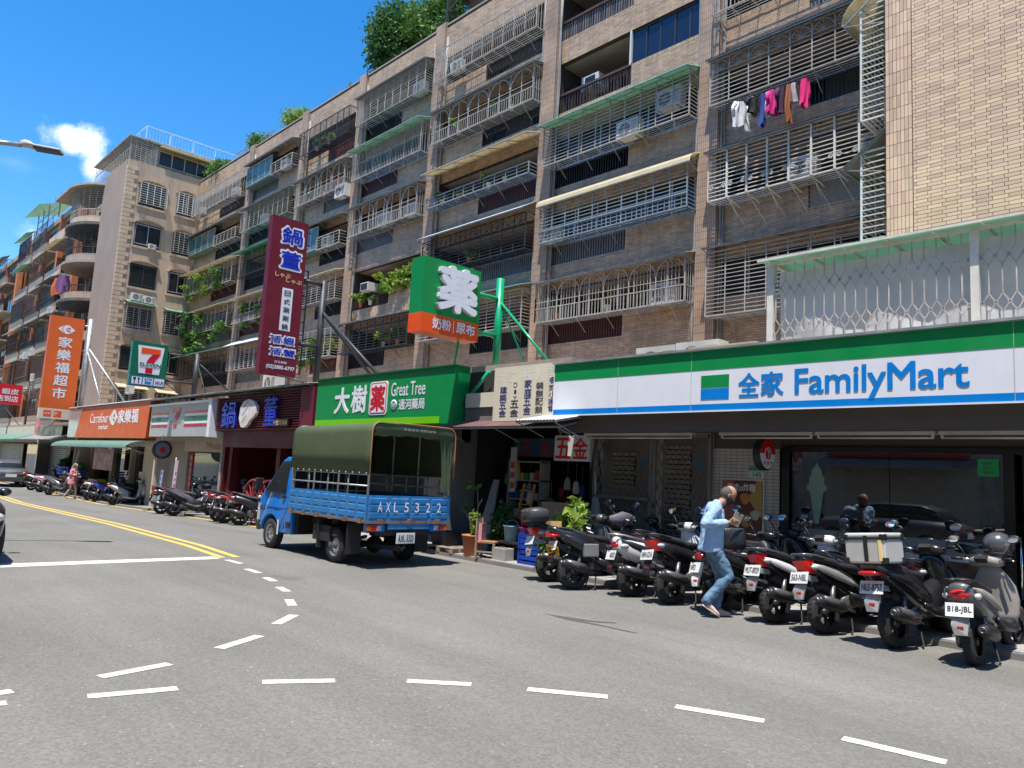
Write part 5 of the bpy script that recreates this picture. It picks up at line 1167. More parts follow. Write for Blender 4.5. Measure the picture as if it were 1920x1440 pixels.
# flatbed
BX0, BX1, BW = -1.08, 1.60, .88
MB().box(BX0+.03, BX1, -BW+.02, BW-.02, .78, .84).build('bed_floor', rust, tr, local=True)
def ribbed(x0, x1, z0, z1, n, rib=3):
    """panel outline with pressed-out fields, facing +y at y=0"""
    mb = MB(); mb.box(x0, x1, -.025, 0, z0, z1); w = (x1-x0)/n
    for i in range(n):
        for j in range(rib):
            a0, a1 = x0+i*w+.035, x0+(i+1)*w-.035; b0 = z0+.04+j*(z1-z0-.06)/rib; b1 = b0+(z1-z0-.06)/rib-.02
            mb.add([(a0, 0, b0), (a1, 0, b0), (a1, 0, b1), (a0, 0, b1), (a0+.012, .009, b0+.012), (a1-.012, .009, b0+.012), (a1-.012, .009, b1-.012), (a0+.012, .009, b1-.012)], [(4, 5, 6, 7), (0, 1, 5, 4), (1, 2, 6, 5), (2, 3, 7, 6), (3, 0, 4, 7)])
    return mb
for s_ in (1, -1):
    mb = ribbed(BX0, BX1, .80, 1.22, 9); mb.v = [(x, s_*(BW+y), z) for x, y, z in mb.v]; mb.build('side_board', blue_old, tr, local=True)
    hb = MB(); hb.box(BX0, BX1, s_*BW-.03, s_*BW+.012, .765, .80)
    for x in np.linspace(BX0+.15, BX1-.15, 6): hb.box(x-.05, x+.05, s_*(BW+.0)-.02, s_*BW+.03, .755, .83)
    hb.build('lower_rail', rust, tr, local=True)
mb = ribbed(-BW+.02, BW-.02, .80, 1.22, 4, 3); mb.v = [(BX0-y, x, z) for x, y, z in mb.v]; tg = mb.build('tailgate', blue_old, tr, local=True)
# lettering on the tailgate reads from behind: local -x face
def rear_text(s, y0, y1, z0, z1, x, m, par, bold=0., e=.003):
    """y0 > y1 in lorry space: left edge of the word seen from behind is at +y"""
    cu = glyphs(s, (0, y0-y1, z0, z1), m, par, 'F', 0, e, bold, local=True)
    co = [v.co.copy() for v in cu.data.vertices]
    for v, c in zip(cu.data.vertices, co): v.co = (x+c.y, y0-c.x, c.z)
    return cu
for ch, yy in zip('AXL5322', (.66, .50, .34, .12, -.10, -.34, -.58)): rear_text(ch, yy, yy-.085, .95, 1.11, BX0-.012, sg_white, tg, .012)
rl_ = MB(); rl_.box(BX0-.01, BX0+.03, -BW, BW, .755, .80)
for y in (-.6, 0, .6): rl_.box(BX0-.03, BX0, y-.05, y+.05, .75, .83)
rl_.build('rear_sill', rust, tr, local=True)
# rails between boards and canvas
mb = MB()
for s_ in (1, -1):
    y = s_*(BW-.03)
    for x in (BX0+.04, -.42, .26, .94, BX1-.04): mb.tube([(x, y, 1.2), (x, y, 1.58)], .014, 8)
    for z in (1.37, 1.56): mb.tube([(BX0+.04, y, z), (BX1-.04, y, z)], .014, 8)
mb.build('side_rail', steel, tr, local=True)
mb = MB()
def hoop(x, z1=2.40, w=BW-.03, r=.16):
    return [(x, w, 1.2), (x, w, z1-r)]+[(x, w-r+r*math.cos(a), z1-r+r*math.sin(a)) for a in np.linspace(.2, math.pi/2, 5)]+[(x, -w+r-r*math.cos(a), z1-r+r*math.sin(a)) for a in np.linspace(math.pi/2, .2, 5)]+[(x, -w, z1-r), (x, -w, 1.2)]
for x in (BX0+.03, -.1, .75, BX1-.03): mb.tube(hoop(x), .02, 8)
for y in (-.5, 0, .5): mb.tube([(BX0+.03, y, 2.39), (BX1-.03, y, 2.39)], .012, 6)
mb.build('canopy_frame', steel, tr, local=True)
def section(x, z1, w=BW+.005, zb=1.55, sag=0):
    r = .17; p = [(x, w, zb), (x, w+.004, 1.9), (x, w, z1-r)]+[(x, w-r+r*math.cos(a), z1-r+r*math.sin(a)) for a in np.linspace(.3, math.pi/2, 4)]
    p += [(x, .3, z1-sag), (x, -.3, z1-sag)]
    return p+[(q[0], -q[1], q[2]) for q in p[::-1][2:]]
secs = []
for i, x in enumerate(np.linspace(BX0-.02, BX1, 17)): secs.append(section(x, 2.44-.035*(x-BX0)/2.7, sag=.035*math.sin(i*math.pi/4)**2, w=BW+.005+.010*math.sin(i*1.9)*math.sin(i*.7), zb=1.56+.008*math.sin(i*2.1)))
mb = MB(); n = len(secs[0])
for s_ in secs: mb.v += s_
for i in range(16):
    for j in range(n-1): mb.f.append((i*n+j, i*n+j+1, (i+1)*n+j+1, (i+1)*n+j)); mb.m.append(0); mb.s.append(True)
cv = mb.build('canvas_cover', canvas, tr, local=True); mo = cv.modifiers.new('s', 'SOLIDIFY'); mo.thickness = .008
f_ = secs[-1]; MB().add([(BX1-.01, y, z) for _, y, z in f_], [tuple(range(len(f_)))]).build('front_canvas', canvas, tr, local=True)
MB().tube([(x-.02, y*1.005, z+.006) for x, y, z in section(BX0-.02, 2.45)], .009, 6).build('edge_rope', M('orange_rope', (.5, .17, .06), .7), tr, local=True)
ey = MB()
for s_ in (1, -1):
    for x in np.linspace(BX0+.05, BX1-.08, 13): ey.box(x-.008, x+.008, s_*(BW+.018)-.006, s_*(BW+.018)+.006, 1.575, 1.595); ey.bar((x, s_*(BW+.018), 1.575), (x+.05, s_*(BW-.03), 1.545), .005)
ey.build('eyelet_lashing', sg_white, cv, local=True, kind='stuff')
# rolled rear valance and side curtain
mb = MB()
for i in range(21):
    y = -BW+.04+(2*BW-.08)*i/20; k = abs(y)/BW
    mb.v += [(BX0-.03, y, 2.43-.10*max(0, k-.8)*4), (BX0-.045-.01*math.sin(i), y, 2.32-.03*k), (BX0+.0, y, 2.25+.012*math.sin(i*1.7)-.05*k)]
for i in range(20):
    for j in range(2): mb.f.append((i*3+j, i*3+j+1, i*3+j+4, i*3+j+3)); mb.m.append(0); mb.s.append(True)
va = mb.build('rear_valance', canvas, tr, local=True); rear_text('清風帆布 2245-0078', .28, -.42, 2.335, 2.385, BX0-.05, sg_grey, va)
mb = MB()
for i in range(9):
    for j in range(8):
        z = 2.3-j*.14; wd = .28*(1-.6*(j/7)**.7)+.04; y = -BW+.05+wd*i/8; mb.v.append((BX0-.01+.03*math.sin(i*2.2+j*.3), y, z))
for i in range(8):
    for j in range(7): a = i*8+j; mb.f.append((a, a+1, a+9, a+8)); mb.m.append(0); mb.s.append(True)
mb.build('gathered_curtain', canvas, tr, local=True)
# headboard, chassis, lights, plate
mb = MB(); x = BX1-.06
for z in (1.2, 1.55, 1.95): mb.bar((x, -BW+.05, z), (x, BW-.05, z), .03)
for y in np.linspace(-BW+.05, BW-.05, 7): mb.bar((x, y, .84), (x, y, 2.3), .025)
mb.build('headboard', steel, tr, local=True)
MB().box(BX1-.03, BX1-.015, -BW+.03, BW-.03, .84, 1.6).build('front_board', under, tr, local=True)
mb = MB()
for y in (.38, -.38): mb.box(-1.0, 1.7, y-.04, y+.04, .56, .76)
mb.box(-1.02, -.95, -.6, .6, .55, .72); mb.box(.1, .7, .5, .82, .35, .62); mb.box(.2, .8, -.82, -.45, .38, .65); mb.tube([(0, -.66, .3), (0, .66, .3)], .05, 10); mb.ell((0, -.05, .3), (.16, .15, .16)); mb.tube([(2.47, -.66, .3), (2.47, .66, .3)], .04, 8)
for y in (.5, -.5): mb.bar((-.55, y, .5), (0, y, .36), .06, .05); mb.bar((0, y, .36), (.55, y, .5), .06, .05)
mb.box(1.5, 1.62, -.7, .7, .35, .8); mb.tube([(-.9, .1, .33), (-.3, .2, .33), (.3, .3, .34)], .05, 8)
mb.build('chassis', under, tr, local=True)
for s_ in (1, -1):
    MB().box(.46, .49, s_*.72-.14, s_*.72+.14, .22, .74).build('mudguard', under, tr, local=True); MB().box(-.52, -.50, s_*.72-.14, s_*.72+.14, .2, .72).build('mudflap', under, tr, local=True)
    lg = MB().box(BX0+.02, BX0+.1, s_*.66-.18, s_*.66+.18, .62, .74).build('tail_light', blue, tr, local=True)
    MB().box(BX0+.0, BX0+.02, s_*.70-.05, s_*.70+.05, .64, .72).build('red_lens', red_l, lg, local=True); MB().box(BX0+.0, BX0+.02, s_*.80-.045, s_*.80+.035, .64, .72).build('amber_lens', amber, lg, local=True); MB().box(BX0+.0, BX0+.02, s_*.6-.045, s_*.6+.04, .64, .72).build('clear_lens', clear_l, lg, local=True)
MB().box(BX0+.0, BX0+.06, -.45, .42, .66, .76).build('rear_bumper', blue_old, tr, local=True)
pl_ = MB().box(BX0-.012, BX0, -.14, .24, .42, .60).build('number_plate', plate_w, tr, local=True); rear_text('AXL-5322', .21, -.11, .45, .565, BX0-.013, plate_ink, pl_, .02)
for x, r in ((0, .305), (2.47, .29)):
    for s_ in (1, -1): wheel(tr, (x, s_*.70, r), r, .175)
sidepanel([(2.93, .72), (3.0, .72), (3.0, .76), (2.93, .76)], .012, sg_white, 'badge_print')
MB().box(2.05, 2.1, .815, .822, .3, .58).build('front_mudflap', plate_w, tr, local=True)
# ---------------------------------------------------------------- scooters
def mk_scooter_meshes(st):
    """st: 's' sporty slim, 'r' rounded, 'm' maxi"""
    H = {'s': 1.0, 'r': 1.0, 'm': 1.06}[st]; q = {'s': 0, 'r': .02, 'm': .045}[st]; D = {}
    def put(n, mb, m, par=None):
        me = mb.mesh(n, black_pl); recalc(me); me['slot'] = m; D[n+('' if n not in D else '_'+str(len(D)))] = (n, me, par)
    if st == 's': tail = [(-.36, 0, .86, .05, .035), (-.30, 0, .83, .085, .06), (-.15, 0, .76, .135+q, .10), (.05, 0, .68, .155+q, .14), (.25, 0, .60, .165+q, .17), (.42, 0, .52, .15+q, .18), (.54, 0, .45, .13, .16), (.6, 0, .42, .10, .13)]
    elif st == 'r': tail = [(-.30, 0, .76, .06, .08), (-.26, 0, .74, .12, .12), (-.12, 0, .69, .175, .15), (.1, 0, .63, .19, .19), (.3, 0, .57, .185, .20), (.45, 0, .50, .165, .19), (.56, 0, .44, .14, .16), (.62, 0, .42, .11, .13)]
    else: tail = [(-.42, 0, .90, .06, .04), (-.34, 0, .86, .12, .08), (-.18, 0, .79, .175, .12), (.05, 0, .70, .20, .17), (.28, 0, .60, .20, .2), (.46, 0, .52, .185, .2), (.6, 0, .46, .16, .17), (.68, 0, .42, .12, .13)]
    put('rear_cowl', MB().sloft(tail, 'x', 18), 'body')
    z = .86 if st != 'r' else .83
    put('seat', MB().sloft([(-.26, 0, z+.035, .07, .02), (-.22, 0, z+.03, .12, .045), (-.05, 0, z-.005, .145, .05), (.14, 0, z-.045, .155, .055), (.2, 0, z-.075, .15, .05), (.4, 0, z-.10, .135, .05), (.55, 0, z-.11, .10, .05), (.64, 0, z-.14, .07, .05), (.67, 0, z-.16, .04, .03)], 'x', 16, e=3), 'seat')
    gr = MB(); 
    for s_ in (1, -1): gr.tube([(-.02, s_*.13, z), (-.2, s_*.14, z+.045), (-.34, s_*.10, z+.06), (-.38, 0, z+.06)], .014, 6)
    put('grab_rail', gr, 'trim')
    fl = MB(); fl.sloft([(.5, 0, .36, .13, .06), (.62, 0, .34, .18+q, .05), (.9, 0, .34, .19+q, .05), (1.02, 0, .40, .18, .08)], 'x', 14, e=4)
    if st == 'm': fl.sloft([(.5, 0, .42, .10, .12), (.7, 0, .44, .12, .16), (.95, 0, .5, .12, .2)], 'x', 12)
    put('floorboard', fl, 'under')
    sh_ = MB(); sh_.sloft([(.34, .98, 0, .07, .19), (.45, 1.02, 0, .085, .215+q), (.6, 1.05, 0, .10, .225+q), (.75, 1.06, 0, .10, .20+q), (.88, 1.03, 0, .10, .15), (.97, .99, 0, .08, .10)], 'z', 18, e=2.4)
    put('leg_shield', sh_, 'front')
    fn = MB(); fn.sloft([(.42, 1.18, 0, .10, .10), (.55, 1.17, 0, .13, .14), (.70, 1.15, 0, .13, .16), (.83, 1.12, 0, .10, .13), (.9, 1.08, 0, .06, .08)], 'z', 16, e=2.2); put('front_cowl', fn, 'front')
    put('headlight', MB().ell((1.25, 0, .74), (.06, .12, .06), 12, 6), 'lens')
    hb = MB(); hb.sloft([(-.17, .98, 1.02, .06, .045), (-.08, .99, 1.03, .10, .07), (.08, .99, 1.03, .10, .07), (.17, .98, 1.02, .06, .045)], 'y', 14)
    hb.v = [(w_, a_, u_) for (u_, a_, w_) in hb.v]; put('handlebar_cover', hb, 'front')
    put('dashboard', MB().box(.87, .93, -.07, .07, 1.02, 1.09, T=Matrix.Translation((.9, 0, 1.05)) @ Matrix.Rotation(-.7, 4, 'Y') @ Matrix.Translation((-.9, 0, -1.05))), 'black')
    bars = MB(); 
    for s_ in (1, -1): bars.tube([(.96, s_*.12, 1.03), (.93, s_*.22, 1.055), (.88, s_*.34, 1.06)], .011, 8)
    put('handlebar', bars, 'chrome'); 
    for s_ in (1, -1): put('grip', MB().tube([(.92, s_*.235, 1.056), (.875, s_*.35, 1.06)], .018, 8), 'black')
    lv_ = MB()
    for s_ in (1, -1): lv_.tube([(.97, s_*.2, 1.05), (.96, s_*.26, 1.045), (.94, s_*.34, 1.04)], .007, 6)
    put('brake_lever', lv_, 'chrome')
    for s_ in (1, -1):
        m_ = MB(); m_.tube([(.95, s_*.2, 1.06), (.97, s_*.27, 1.16), (.96, s_*.33, 1.24)], .007, 6); m_.ell((.965, s_*.345, 1.28), (.022, .075, .048), 14, 8); put('mirror', m_, 'black')
        g_ = MB(); g_.add([(.941, s_*.345+.064*math.cos(a), 1.28+.038*math.sin(a)) for a in np.linspace(0, 2*math.pi, 15)[:-1]], [tuple(range(14))]); put('mirror_glass', g_, 'mirror')
    r = .245 if st != 'm' else .26
    ff = MB(); pts = [(1.33+(r+.03)*math.cos(a), .245+(r+.03)*math.sin(a)) for a in np.linspace(-.1, 2.6, 9)]
    rings = [[(x, .055*math.cos(t), zz+.03*math.sin(t)*(1 if t < math.pi else -.3)) for t in np.linspace(0, 2*math.pi, 11)[:-1]] for x, zz in pts]; ff.loft(rings); put('front_fender', ff, 'front')
    fk_ = MB()
    for s_ in (1, -1): fk_.tube([(1.33, s_*.075, .25), (1.24, s_*.075, .5)], .022, 8)
    fk_.lathe([(.001, .055), (.09, .055), (.09, .06), (.001, .06)], 16, 'y', (1.33, 0, .25)); put('fork', fk_, 'metal')
    rf = MB(); pl = (-.34, .62) if st != 'r' else (-.33, .56)
    rf.add([(-.14, .07, .66), (-.14, -.07, .66), (pl[0]+.02, -.06, pl[1]+.07), (pl[0]+.02, .06, pl[1]+.07), (-.12, .07, .60), (-.12, -.07, .60), (pl[0]+.03, -.06, pl[1]+.0), (pl[0]+.03, .06, pl[1]+.0)], [(0, 1, 2, 3), (4, 7, 6, 5), (0, 4, 5, 1), (1, 5, 6, 2), (2, 6, 7, 3), (3, 7, 4, 0)])
    rf.add([(pl[0]+.015, .075, pl[1]), (pl[0]+.015, -.075, pl[1]), (pl[0]-.05, -.085, pl[1]-.12), (pl[0]-.06, -.06, pl[1]-.22), (pl[0]-.06, .06, pl[1]-.22), (pl[0]-.05, .085, pl[1]-.12)]+[(x+.02, y, zz) for x, y, zz in [(pl[0]+.015, .075, pl[1]), (pl[0]+.015, -.075, pl[1]), (pl[0]-.05, -.085, pl[1]-.12), (pl[0]-.06, -.06, pl[1]-.22), (pl[0]-.06, .06, pl[1]-.22), (pl[0]-.05, .085, pl[1]-.12)]],
           [(0, 1, 2, 3, 4, 5), (11, 10, 9, 8, 7, 6)]+[(i, i+6, (i+1) % 6+6, (i+1) % 6) for i in range(6)])
    put('rear_fender', rf, 'trim2'); put('reflector', MB().box(pl[0]-.056, pl[0]-.04, -.03, .03, pl[1]-.15, pl[1]-.13), 'red')
    tl = MB(); 
    if st == 'r': tl.ell((-.27, 0, .74), (.07, .10, .055), 14, 8)
    elif st == 's': tl.add([(-.37, .075, .84), (-.37, -.075, .84), (-.30, -.05, .69), (-.30, .05, .69), (-.22, .115, .86), (-.22, -.115, .86), (-.18, -.10, .70), (-.18, .10, .70)], [(0, 1, 2, 3), (0, 4, 5, 1), (1, 5, 6, 2), (2, 6, 7, 3), (3, 7, 4, 0), (4, 7, 6, 5)])
    else: tl.sloft([(-.44, 0, .80, .08, .02), (-.40, 0, .80, .12, .03), (-.3, 0, .79, .14, .03)], 'x', 12)
    put('tail_light', tl, 'red')
    for s_ in (1, -1): put('turn_signal', MB().ell((-.19 if st != 'r' else -.2, s_*(.115 if st != 'r' else .15), .77 if st != 'r' else .72), (.08, .035, .035), 10, 6), 'lens')
    ex = MB(); ex.tube([(-.30, -.185, .40), (-.27, -.185, .39), (-.2, -.185, .375), (.08, -.18, .31), (.16, -.17, .29), (.2, -.16, .28)], [.045, .062, .070, .070, .05, .02], 14); ex.tube([(.18, -.16, .28), (.4, -.12, .24), (.5, -.06, .3)], .018, 8); put('exhaust', ex, 'exhaust')
    hs_ = MB(); hs_.tube([(-.24, -.20, .41), (-.05, -.205, .36), (.1, -.195, .33)], [.05, .058, .05], 10); put('heat_shield', hs_, 'shield')
    put('exhaust_tip', MB().lathe([(.001, -.309), (.022, -.309), (.026, -.325), (.03, -.325), (.034, -.30)], 12, 'x', (0, -.185, .40)), 'metal')
    en = MB(); en.sloft([(-.09, .11, .25, .03, .07), (.0, .11, .26, .04, .10), (.2, .11, .28, .04, .09), (.42, .10, .30, .04, .10), (.5, .1, .31, .03, .07)], 'x', 14); en.sloft([(.2, -.02, .33, .11, .08), (.32, -.02, .36, .12, .12), (.48, 0, .36, .10, .10)], 'x', 12, e=4)
    en.tube([(-.0, .13, .28), (.08, .12, .56)], .03, 8); en.tube([(0, -.12, .26), (.08, -.11, .56)], .03, 8); put('engine', en, 'metal')
    stn = MB()
    for s_ in (1, -1): stn.tube([(.36, s_*.09, .26), (.30, s_*.15, .02), (.24, s_*.17, .008)], .012, 6)
    put('stand', stn, 'black'); put('belly', MB().sloft([(-.05, 0, .56, .08, .07), (.2, 0, .46, .12, .08), (.5, 0, .36, .13, .09), (.62, 0, .33, .12, .06)], 'x', 12), 'black')
    ac_ = MB()
    for s_ in (1, -1): ac_.sloft([(-.24, s_*(.11+q*.8), .80, .02, .012), (-.1, s_*(.145+q), .745, .022, .045), (.12, s_*(.165+q), .67, .022, .055), (.34, s_*(.17+q), .585, .02, .04), (.46, s_*(.165+q), .53, .012, .012)], 'x', 10)
    put('side_accent', ac_, 'accent')
    sp = MB()
    for s_ in (1, -1): sp.sloft([(.3, s_*(.165+q), .44, .02, .035), (.5, s_*(.175+q), .37, .025, .06), (.8, s_*(.19+q), .31, .02, .035), (.98, s_*(.19+q), .33, .015, .04)], 'x', 8)
    put('side_skirt', sp, 'body2')
    return D, r, pl
SM = {k: mk_scooter_meshes(k) for k in 'srm'}
def paint(n, c): return M('paint_'+n, c, .28, var=.03, coat=.8, spec=.5)
P_black = paint('black', (.012, .012, .014)); P_white = paint('white', (.62, .62, .60)); P_silver = M('paint_silver', (.42, .41, .39), .35, .5, var=.04, coat=.5); P_blue = paint('blue', (.01, .035, .30)); P_red = paint('red', (.30, .01, .015)); P_grey = M('paint_grey', (.10, .10, .105), .35, .3, coat=.5); P_purple = M('cover_purple', (.035, .03, .05), .7); P_pink = paint('pink', (.6, .28, .32)); P_champ = M('paint_champagne', (.27, .24, .21), .55, .1, coat=.05)
seat_m = M('seat_vinyl', (.025, .025, .027), .5, var=.1, bump=.15, bscale=200); seat_br = M('seat_plum', (.06, .045, .055), .55); mirror_m = M('mirror_glass', (.85, .88, .92), .03, 1, var=0); metal_m = M('engine_metal', (.16, .155, .15), .4, .7, var=.3, scale=12); exh_m = M('exhaust_black', (.03, .03, .03), .45, .3, var=.2)
WM = {}
tyre_small = {}
def scooter(label, loc, rz, st, body, lean=.10, body2=None, trim=None, trim2=None, shield=None, seat=None, plate=None, pm=None, steer=0., scale=1., group=None, rim=None, tail=None, mirrors=2, pbox=(0, .225), front=None, accent=None):
    D, r, pl = SM[st]; t = empty('scooter', (loc[0], loc[1], gz(loc[0])), label=label, cat='scooter', group=group)
    t.rotation_euler = Euler((lean*.0, 0, rz)); t.rotation_euler = (Matrix.Rotation(rz, 3, 'Z') @ Matrix.Rotation(-lean, 3, 'X')).to_euler(); t.scale = (scale,)*3
    mp = dict(accent=accent or body2 or body, front=front or body, body=body, body2=body2 or body, seat=seat or seat_m, trim=trim or black_pl, trim2=trim2 or black_pl, under=black_pl, lens=clear_l, black=black_pl, chrome=chrome, metal=metal_m, red=tail or red_l, mirror=mirror_m, exhaust=exh_m, shield=shield or P_grey)
    S_ = Matrix.Translation((1.08, 0, 0)) @ Matrix.Rotation(steer, 4, 'Z') @ Matrix.Translation((-1.08, 0, 0)); nm = 0; objs = {}
    for key, (n, me, _) in D.items():
        mk = me.materials[0] if False else None
        if n.startswith('mirror') and mirrors == 0: continue
        par = t
        if n == 'mirror_glass': par = objs.get('mirror', t)
        if n == 'exhaust_tip' or n == 'heat_shield': par = objs.get('exhaust', t)
        if n == 'reflector': par = objs.get('rear_fender', t)
        o = bpy.data.objects.new(n, me); col.objects.link(o); o.parent = par
        o.material_slots[0].link = 'OBJECT'; o.material_slots[0].material = mp[SLOT[(st, key)]]
        if n in ('handlebar_cover', 'dashboard', 'handlebar', 'grip', 'brake_lever', 'mirror', 'front_fender', 'fork'): o.matrix_local = S_
        objs[n] = o
    # wheels share meshes
    if st not in WM:
        w1 = wheel(t, (0, 0, r), r, .10, 'bike'); w2 = wheel(t, (1.33, 0, r), r, .09, 'bike'); WM[st] = (w1, w2)
    else:
        for w_, lc in zip(WM[st], ((0, 0, r), (1.33, 0, r))): c = copy_tree(w_, t)
    fw_ = [c for c in t.children if c.name.startswith('wheel')][-1]; fw_.matrix_local = S_ @ Matrix.Translation((1.33, 0, r))
    if rim:
        for c in t.children:
            if c.name.startswith('wheel'):
                for k in c.children: k.material_slots[0].link = 'OBJECT'; k.material_slots[0].material = rim
    po = MB().box(-.003, .003, -.13, .13, -.07, .07).build('number_plate', pm or plate_w, t, local=True); po.location = (pl[0]-.02, 0, pl[1]+.03); po.rotation_euler = (0, .32, 0)
    if plate:
        if plate in PLT: me_ = PLT[plate]
        else:
            g_ = glyphs(plate, (*pbox, -.038, .036), plate_ink, po, 'F', 0, .002, .015, local=True)
            for v in g_.data.vertices: v.co = (-.003+v.co.y*1.0, .11-v.co.x, v.co.z)
    MB().box(-.004, .004, -.02, .02, .05, .06).build('plate_bolt', metal_m, po, local=True) if False else None
    return t
PLT = {}
# which material slot every scooter piece takes
SLOT = {}
for st_, (D, r, pl) in SM.items():
    for key, (n, me, _) in D.items(): SLOT[(st_, key)] = me['slot']
Q_ = math.pi/2
# rear wheels stand on a line along the kerb; each heads for the shops
near_row = [
 ('grey and black scooter with a red tail lamp, plate 818-JBL, nearest the camera', (-2.47, 8.98), Q_+.02, 'r', P_grey, dict(body2=black_pl, front=P_champ, accent=P_champ, trim2=P_silver, plate='818-JBL', shield=exh_m, steer=-.3, seat=seat_m, scale=.97)),
 ('black scooter with a big pale top box and plate NLE-8757', (-3.28, 9.1), Q_-.14, 'm', P_black, dict(trim2=P_silver, plate='NLE-8757', shield=P_grey, scale=1.02)),
 ('black scooter with bright red tail lamp and faded plate 563-NBL', (-4.1, 9.17), Q_-.27, 's', P_black, dict(accent=P_silver, trim2=P_silver, plate='563-NBL', trim=P_grey, tail=flat('lamp_bright_red', (.75, .02, .01), .15, coat=.6))),
 ('black and white scooter with pale fender flap and plate MUT-8929', (-4.77, 9.25), Q_-.28, 's', P_black, dict(accent=P_white, front=P_white, trim2=P_silver, plate='MUT-8929', trim=P_grey)),
 ('black scooter half hidden behind the man in the blue jacket', (-5.62, 9.3), Q_-.30, 'r', P_black, dict(trim2=P_white, plate='NFD', pbox=(0., .10), mirrors=2, scale=.98)),
 ('all black scooter with plate NRH-5216 right of the white one', (-6.29, 9.17), Q_-.30, 's', P_black, dict(plate='NRH-5216', shield=P_grey, scale=1.04)),
 ('white scooter with red tail lamp and plum seat, plate ending 6033', (-7.01, 9.22), Q_-.38, 'r', P_white, dict(body2=black_pl, seat=seat_br, plate='6033', pbox=(.10, .225), trim=P_silver)),
 ('black maxi scooter with small grey side case behind the yellow plate', (-7.86, 8.87), Q_-.32, 'm', P_black, dict(plate='', shield=P_grey, scale=1.0)),
 ('dark red and black scooter with yellow plate and grey top case', (-8.63, 9.16), Q_-.30, 's', P_grey, dict(body2=P_red, trim2=P_silver, plate='', scale=1.0)),
]
for i, (lb, lc, rz, st_, bd, kw) in enumerate(near_row):
    t = scooter(lb, lc, rz, st_, bd, group='scooters parked in front of the glass shop front', lean=.09+.02*(i % 3), **kw)
def lbox(par, x0, x1, y0, y1, z0, z1, m, nm, bev=0.):
    o = MB().box(x0, x1, y0, y1, z0, z1).build(nm, m, par, local=True)
    if bev: b = o.modifiers.new('b', 'BEVEL'); b.width = bev; b.segments = 4
    return o
def on(i, name, label, cat, lz, lx=-.2, dz=0.):
    lc = near_row[i][1]; rz = near_row[i][2]; ax = Matrix.Rotation(rz, 3, 'Z') @ Matrix.Rotation(-.10, 3, 'X')
    p = Vector((lc[0], lc[1], 0))+ax @ Vector((lx, 0, lz)); t = empty(name, p, label=label, cat=cat); t.rotation_euler = ax.to_euler(); return t
t = on(1, 'top_box', 'square pale aluminium top box with black corners and a yellow stripe', 'top box', .92, -.25)
lbox(t, -.2, .2, -.23, .23, 0, .27, M('box_pale', (.60, .58, .54), .4, .3, var=.08, dirt=.15), 'case', .025); lbox(t, -.205, .205, -.235, .235, .27, .33, M('box_pale', (0, 0, 0)), 'lid', .03)
lbox(t, -.21, .21, -.24, .24, .262, .274, black_pl, 'seam')
for sx in (-.19, .16):
    for sy in (-.225, .195):
        for sz in (-.005, .245): lbox(t, sx-.02, sx+.05, sy-.015, sy+.045, sz, sz+.07, black_pl, 'corner_guard', .01)
for y in (-.02, ): lbox(t, -.212, -.2, y-.02, y+.02, .02, .3, black_pl, 'strap')
lbox(t, -.212, -.198, -.20, -.165, .03, .25, sg_yel, 'yellow_stripe'); lbox(t, -.1, .12, -.1, .1, -.07, 0, black_pl, 'mount')
t = on(8, 'top_case', 'rounded dark grey top case on the leftmost near scooter', 'top box', .93, -.26)
cs = MB().sloft([(-.2, 0, .10, .12, .06), (-.17, 0, .12, .19, .11), (0, 0, .13, .215, .125), (.14, 0, .12, .20, .115), (.19, 0, .10, .13, .07)], 'x', 20, e=3.2).build('case', M('case_grey', (.045, .045, .048), .45, bump=.1), t, local=True)
for y in (-.09, .06): lbox(t, -.2, -.13, y, y+.08, .165, .2, M('lens_smoke', (.25, .10, .06), .15, coat=.6), 'rear_lens', .01)
lbox(t, -.205, -.19, -.03, .03, .06, .10, frame_black, 'latch'); lbox(t, -.1, .12, -.1, .1, -.05, .02, black_pl, 'mount')
lc = near_row[7][1]; t = empty('yellow_plate', (-8.0, 8.53, .58), label='yellow number plate with dark characters on the black maxi scooter', cat='number plate'); t.rotation_euler = (.3, .05, -.05)
o = MB().box(-.13, .13, -.004, .0, -.07, .07).build('plate', M('plate_yellow', (.75, .48, .02), .4), t, local=True); glyphs('LBB-2019', (-.11, .11, -.04, .04), plate_ink, t, 'F', -.004, .002, .02, local=True)
t = on(7, 'side_case', 'small grey leather side bag on the black maxi scooter', 'bag', .60, .12); t.location.x += .21; lbox(t, -.12, .14, -.05, .03, -.10, .10, M('case_mid_grey', (.16, .16, .16), .5), 'bag', .02)
t = on(8, 'cardboard_box', 'small yellow cardboard box on the seat of the top-cased scooter', 'box', .84, .08); lbox(t, -.1, .1, -.09, .08, 0, .12, M('carton_yellow', (.55, .33, .12), .7), 'carton', .004)
def helmet(loc, m, label, rz=0., visor=True, s=1.):
    t = empty('helmet', loc, rz, label=label, cat='helmet'); t.scale = (s,)*3
    MB().ell((0, 0, .10), (.14, .125, .125), 20, 12, v0=.75).build('shell', m, t, local=True)
    MB().lathe([(.118, .0), (.125, .012), (.118, .024)], 20, 'z', (0, 0, 0)).build('rim_trim', black_pl, t, local=True)
    if visor: MB().add([(.145*math.cos(a)*math.sin(b), .13*math.sin(a)*math.sin(b), .10-.13*math.cos(b)) for b in np.linspace(1.1, 1.9, 6) for a in np.linspace(-1, 1, 9)], [(i*9+j, i*9+j+1, (i+1)*9+j+1, (i+1)*9+j) for i in range(5) for j in range(8)]).build('visor', M('visor_smoke', (.03, .03, .035), .08, spec=.8), t, local=True)
    return t
def at_scoot(lc, rz, p, lean=.10): return Vector((lc[0], lc[1], gz(lc[0])))+(Matrix.Rotation(rz, 3, 'Z') @ Matrix.Rotation(-lean, 3, 'X')) @ Vector(p)
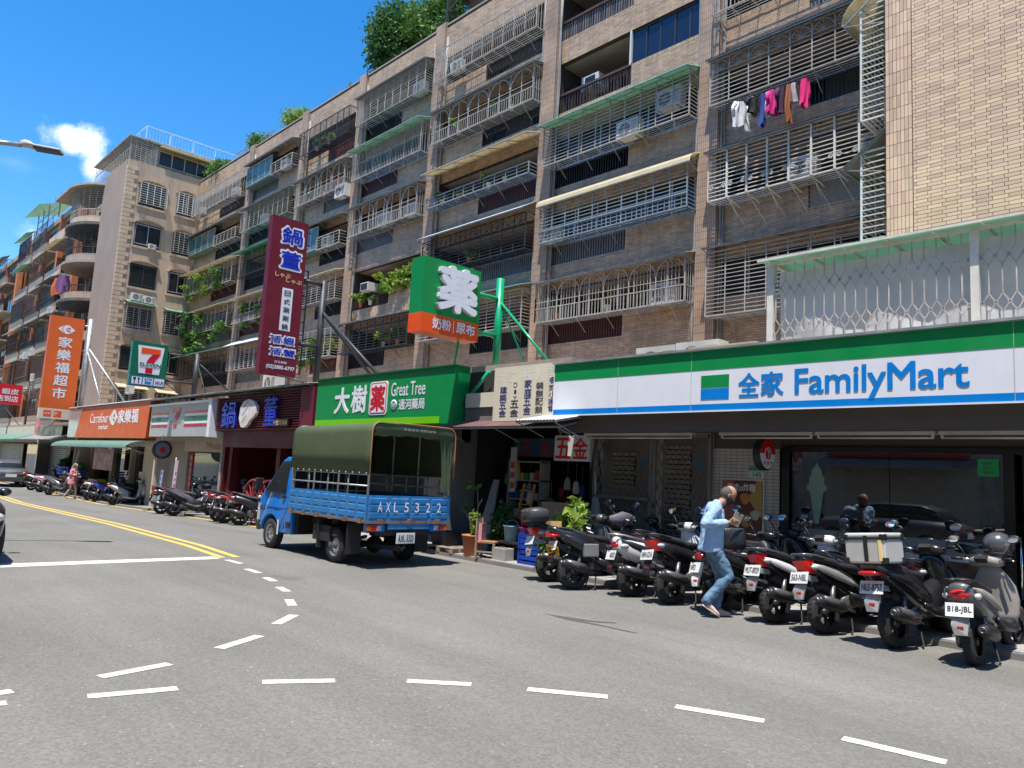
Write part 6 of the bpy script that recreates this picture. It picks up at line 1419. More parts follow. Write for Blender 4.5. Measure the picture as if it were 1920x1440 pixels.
helmet(at_scoot((-2.47, 8.98), Q_+.02, (1.0, -.1, 1.07)), M('helmet_grey', (.12, .12, .125), .2, .4, coat=.7), 'dark metallic helmet with visor on the nearest scooter', .6, s=1.12)
# handlebar mitt, phone-box windscreen
t = empty('handlebar_mitt', at_scoot((-7.86, 8.87), Q_-.32, (.95, .05, 1.08)), label='crumpled grey leather handlebar cover on the black maxi scooter', cat='cover')
mb = MB(); mb.sloft([(-.3, .0, .0, .05, .04), (-.2, 0, .02, .09, .07), (-.05, .02, .05, .10, .08), (.1, 0, .03, .10, .08), (.25, -.02, 0, .08, .06), (.32, 0, -.01, .04, .03)], 'y', 12); mb.v = [(y*.9, x if 0 else u, z) for (x, u, z) in [(p[0], p[1], p[2]) for p in mb.v] for y in (x,)]
g = random.Random(4); mb.v = [(p[0]+g.uniform(-.012, .012), p[1], p[2]+g.uniform(-.012, .012)) for p in mb.v]; mb.build('cloth', M('mitt_grey', (.10, .10, .11), .6, bump=.3, bscale=20), t, local=True)
# second file of scooters nearer the shops
for lb, lc, rz, st_, bd, kw in (
  ('dark scooter with a tall smoked windscreen by the left steel gate', (-8.6, 10.2), Q_-.9, 'm', P_black, dict(plate='')),
  ('dark scooter parked behind in front of the right steel gate', (-7.3, 10.1), Q_-.2, 's', P_grey, dict(plate='')),
  ('black scooter with carrier bags behind the jacketed man', (-5.6, 10.05), Q_-.2, 'r', P_black, dict(plate='')),
  ('black scooter against the glass front behind the red-lamped one', (-4.3, 10.1), Q_-.1, 'm', P_black, dict(plate='')),
  ('black bare-handlebar scooter behind the nearest grey one', (-3.3, 10.25), Q_-.2, 's', P_black, dict(plate=''))):
    scooter(lb, lc, rz, st_, bd, group='scooters standing close to the shop fronts', tail=flat('lamp_dull_red', (.10, .012, .012), .3), **kw)
# row beyond the lorry
far_row = [
 ('black scooter with grey leg shield just left of the lorry cab', (-20.9, 9.35), Q_-.55, 's', P_black, dict(plate='', trim2=P_silver)),
 ('black scooter with red leg shield in the tight group beyond the lorry cab', (-21.8, 9.3), Q_-.35, 'r', P_black, dict(body2=P_red, front=P_red, plate='')),
 ('black and red scooter at the left of the tight group', (-22.6, 9.45), Q_-.4, 's', P_black, dict(body2=P_red, plate='')),
 ('white faced small scooter in the tight group left of the lorry', (-20.9, 10.2), Q_-.2, 'r', P_white, dict(plate='')),
 ('blue scooter with white leg shield close behind the lorry cab', (-20.0, 10.0), Q_-.2, 's', P_blue, dict(body2=P_white, plate='')),
 ('black scooter under a dark dust cover on its seat', (-25.7, 9.25), Q_-.75, 'm', P_purple, dict(body2=black_pl, plate='', seat=P_purple)),
 ('black scooter with plate low at the left of the covered one', (-27.0, 9.3), Q_-.5, 's', P_black, dict(plate='')),
 ('white backed scooter with round mirrors behind the covered one', (-24.9, 10.2), Q_-.2, 'r', P_white, dict(plate='')),
 ('grey scooter with brown seat at the end of the covered group', (-27.6, 9.9), Q_-.1, 'r', P_grey, dict(plate='', seat=M('seat_brown', (.12, .06, .04), .5))),
 ('silver scooter standing alone on its centre stand', (-33.6, 9.7), Q_-.75, 's', P_silver, dict(plate='')),
 ('bright blue scooter next to the woman in pink', (-36.2, 9.75), Q_-.8, 's', P_blue, dict(plate='')),
 ('grey and white scooter right behind the woman in pink', (-37.3, 9.75), Q_-.5, 'r', P_grey, dict(body2=P_white, plate='')),
 ('dark scooter with a raised luggage rack beyond the blue one', (-34.6, 10.5), Q_-.2, 's', P_black, dict(plate='')),
 ('grey maxi scooter turned sideways with both wheels in view', (-41.6, 9.1), Q_-1.0, 'm', P_grey, dict(plate='', rim=P_grey)),
 ('small scooter carrying a pink bag beside the grey maxi scooter', (-44.3, 9.3), Q_-.4, 'r', P_pink, dict(plate='')),
 ('black and white scooter at the tail of the dark saloon', (-46.3, 9.3), Q_-.4, 's', P_black, dict(body2=P_white, plate='')),
 ('black scooter behind the blue crates', (-41.5, 10.5), Q_-.1, 's', P_black, dict(plate=''))]
for i, (lb, lc, rz, st_, bd, kw) in enumerate(far_row): scooter(lb, lc, rz, st_, bd, group='scooters parked beyond the lorry', lean=.08+.03*(i % 3), **kw)
helmet(at_scoot((-21.8, 9.3), Q_-.35, (.95, .12, 1.10)), M('helmet_pink', (.70, .01, .12), .25, coat=.5), 'bright pink helmet on a handlebar left of the lorry', 0, False)
helmet(at_scoot((-24.9, 10.2), Q_-.2, (.95, 0, 1.1)), M('helmet_silver', (.35, .42, .48), .2, .5, coat=.6), 'pale silver helmet on a scooter by the restaurant', 0, True)
# ---------------------------------------------------------------- cars
def car(label, loc, rz, paint_m, name='parked_car', hatch=False, cat='car'):
    t = empty(name, (loc[0], loc[1], gz(loc[0])), rz, label=label, cat=cat)
    L_ = [(-2.25, .55, .62, .16), (-2.2, .60, .78, .30), (-1.9, .66, .86, .36), (-1.2, .68, .89, .38), (0, .66, .90, .38), (1.0, .64, .89, .36), (1.8, .60, .85, .32), (2.15, .55, .76, .26), (2.28, .50, .60, .15)]
    b = MB().sloft([(x, 0, z, hw, hh) for x, z, hw, hh in L_], 'x', 24, e=4.5).build('body', paint_m, t, local=True)
    back = -1.95 if hatch else -1.45
    cab_ = [(back, .98, .60, .05), (back+.35, 1.13, .64, .2), (back+.8, 1.2, .66, .27), (.1, 1.2, .66, .28), (.6, 1.15, .64, .23), (1.25, .98, .62, .06)]
    MB().sloft([(x, 0, z-.02, hw, hh) for x, z, hw, hh in cab_], 'x', 24, e=3.5).build('windows', glass_dark, t, local=True)
    MB().sloft([(x, 0, z+hh-.05, hw*.93, .05) for x, z, hw, hh in cab_[1:5]], 'x', 20, e=3).build('roof', paint_m, t, local=True)
    for x in (-1.38, 1.38):
        for s_ in (1, -1): wheel(t, (x, s_*.80, .32), .32, .2)
    for s_ in (1, -1):
        MB().ell((-2.12, s_*.66, .78), (.16, .19, .09), 12, 8).build('tail_light', red_l, t, local=True); MB().ell((2.12, s_*.62, .68), (.16, .17, .08), 12, 8).build('headlight', clear_l, t, local=True)
        m_ = MB().ell((.75, s_*.98, .98), (.08, .1, .07), 10, 6).build('mirror', paint_m, t, local=True)
        q_ = MB()
        for x in (-.95, -.02): q_.box(x-.035, x+.035, s_*.645-.02, s_*.645+.02, .95, 1.38)
        q_.build('door_pillar', black_pl, t, local=True)
        MB().box(-.45, -.28, s_*.905-.02, s_*.905+.02, .82, .85).box(.5, .67, s_*.90-.02, s_*.90+.02, .82, .85).build('door_handle', chrome, t, local=True, kind='stuff')
    MB().box(-2.31, -2.28, -.26, .26, .56, .72).build('number_plate', plate_w, t, local=True); MB().box(-2.285, -2.27, -.55, .55, .80, .83).build('chrome_strip', chrome, t, local=True)
    return t
car('dark grey saloon with red tail lamps parked at the far left', (-51.6, 9.0), math.pi-.05, P_grey)
car('black car cut off by the left edge of the street view', (-15.12, 1.55), 0.0, P_black)
car('dark hatchback parked across the street, seen in the shop glass', (-9.3, -2.9), math.pi, P_grey, hatch=True)
car('pale van-like car parked across the street near the glass reflection', (-2.6, -3.1), math.pi, P_champ, hatch=True)
# ---------------------------------------------------------------- houses across the street (behind the camera, mirrored in the glass)
ob = empty('opposite_house', (-12, -12, 0), label='row of plain apartment houses on the other side of the street', cat='apartment building')
MB().box(-75, -60.2, -22, -9, -1, 19).box(-60, -30, -21, -9.3, -1, 17).box(-29.8, -2, -22, -9, -1, 20).box(-1.8, 30, -22, -9.2, -1, 18).build('wall', M('opposite_render', (.50, .44, .36), .85, var=.2, dirt=.4), ob, kind='stuff')
for k in range(1, 6):
    for i in range(18):
        x = -58+i*4.6; MB().box(x, x+2.6, -8.98, -8.9, k*3.1+.9, k*3.1+2.4).build('window', glass_dark, ob)
for i in range(12):
    x = -56+i*7; MB().box(x, x+5.6, -9, -8.85, .1, 2.9).build('shopfront', shop_wall if i % 2 else plaster, ob); awning(x, x+5.6, 2.8, 3.2, -7.6, -9, 'flat', [corr_mat, white_sheet, mint][i % 3], ob); MB().box(x+.2, x+5.4, -8.85, -8.6, 3.2, 4.1).build('signboard', [sg_cream, sg_red, sg_blue, sg_white, sg_yel][i % 5], ob)
# ---------------------------------------------------------------- people
skin_m = M('skin', (.42, .23, .15), .5, var=.08, spec=.3); skin_w = M('skin_pale', (.62, .42, .32), .5, var=.05)
def cap(mb, p, q, r1, r2=None, n=12, flat_=1.):
    r2 = r2 or r1; p = Vector(p); q = Vector(q); pts = []; rr = []
    d = (q-p); L = d.length; d = d.normalized()
    for a in (-.95, -.6, 0): pts.append(p+d*r1*a); rr.append(r1*math.sqrt(max(0.02, 1-a*a)))
    for a in (.33, .66): pts.append(p+d*L*a); rr.append(r1+(r2-r1)*a)
    for a in (0, .6, .95): pts.append(q+d*r2*a); rr.append(r2*math.sqrt(max(0.02, 1-a*a)))
    mb.tube(pts, rr, n); return mb
def blobby(mb, name, mat, par, vox=.012, smooth=4, noise=0.):
    o = mb.build(name, mat, par, local=True)
    for p in o.data.polygons: p.use_smooth = True
    m = o.modifiers.new('r', 'REMESH'); m.mode = 'VOXEL'; m.voxel_size = vox; m.use_smooth_shade = True
    s = o.modifiers.new('s', 'SMOOTH'); s.factor = .5; s.iterations = smooth
    if noise:
        tx = bpy.data.textures.new(name, 'CLOUDS'); tx.noise_scale = .07; d = o.modifiers.new('d', 'DISPLACE'); d.texture = tx; d.strength = noise; d.mid_level = .5; d.texture_coords = 'LOCAL'
    return o
def hand(mb, wrist, dirv, side, curl=.9, up_=(0, 0, 1)):
    """palm and five bent fingers"""
    w = Vector(wrist); d = Vector(dirv).normalized(); s = Vector(side).normalized(); n = d.cross(s).normalized()
    c = w+d*.045; mb.ell((0, 0, 0), (.048, .04, .016), 12, 8, T=Matrix.Translation(c) @ Matrix((d, s, n)).transposed().to_4x4())
    for i, (o, l) in enumerate(((-.03, .062), (-.01, .072), (.011, .068), (.03, .052))):
        b = w+d*.082+s*o; k = b+d*l*.45; a1 = curl*.7; e = k+(d*math.cos(a1)-n*math.sin(a1))*l*.35; a2 = curl*1.5; f = e+(d*math.cos(a2)-n*math.sin(a2))*l*.28
        cap(mb, b, k, .009, .0085, 8); cap(mb, k, e, .0085, .008, 8); cap(mb, e, f, .008, .007, 8)
    b = w+d*.03-s*.035; k = b+d*.03-s*.025-n*.01; cap(mb, b, k, .012, .010, 8); cap(mb, k, k+d*.03-n*.02, .010, .008, 8)
def head(mb, c, tilt, face=1.):
    T = Matrix.Translation(c) @ Matrix.Rotation(tilt, 4, 'Y')
    mb.ell((0, 0, .02), (.098, .076, .105), 18, 12, T=T); mb.ell((.025, 0, -.045), (.070, .058, .075), 16, 10, T=T)
    mb.ell((.097, 0, -.012), (.018, .013, .024), 10, 6, T=T); mb.ell((.082, 0, .025), (.016, .045, .012), 10, 6, T=T); mb.ell((.080, 0, -.085), (.022, .026, .018), 10, 6, T=T)
    mb.ell((.088, 0, -.052), (.010, .024, .008), 8, 6, T=T)
    for s in (1, -1): mb.ell((-.005, s*.078, -.01), (.018, .010, .030), 8, 6, T=T)
    return T
man = empty('person', (-5.43, 8.88, 0), R_(47), label='man in an open light blue denim shirt and jeans looking down at a tablet', cat='person')
b = MB(); S1, S2 = (-.05, -.19, 1.40), (-.01, .19, 1.39)
hc = (.155, 0, 1.565)
Th = head(b, hc, .62)
cap(b, (.02, 0, 1.42), (.11, 0, 1.50), .058, .054); b.ell((-.02, 0, 1.22), (.11, .165, .22), 16, 12); b.ell((-.04, 0, .92), (.11, .155, .13), 16, 10); cap(b, S1, S2, .06)
cap(b, S1, (-.20, -.25, 1.19), .048, .04); cap(b, (-.20, -.25, 1.19), (.10, -.20, 1.215), .038, .026); hand(b, (.11, -.195, 1.217), (1, .25, .05), (.1, .3, -.9), 1.1)
cap(b, S2, (-.06, .26, 1.15), .048, .04); cap(b, (-.06, .26, 1.15), (.17, .10, 1.20), .038, .026); hand(b, (.175, .095, 1.20), (.9, -.4, .1), (.1, .3, -.9), 1.0)
RL = [(-.03, -.09, .86), (.15, -.10, .53), (-.13, -.10, .20), (-.02, -.10, .06)]; LL = [(-.03, .09, .86), (.11, .09, .50), (.04, .09, .10), (.14, .09, .05)]
for q in (RL, LL): cap(b, q[0], q[1], .078, .055); cap(b, q[1], q[2], .052, .036); cap(b, q[2], q[3], .034, .03)
blobby(b, 'body', skin_m, man, .0065, 3)
j = MB(); cap(j, (-.05, -.09, 1.36), (-.01, .09, 1.36), .105, .10); j.ell((-.035, 0, 1.20), (.135, .19, .25), 18, 14); j.sloft([(.83, -.075, 0, .145, .205), (.9, -.06, 0, .145, .20), (1.05, -.045, 0, .14, .195), (1.2, -.035, 0, .14, .19)], 'z', 20)
cap(j, S1, (-.205, -.26, 1.19), .078, .066); cap(j, (-.205, -.26, 1.19), (.06, -.21, 1.21), .064, .048); cap(j, S2, (-.07, .27, 1.15), .076, .064); cap(j, (-.07, .27, 1.15), (.12, .14, 1.19), .062, .046)
cap(j, (0, -.045, 1.435), (.015, .045, 1.435), .062)
den = M('denim_light', (.30, .45, .62), .8, var=.14, scale=9, bump=.4, bscale=30)
blobby(j, 'shirt', den, man, .012, 3, .022)
sh_ = MB(); sh_.sloft([(.86, .05, 0, .052, .085), (1.0, .062, 0, .055, .08), (1.2, .07, 0, .05, .07), (1.38, .06, 0, .04, .05)], 'z', 14); blobby(sh_, 'undershirt', M('undershirt', (.30, .27, .25), .8, var=.2), man, .012, 2)
p = MB(); p.ell((-.04, 0, .90), (.125, .17, .10), 16, 10)
for q in (RL, LL): cap(p, q[0], q[1], .098, .076); cap(p, q[1], (q[2][0]+.0, q[2][1], q[2][2]+.0), .074, .066)
jn = M('denim_jeans', (.10, .18, .27), .85, var=.45, scale=6, bump=.4, bscale=40); blobby(p, 'jeans', jn, man, .012, 3, .03)
def shoe(a, tilt, m, yy, par):
    T = Matrix.Translation(a) @ Matrix.Rotation(tilt, 4, 'Y'); s = MB(); s.sloft([(-.085, 0, .045, .03, .035), (-.06, 0, .05, .038, .045), (.0, 0, .045, .04, .04), (.08, 0, .03, .045, .028), (.14, 0, .022, .04, .02), (.165, 0, .018, .02, .012)], 'x', 14, T=T)
    o = s.build('shoe', m, par, local=True); s = MB(); s.sloft([(-.095, 0, .006, .034, .01), (0, 0, .004, .045, .01), (.1, 0, .004, .05, .01), (.172, 0, .006, .025, .008)], 'x', 12, T=T); s.build('sole', sg_cream, o, local=True)
shm = M('shoe_tan', (.66, .48, .42), .8, var=.1, bump=.2)
shoe((-.11, -.10, .105), .55, shm, 0, man); shoe((.07, .09, .012), 0, shm, 0, man)
hm = M('hair_grey', (.085, .07, .06), .8, var=.35, scale=30, bump=.5, bscale=80)
h = MB(); h.ell((-.022, 0, .008), (.090, .083, .096), 18, 12, T=Th, v0=.8, v1=2.5)
hv = [v for v in h.v]; h.build('hair', hm, man, local=True)
mk = MB(); mk.ell((.042, 0, -.055), (.068, .066, .060), 16, 10, T=Th); mk.build('mask', black_pl, man, local=True)
MB().tube([Th @ Vector(v) for v in ((.05, -.066, -.03), (0, -.086, .0), (-.02, -.082, -.02))], .003, 6).build('mask_strap', black_pl, man, local=True)
MB().box(-.045, .045, -.077, .077, 1.49, 1.50).build('collar_edge', den, man, local=True) if False else None
tb = empty('tablet', man.matrix_basis @ Vector((.27, -.12, 1.27)) if False else (Matrix.Translation((-5.43, 8.88, 0)) @ Matrix.Rotation(R_(47), 4, 'Z') @ Vector((.235, -.13, 1.26))), label='grey tablet held in the right hand of the walking man', cat='tablet')
tb.rotation_euler = (Matrix.Rotation(R_(47), 3, 'Z') @ Matrix.Rotation(.42, 3, 'Y') @ Matrix.Rotation(.35, 3, 'Z')).to_euler(); o = lbox(tb, -.07, .07, -.006, .004, -.09, .09, M('tablet_back', (.42, .40, .36), .35, .4), 'back', .005); lbox(tb, -.06, .06, .004, .006, -.08, .08, frame_black, 'screen'); lbox(tb, -.015, .015, -.01, -.006, .075, .09, frame_black, 'clip')
bgm = Matrix.Translation((-5.43, 8.88, 0)) @ Matrix.Rotation(R_(47), 4, 'Z')
bag = empty('shoulder_bag', bgm @ Vector((.22, -.02, 1.0)), R_(47), label='black leather bag hanging in front of the walking man', cat='bag')
mb = MB(); mb.sloft([(-.14, -.18, 0, .02, .0), (-.13, -.0, 0, .155, .05), (-.05, 0, 0, .165, .065), (.05, .0, 0, .16, .06), (.13, 0, 0, .15, .04), (.145, 0, 0, .14, .02)][1:], 'z', 16, e=4); o = mb.build('bag_body', M('bag_leather', (.018, .018, .02), .35, var=.2, bump=.3, bscale=15), bag, local=True)
MB().tube([(-.12, 0, .13), (-.1, .0, .22), (0, 0, .25), (.1, 0, .22), (.12, 0, .13)], .009, 6).build('handle', black_pl, bag, local=True)
# woman in pink, far left
wo_ = empty('person', (-38.6, 9.35, gz(-38.6)), R_(50), label='long haired woman in a loose pink T-shirt walking by the scooters', cat='person')
b = MB(); Tw = head(b, (.04, 0, 1.47), .2); cap(b, (0, 0, 1.3), (.02, 0, 1.4), .045); b.ell((-.01, 0, 1.12), (.1, .15, .22), 14, 10); b.ell((-.02, 0, .86), (.11, .15, .12), 14, 8)
A1, A2 = (-.01, -.16, 1.28), (-.01, .16, 1.28)
cap(b, A1, (-.02, -.2, 1.05), .04, .034); cap(b, (-.02, -.2, 1.05), (.2, -.14, 1.1), .032, .024); hand(b, (.2, -.14, 1.1), (1, .2, .2), (0, .3, -.9), .9)
cap(b, A2, (.02, .2, 1.03), .04, .034); cap(b, (.02, .2, 1.03), (.18, .1, .98), .032, .024); hand(b, (.18, .1, .98), (1, -.2, .1), (0, .3, -.9), .9)
R1 = [(-.02, -.08, .82), (-.05, -.08, .45), (-.26, -.08, .12), (-.18, -.08, .04)]; L1 = [(-.02, .08, .82), (.12, .08, .46), (.16, .08, .08), (.25, .08, .03)]
for q in (R1, L1): cap(b, q[0], q[1], .075, .05); cap(b, q[1], q[2], .048, .032); cap(b, q[2], q[3], .03, .026)
blobby(b, 'body', skin_w, wo_, .009, 2)
j = MB(); cap(j, (-.01, -.08, 1.27), (-.01, .08, 1.27), .09); j.sloft([(.66, -.02, 0, .17, .22), (.8, -.02, 0, .165, .215), (1.0, -.01, 0, .15, .20), (1.25, 0, 0, .12, .18)], 'z', 20); cap(j, A1, (-.02, -.2, 1.08), .075, .07); cap(j, A2, (.02, .2, 1.08), .075, .07)
blobby(j, 'shirt', M('pink_cloth', (.66, .27, .29), .8, var=.06), wo_, .014, 3, .02)
h = MB(); h.ell((-.02, 0, .02), (.105, .092, .115), 16, 12, T=Tw, v0=.9); hr = M('hair_brown', (.20, .15, .12), .7, var=.3, scale=20)
cap(h, (-.04, 0, 1.42), (-.11, 0, 1.12), .085, .05); h.build('hair', hr, wo_, local=True)
for q in (R1, L1): shoe((q[2][0]+.02, q[2][1], max(q[2][2]-.08, .005)), .4 if q is R1 else 0, M('sandal', (.15, .13, .06), .7), 0, wo_)
pp = empty('paper', (-38.35, 9.45, gz(-38)+1.16), R_(50), label='sheet of cream paper in the hands of the woman in pink', cat='paper'); lbox(pp, -.01, .01, -.1, .08, -.1, .1, sg_cream, 'sheet')
# ---------------------------------------------------------------- air conditioners
def mk_ac():
    b = MB().box(-.40, .40, -.15, .15, 0, .55); e = MB()
    for k in range(7): e.lathe([(.03+k*.027, -.158), (.036+k*.027, -.158)], 20, 'y', (-.1, 0, .27))
    for k in range(6): a = math.pi*k/6; e.bar((-.1+.2*math.cos(a), -.157, .27+.2*math.sin(a)), (-.1-.2*math.cos(a), -.157, .27-.2*math.sin(a)), .006)
    d = MB().lathe([(.001, -.151), (.205, -.151)], 24, 'y', (-.1, 0, .27)); l = MB()
    for k in range(9): l.box(.16, .37, -.156, -.151, .08+k*.045, .10+k*.045)
    f = MB().bar((-.3, -.12, -.02), (-.3, .15, -.02), .04); f2 = MB().bar((.3, -.12, -.02), (.3, .15, -.02), .04)
    return [(n, m_.mesh(n, mt)) for n, m_, mt in (('casing', b, ac_white), ('fan_opening', d, frame_black), ('fan_grille', e, ac_white), ('vent_slats', l, steel_grey), ('bracket', f, steel), ('bracket', f2, steel))]
ACM = mk_ac()
def ac(x, y, z, label, s=1., rz=0.):
    t = empty('air_conditioner', (x, y, z), rz, label=label, cat='air conditioner'); t.scale = (s,)*3
    for n, me in ACM: o = bpy.data.objects.new(n, me); col.objects.link(o); o.parent = t
FLN = {2: 'lowest', 3: 'second', 4: 'third', 5: 'fourth', 6: 'top'}
BAYN = ['bay beside sunlit wall', 'cream awning bay', 'bay over faded sign', 'bay behind green sign', 'bay right of maroon sign', 'bay behind maroon sign', 'bay by corner building']
for b_, k, fx, dz, dy, s_ in ((0, 3, .45, .74, -.35, 1), (0, 3, .72, 1.15, .3, 1), (1, 2, .86, .74, -.3, 1.15), (1, 4, .62, -.1+.75, -.45, 1.1), (1, 4, .86, 1.25, -.3, 1.15), (1, 3, .06, .74, -.3, .9), (1, 5, .2, .75, .5, 1), (1, 6, .18, .2, .6, 1), (1, 6, .5, .8, .5, 1), (2, 6, .2, .8, -.35, .9), (3, 6, .88, .75, -.3, 1), (3, 4, .5, .78, -.3, 1.1), (3, 4, .88, .78, -.3, 1), (4, 5, .93, .2, -.4, 1.2), (4, 4, .7, .8, -.3, .9), (5, 6, .8, .7, -.3, 1), (5, 5, .45, .75, -.3, 1), (6, 6, .85, .7, -.3, 1), (6, 6, .15, .7, -.3, .9), (5, 2, .75, .3, -.5, 1.1)):
    x = ED[b_+1]+.4+(ED[b_]-ED[b_+1]-.8)*fx
    ac(x, YF+dy, LV(k)+dz, f'{"small " if s_ < 1 else "large " if s_ > 1.05 else ""}white unit {"high up " if dz > 1 else "low " if dz < .4 or dz == .65 else ""}at the {"left" if fx < .35 else "right" if fx > .65 else "middle"} of {FLN[k]} balcony, {BAYN[b_]}', s_)
t = empty('air_conditioner', (-30.5, YF-.1, LV(3)+.95), label='dark window unit sticking out above the open balcony with plants', cat='air conditioner'); lbox(t, -.33, .33, -.25, .3, -.2, .2, ac_white, 'casing', .01); lbox(t, -.28, .28, -.262, -.25, -.15, .15, frame_black, 'grille')
t = empty('air_conditioner', (-17.2, YF+.5, LV(5)+.95), label='window unit in a white frame on the open balcony of peeling ceiling', cat='air conditioner'); lbox(t, -.35, .35, -.3, .3, -.22, .22, ac_white, 'casing', .01); lbox(t, -.28, .2, -.312, -.3, -.17, .17, frame_black, 'grille')
for i, (x, y, z, lb) in enumerate(((-8.35, 11.6, 3.6, 'white outdoor unit on the shop roof behind the left end of the long white sign'), (-7.45, 11.6, 3.62, 'boxy white outdoor unit on the shop roof near the lattice enclosure'), (-23.0, 11.0, 3.9, 'white outdoor unit on the roof of the maroon restaurant'), (-10.1, 11.2, 3.38, 'white outdoor unit peeping over the faded cream sign'), (-46.5, 13.6, 5.2, 'white outdoor unit on the wall behind the grey sign pole'))): ac(x, y, z, lb, 1.1 if i < 3 else .9)
for i, (y, z) in enumerate(((15.4, 11.95), (16.2, 11.9))): ac(-53.5, y, z, ('left' if i == 0 else 'right')+' unit inside the green awned window cage of the corner building', .9, Q_)
ac(-53.85, 16.1, 15.75, 'white unit in the hooded window of the corner building', .6, Q_)
for i, (x, z) in enumerate(((-67.5, 12.3), (-72, 9.4), (-74.5, 9.3), (-70.5, 7.2))): ac(x, YW-.75, z, ['highest', 'middle right', 'middle left', 'lowest'][i]+' white unit on the orange pillared house', 1.1)
# ---------------------------------------------------------------- plants
def pot_plant(x, y, z, r, h, leafm, label, pot=pot_red, seed=0, n=160, leaf=.06, trail=0., ph=.2, group=None):
    t = empty('potted_plant', (x, y, z), label=label, cat='potted plant', group=group)
    MB().lathe([(.001, 0), (ph*.38, 0), (ph*.52, ph), (ph*.56, ph), (ph*.56, ph*1.08), (ph*.46, ph*1.08), (ph*.42, ph*.9), (.001, ph*.9)], 16, 'z').build('pot', pot, t, local=True)
    m_ = MB()
    g = random.Random(seed)
    for i in range(5): a = g.uniform(0, 6.3); m_.tube([(0, 0, ph), (r*.3*math.cos(a), r*.3*math.sin(a), ph+h*.5), (r*.6*math.cos(a), r*.6*math.sin(a), ph+h*.85)], [.012, .009, .005], 5)
    m_.build('stem', bark, t, local=True)
    V, Q = foliage((0, 0, ph+h*.55), (r, r, h*.6), n, leaf, seed)
    if trail:
        V2, Q2 = foliage((0, -.1, ph-trail*.4), (r*1.1, r*.4, trail*.6), n, leaf, seed+5); Q = np.vstack([Q, Q2+len(V)]); V = np.vstack([V, V2])
    MB().arr(V, Q).build('leaves', leafm, t, local=True, kind='stuff', fix=False)
    return t
def bx_(b_, f): return ED[b_+1]+.4+(ED[b_]-ED[b_+1]-.8)*f
pl_l = [(1, 2, .13, .3, .55, leaf_mid), (1, 2, .5, .28, .35, leaf_light), (2, 5, .25, .3, .45, leaf_light), (2, 5, .62, .3, .4, leaf_mid), (2, 5, .78, .22, .3, leaf_mid), (2, 4, .12, .3, .3, leaf_mid), (2, 4, .3, .3, .3, leaf_mid), (2, 4, .6, .35, .4, leaf_mid), (2, 4, .75, .2, .3, leaf_mid), (2, 3, .45, .25, .3, leaf_light), (2, 2, .3, .3, .5, leaf_light), (2, 2, .85, .25, .4, leaf_light),
        (3, 3, .55, .6, .5, leaf_light), (3, 3, .75, .6, .5, leaf_light), (3, 3, .93, .4, .6, leaf_light), (3, 3, .15, .5, .5, leaf_light), (3, 3, .3, .3, .4, leaf_mid), (3, 2, .62, .35, .4, leaf_light), (3, 2, .82, .3, .5, leaf_mid), (4, 6, .3, .3, .4, leaf_mid), (4, 6, .55, .3, .4, leaf_light), (4, 5, .35, .3, .35, leaf_light), (4, 5, .55, .3, .4, leaf_light), (4, 2, .35, .6, .8, leaf_mid), (4, 2, .7, .5, .7, leaf_mid), (4, 2, .9, .4, .5, leaf_light),
        (5, 3, .3, .5, .7, leaf_mid), (5, 3, .6, .5, .6, leaf_dark), (5, 3, .85, .5, .9, leaf_light), (5, 2, .2, .3, .4, leaf_mid), (5, 2, .5, .25, .4, leaf_light), (6, 4, .15, .7, .7, leaf_light), (6, 4, .45, .8, .8, leaf_light), (6, 4, .75, .7, .7, leaf_mid), (6, 3, .2, .9, 1.2, leaf_dark), (6, 3, .5, .7, 1.0, leaf_mid), (6, 2, .5, .4, .5, leaf_mid)]
ORD = ['leftmost', 'second', 'third', 'fourth', 'fifth']; cnt_ = {}
for q_ in pl_l: cnt_.setdefault(q_[:2], []).append(q_[2])
for i, (b_, k, f, r, h, lm) in enumerate(pl_l):
    r *= 1.25 if b_ >= 4 else 1.1; op = S[(b_, k)]['style'] == 'open'; fs_ = sorted(cnt_[(b_, k)]); oi = fs_.index(f); od = 'only' if len(fs_) == 1 else 'rightmost' if oi == len(fs_)-1 else ORD[oi]
    pot_plant(bx_(b_, f), YF-(.05 if op else .34), LV(k)+(.78 if not op else (.75 if f > .45 else .1)), r, h, lm, f'{"yellow-green" if lm is leaf_light else "dark green" if lm is leaf_dark else "green"} {"bushy" if r > .45 else "small"} plant, {od} on {FLN[k]} balcony, {BAYN[b_]}', [pot_red, pot_white, steel_grey][i % 3], i, int(200+500*r), .055+.05*r, trail=.7 if r >= .6 else 0)
# wall creeper on the corner by the lower floors
V, Q = foliage((-51.0, YF-.6, 9.4), (2.2, .5, 1.0), 700, .12, 77); V2, Q2 = foliage((-46.8, YF-.7, 9.6), (1.6, .5, .7), 500, .11, 78)
MB().arr(np.vstack([V, V2]), np.vstack([Q, Q2+len(V)])).build('creeper', leaf_mid, None, kind='stuff', fix=False, label='tangled creeper hanging over the low balconies by the corner building', cat='creeper')
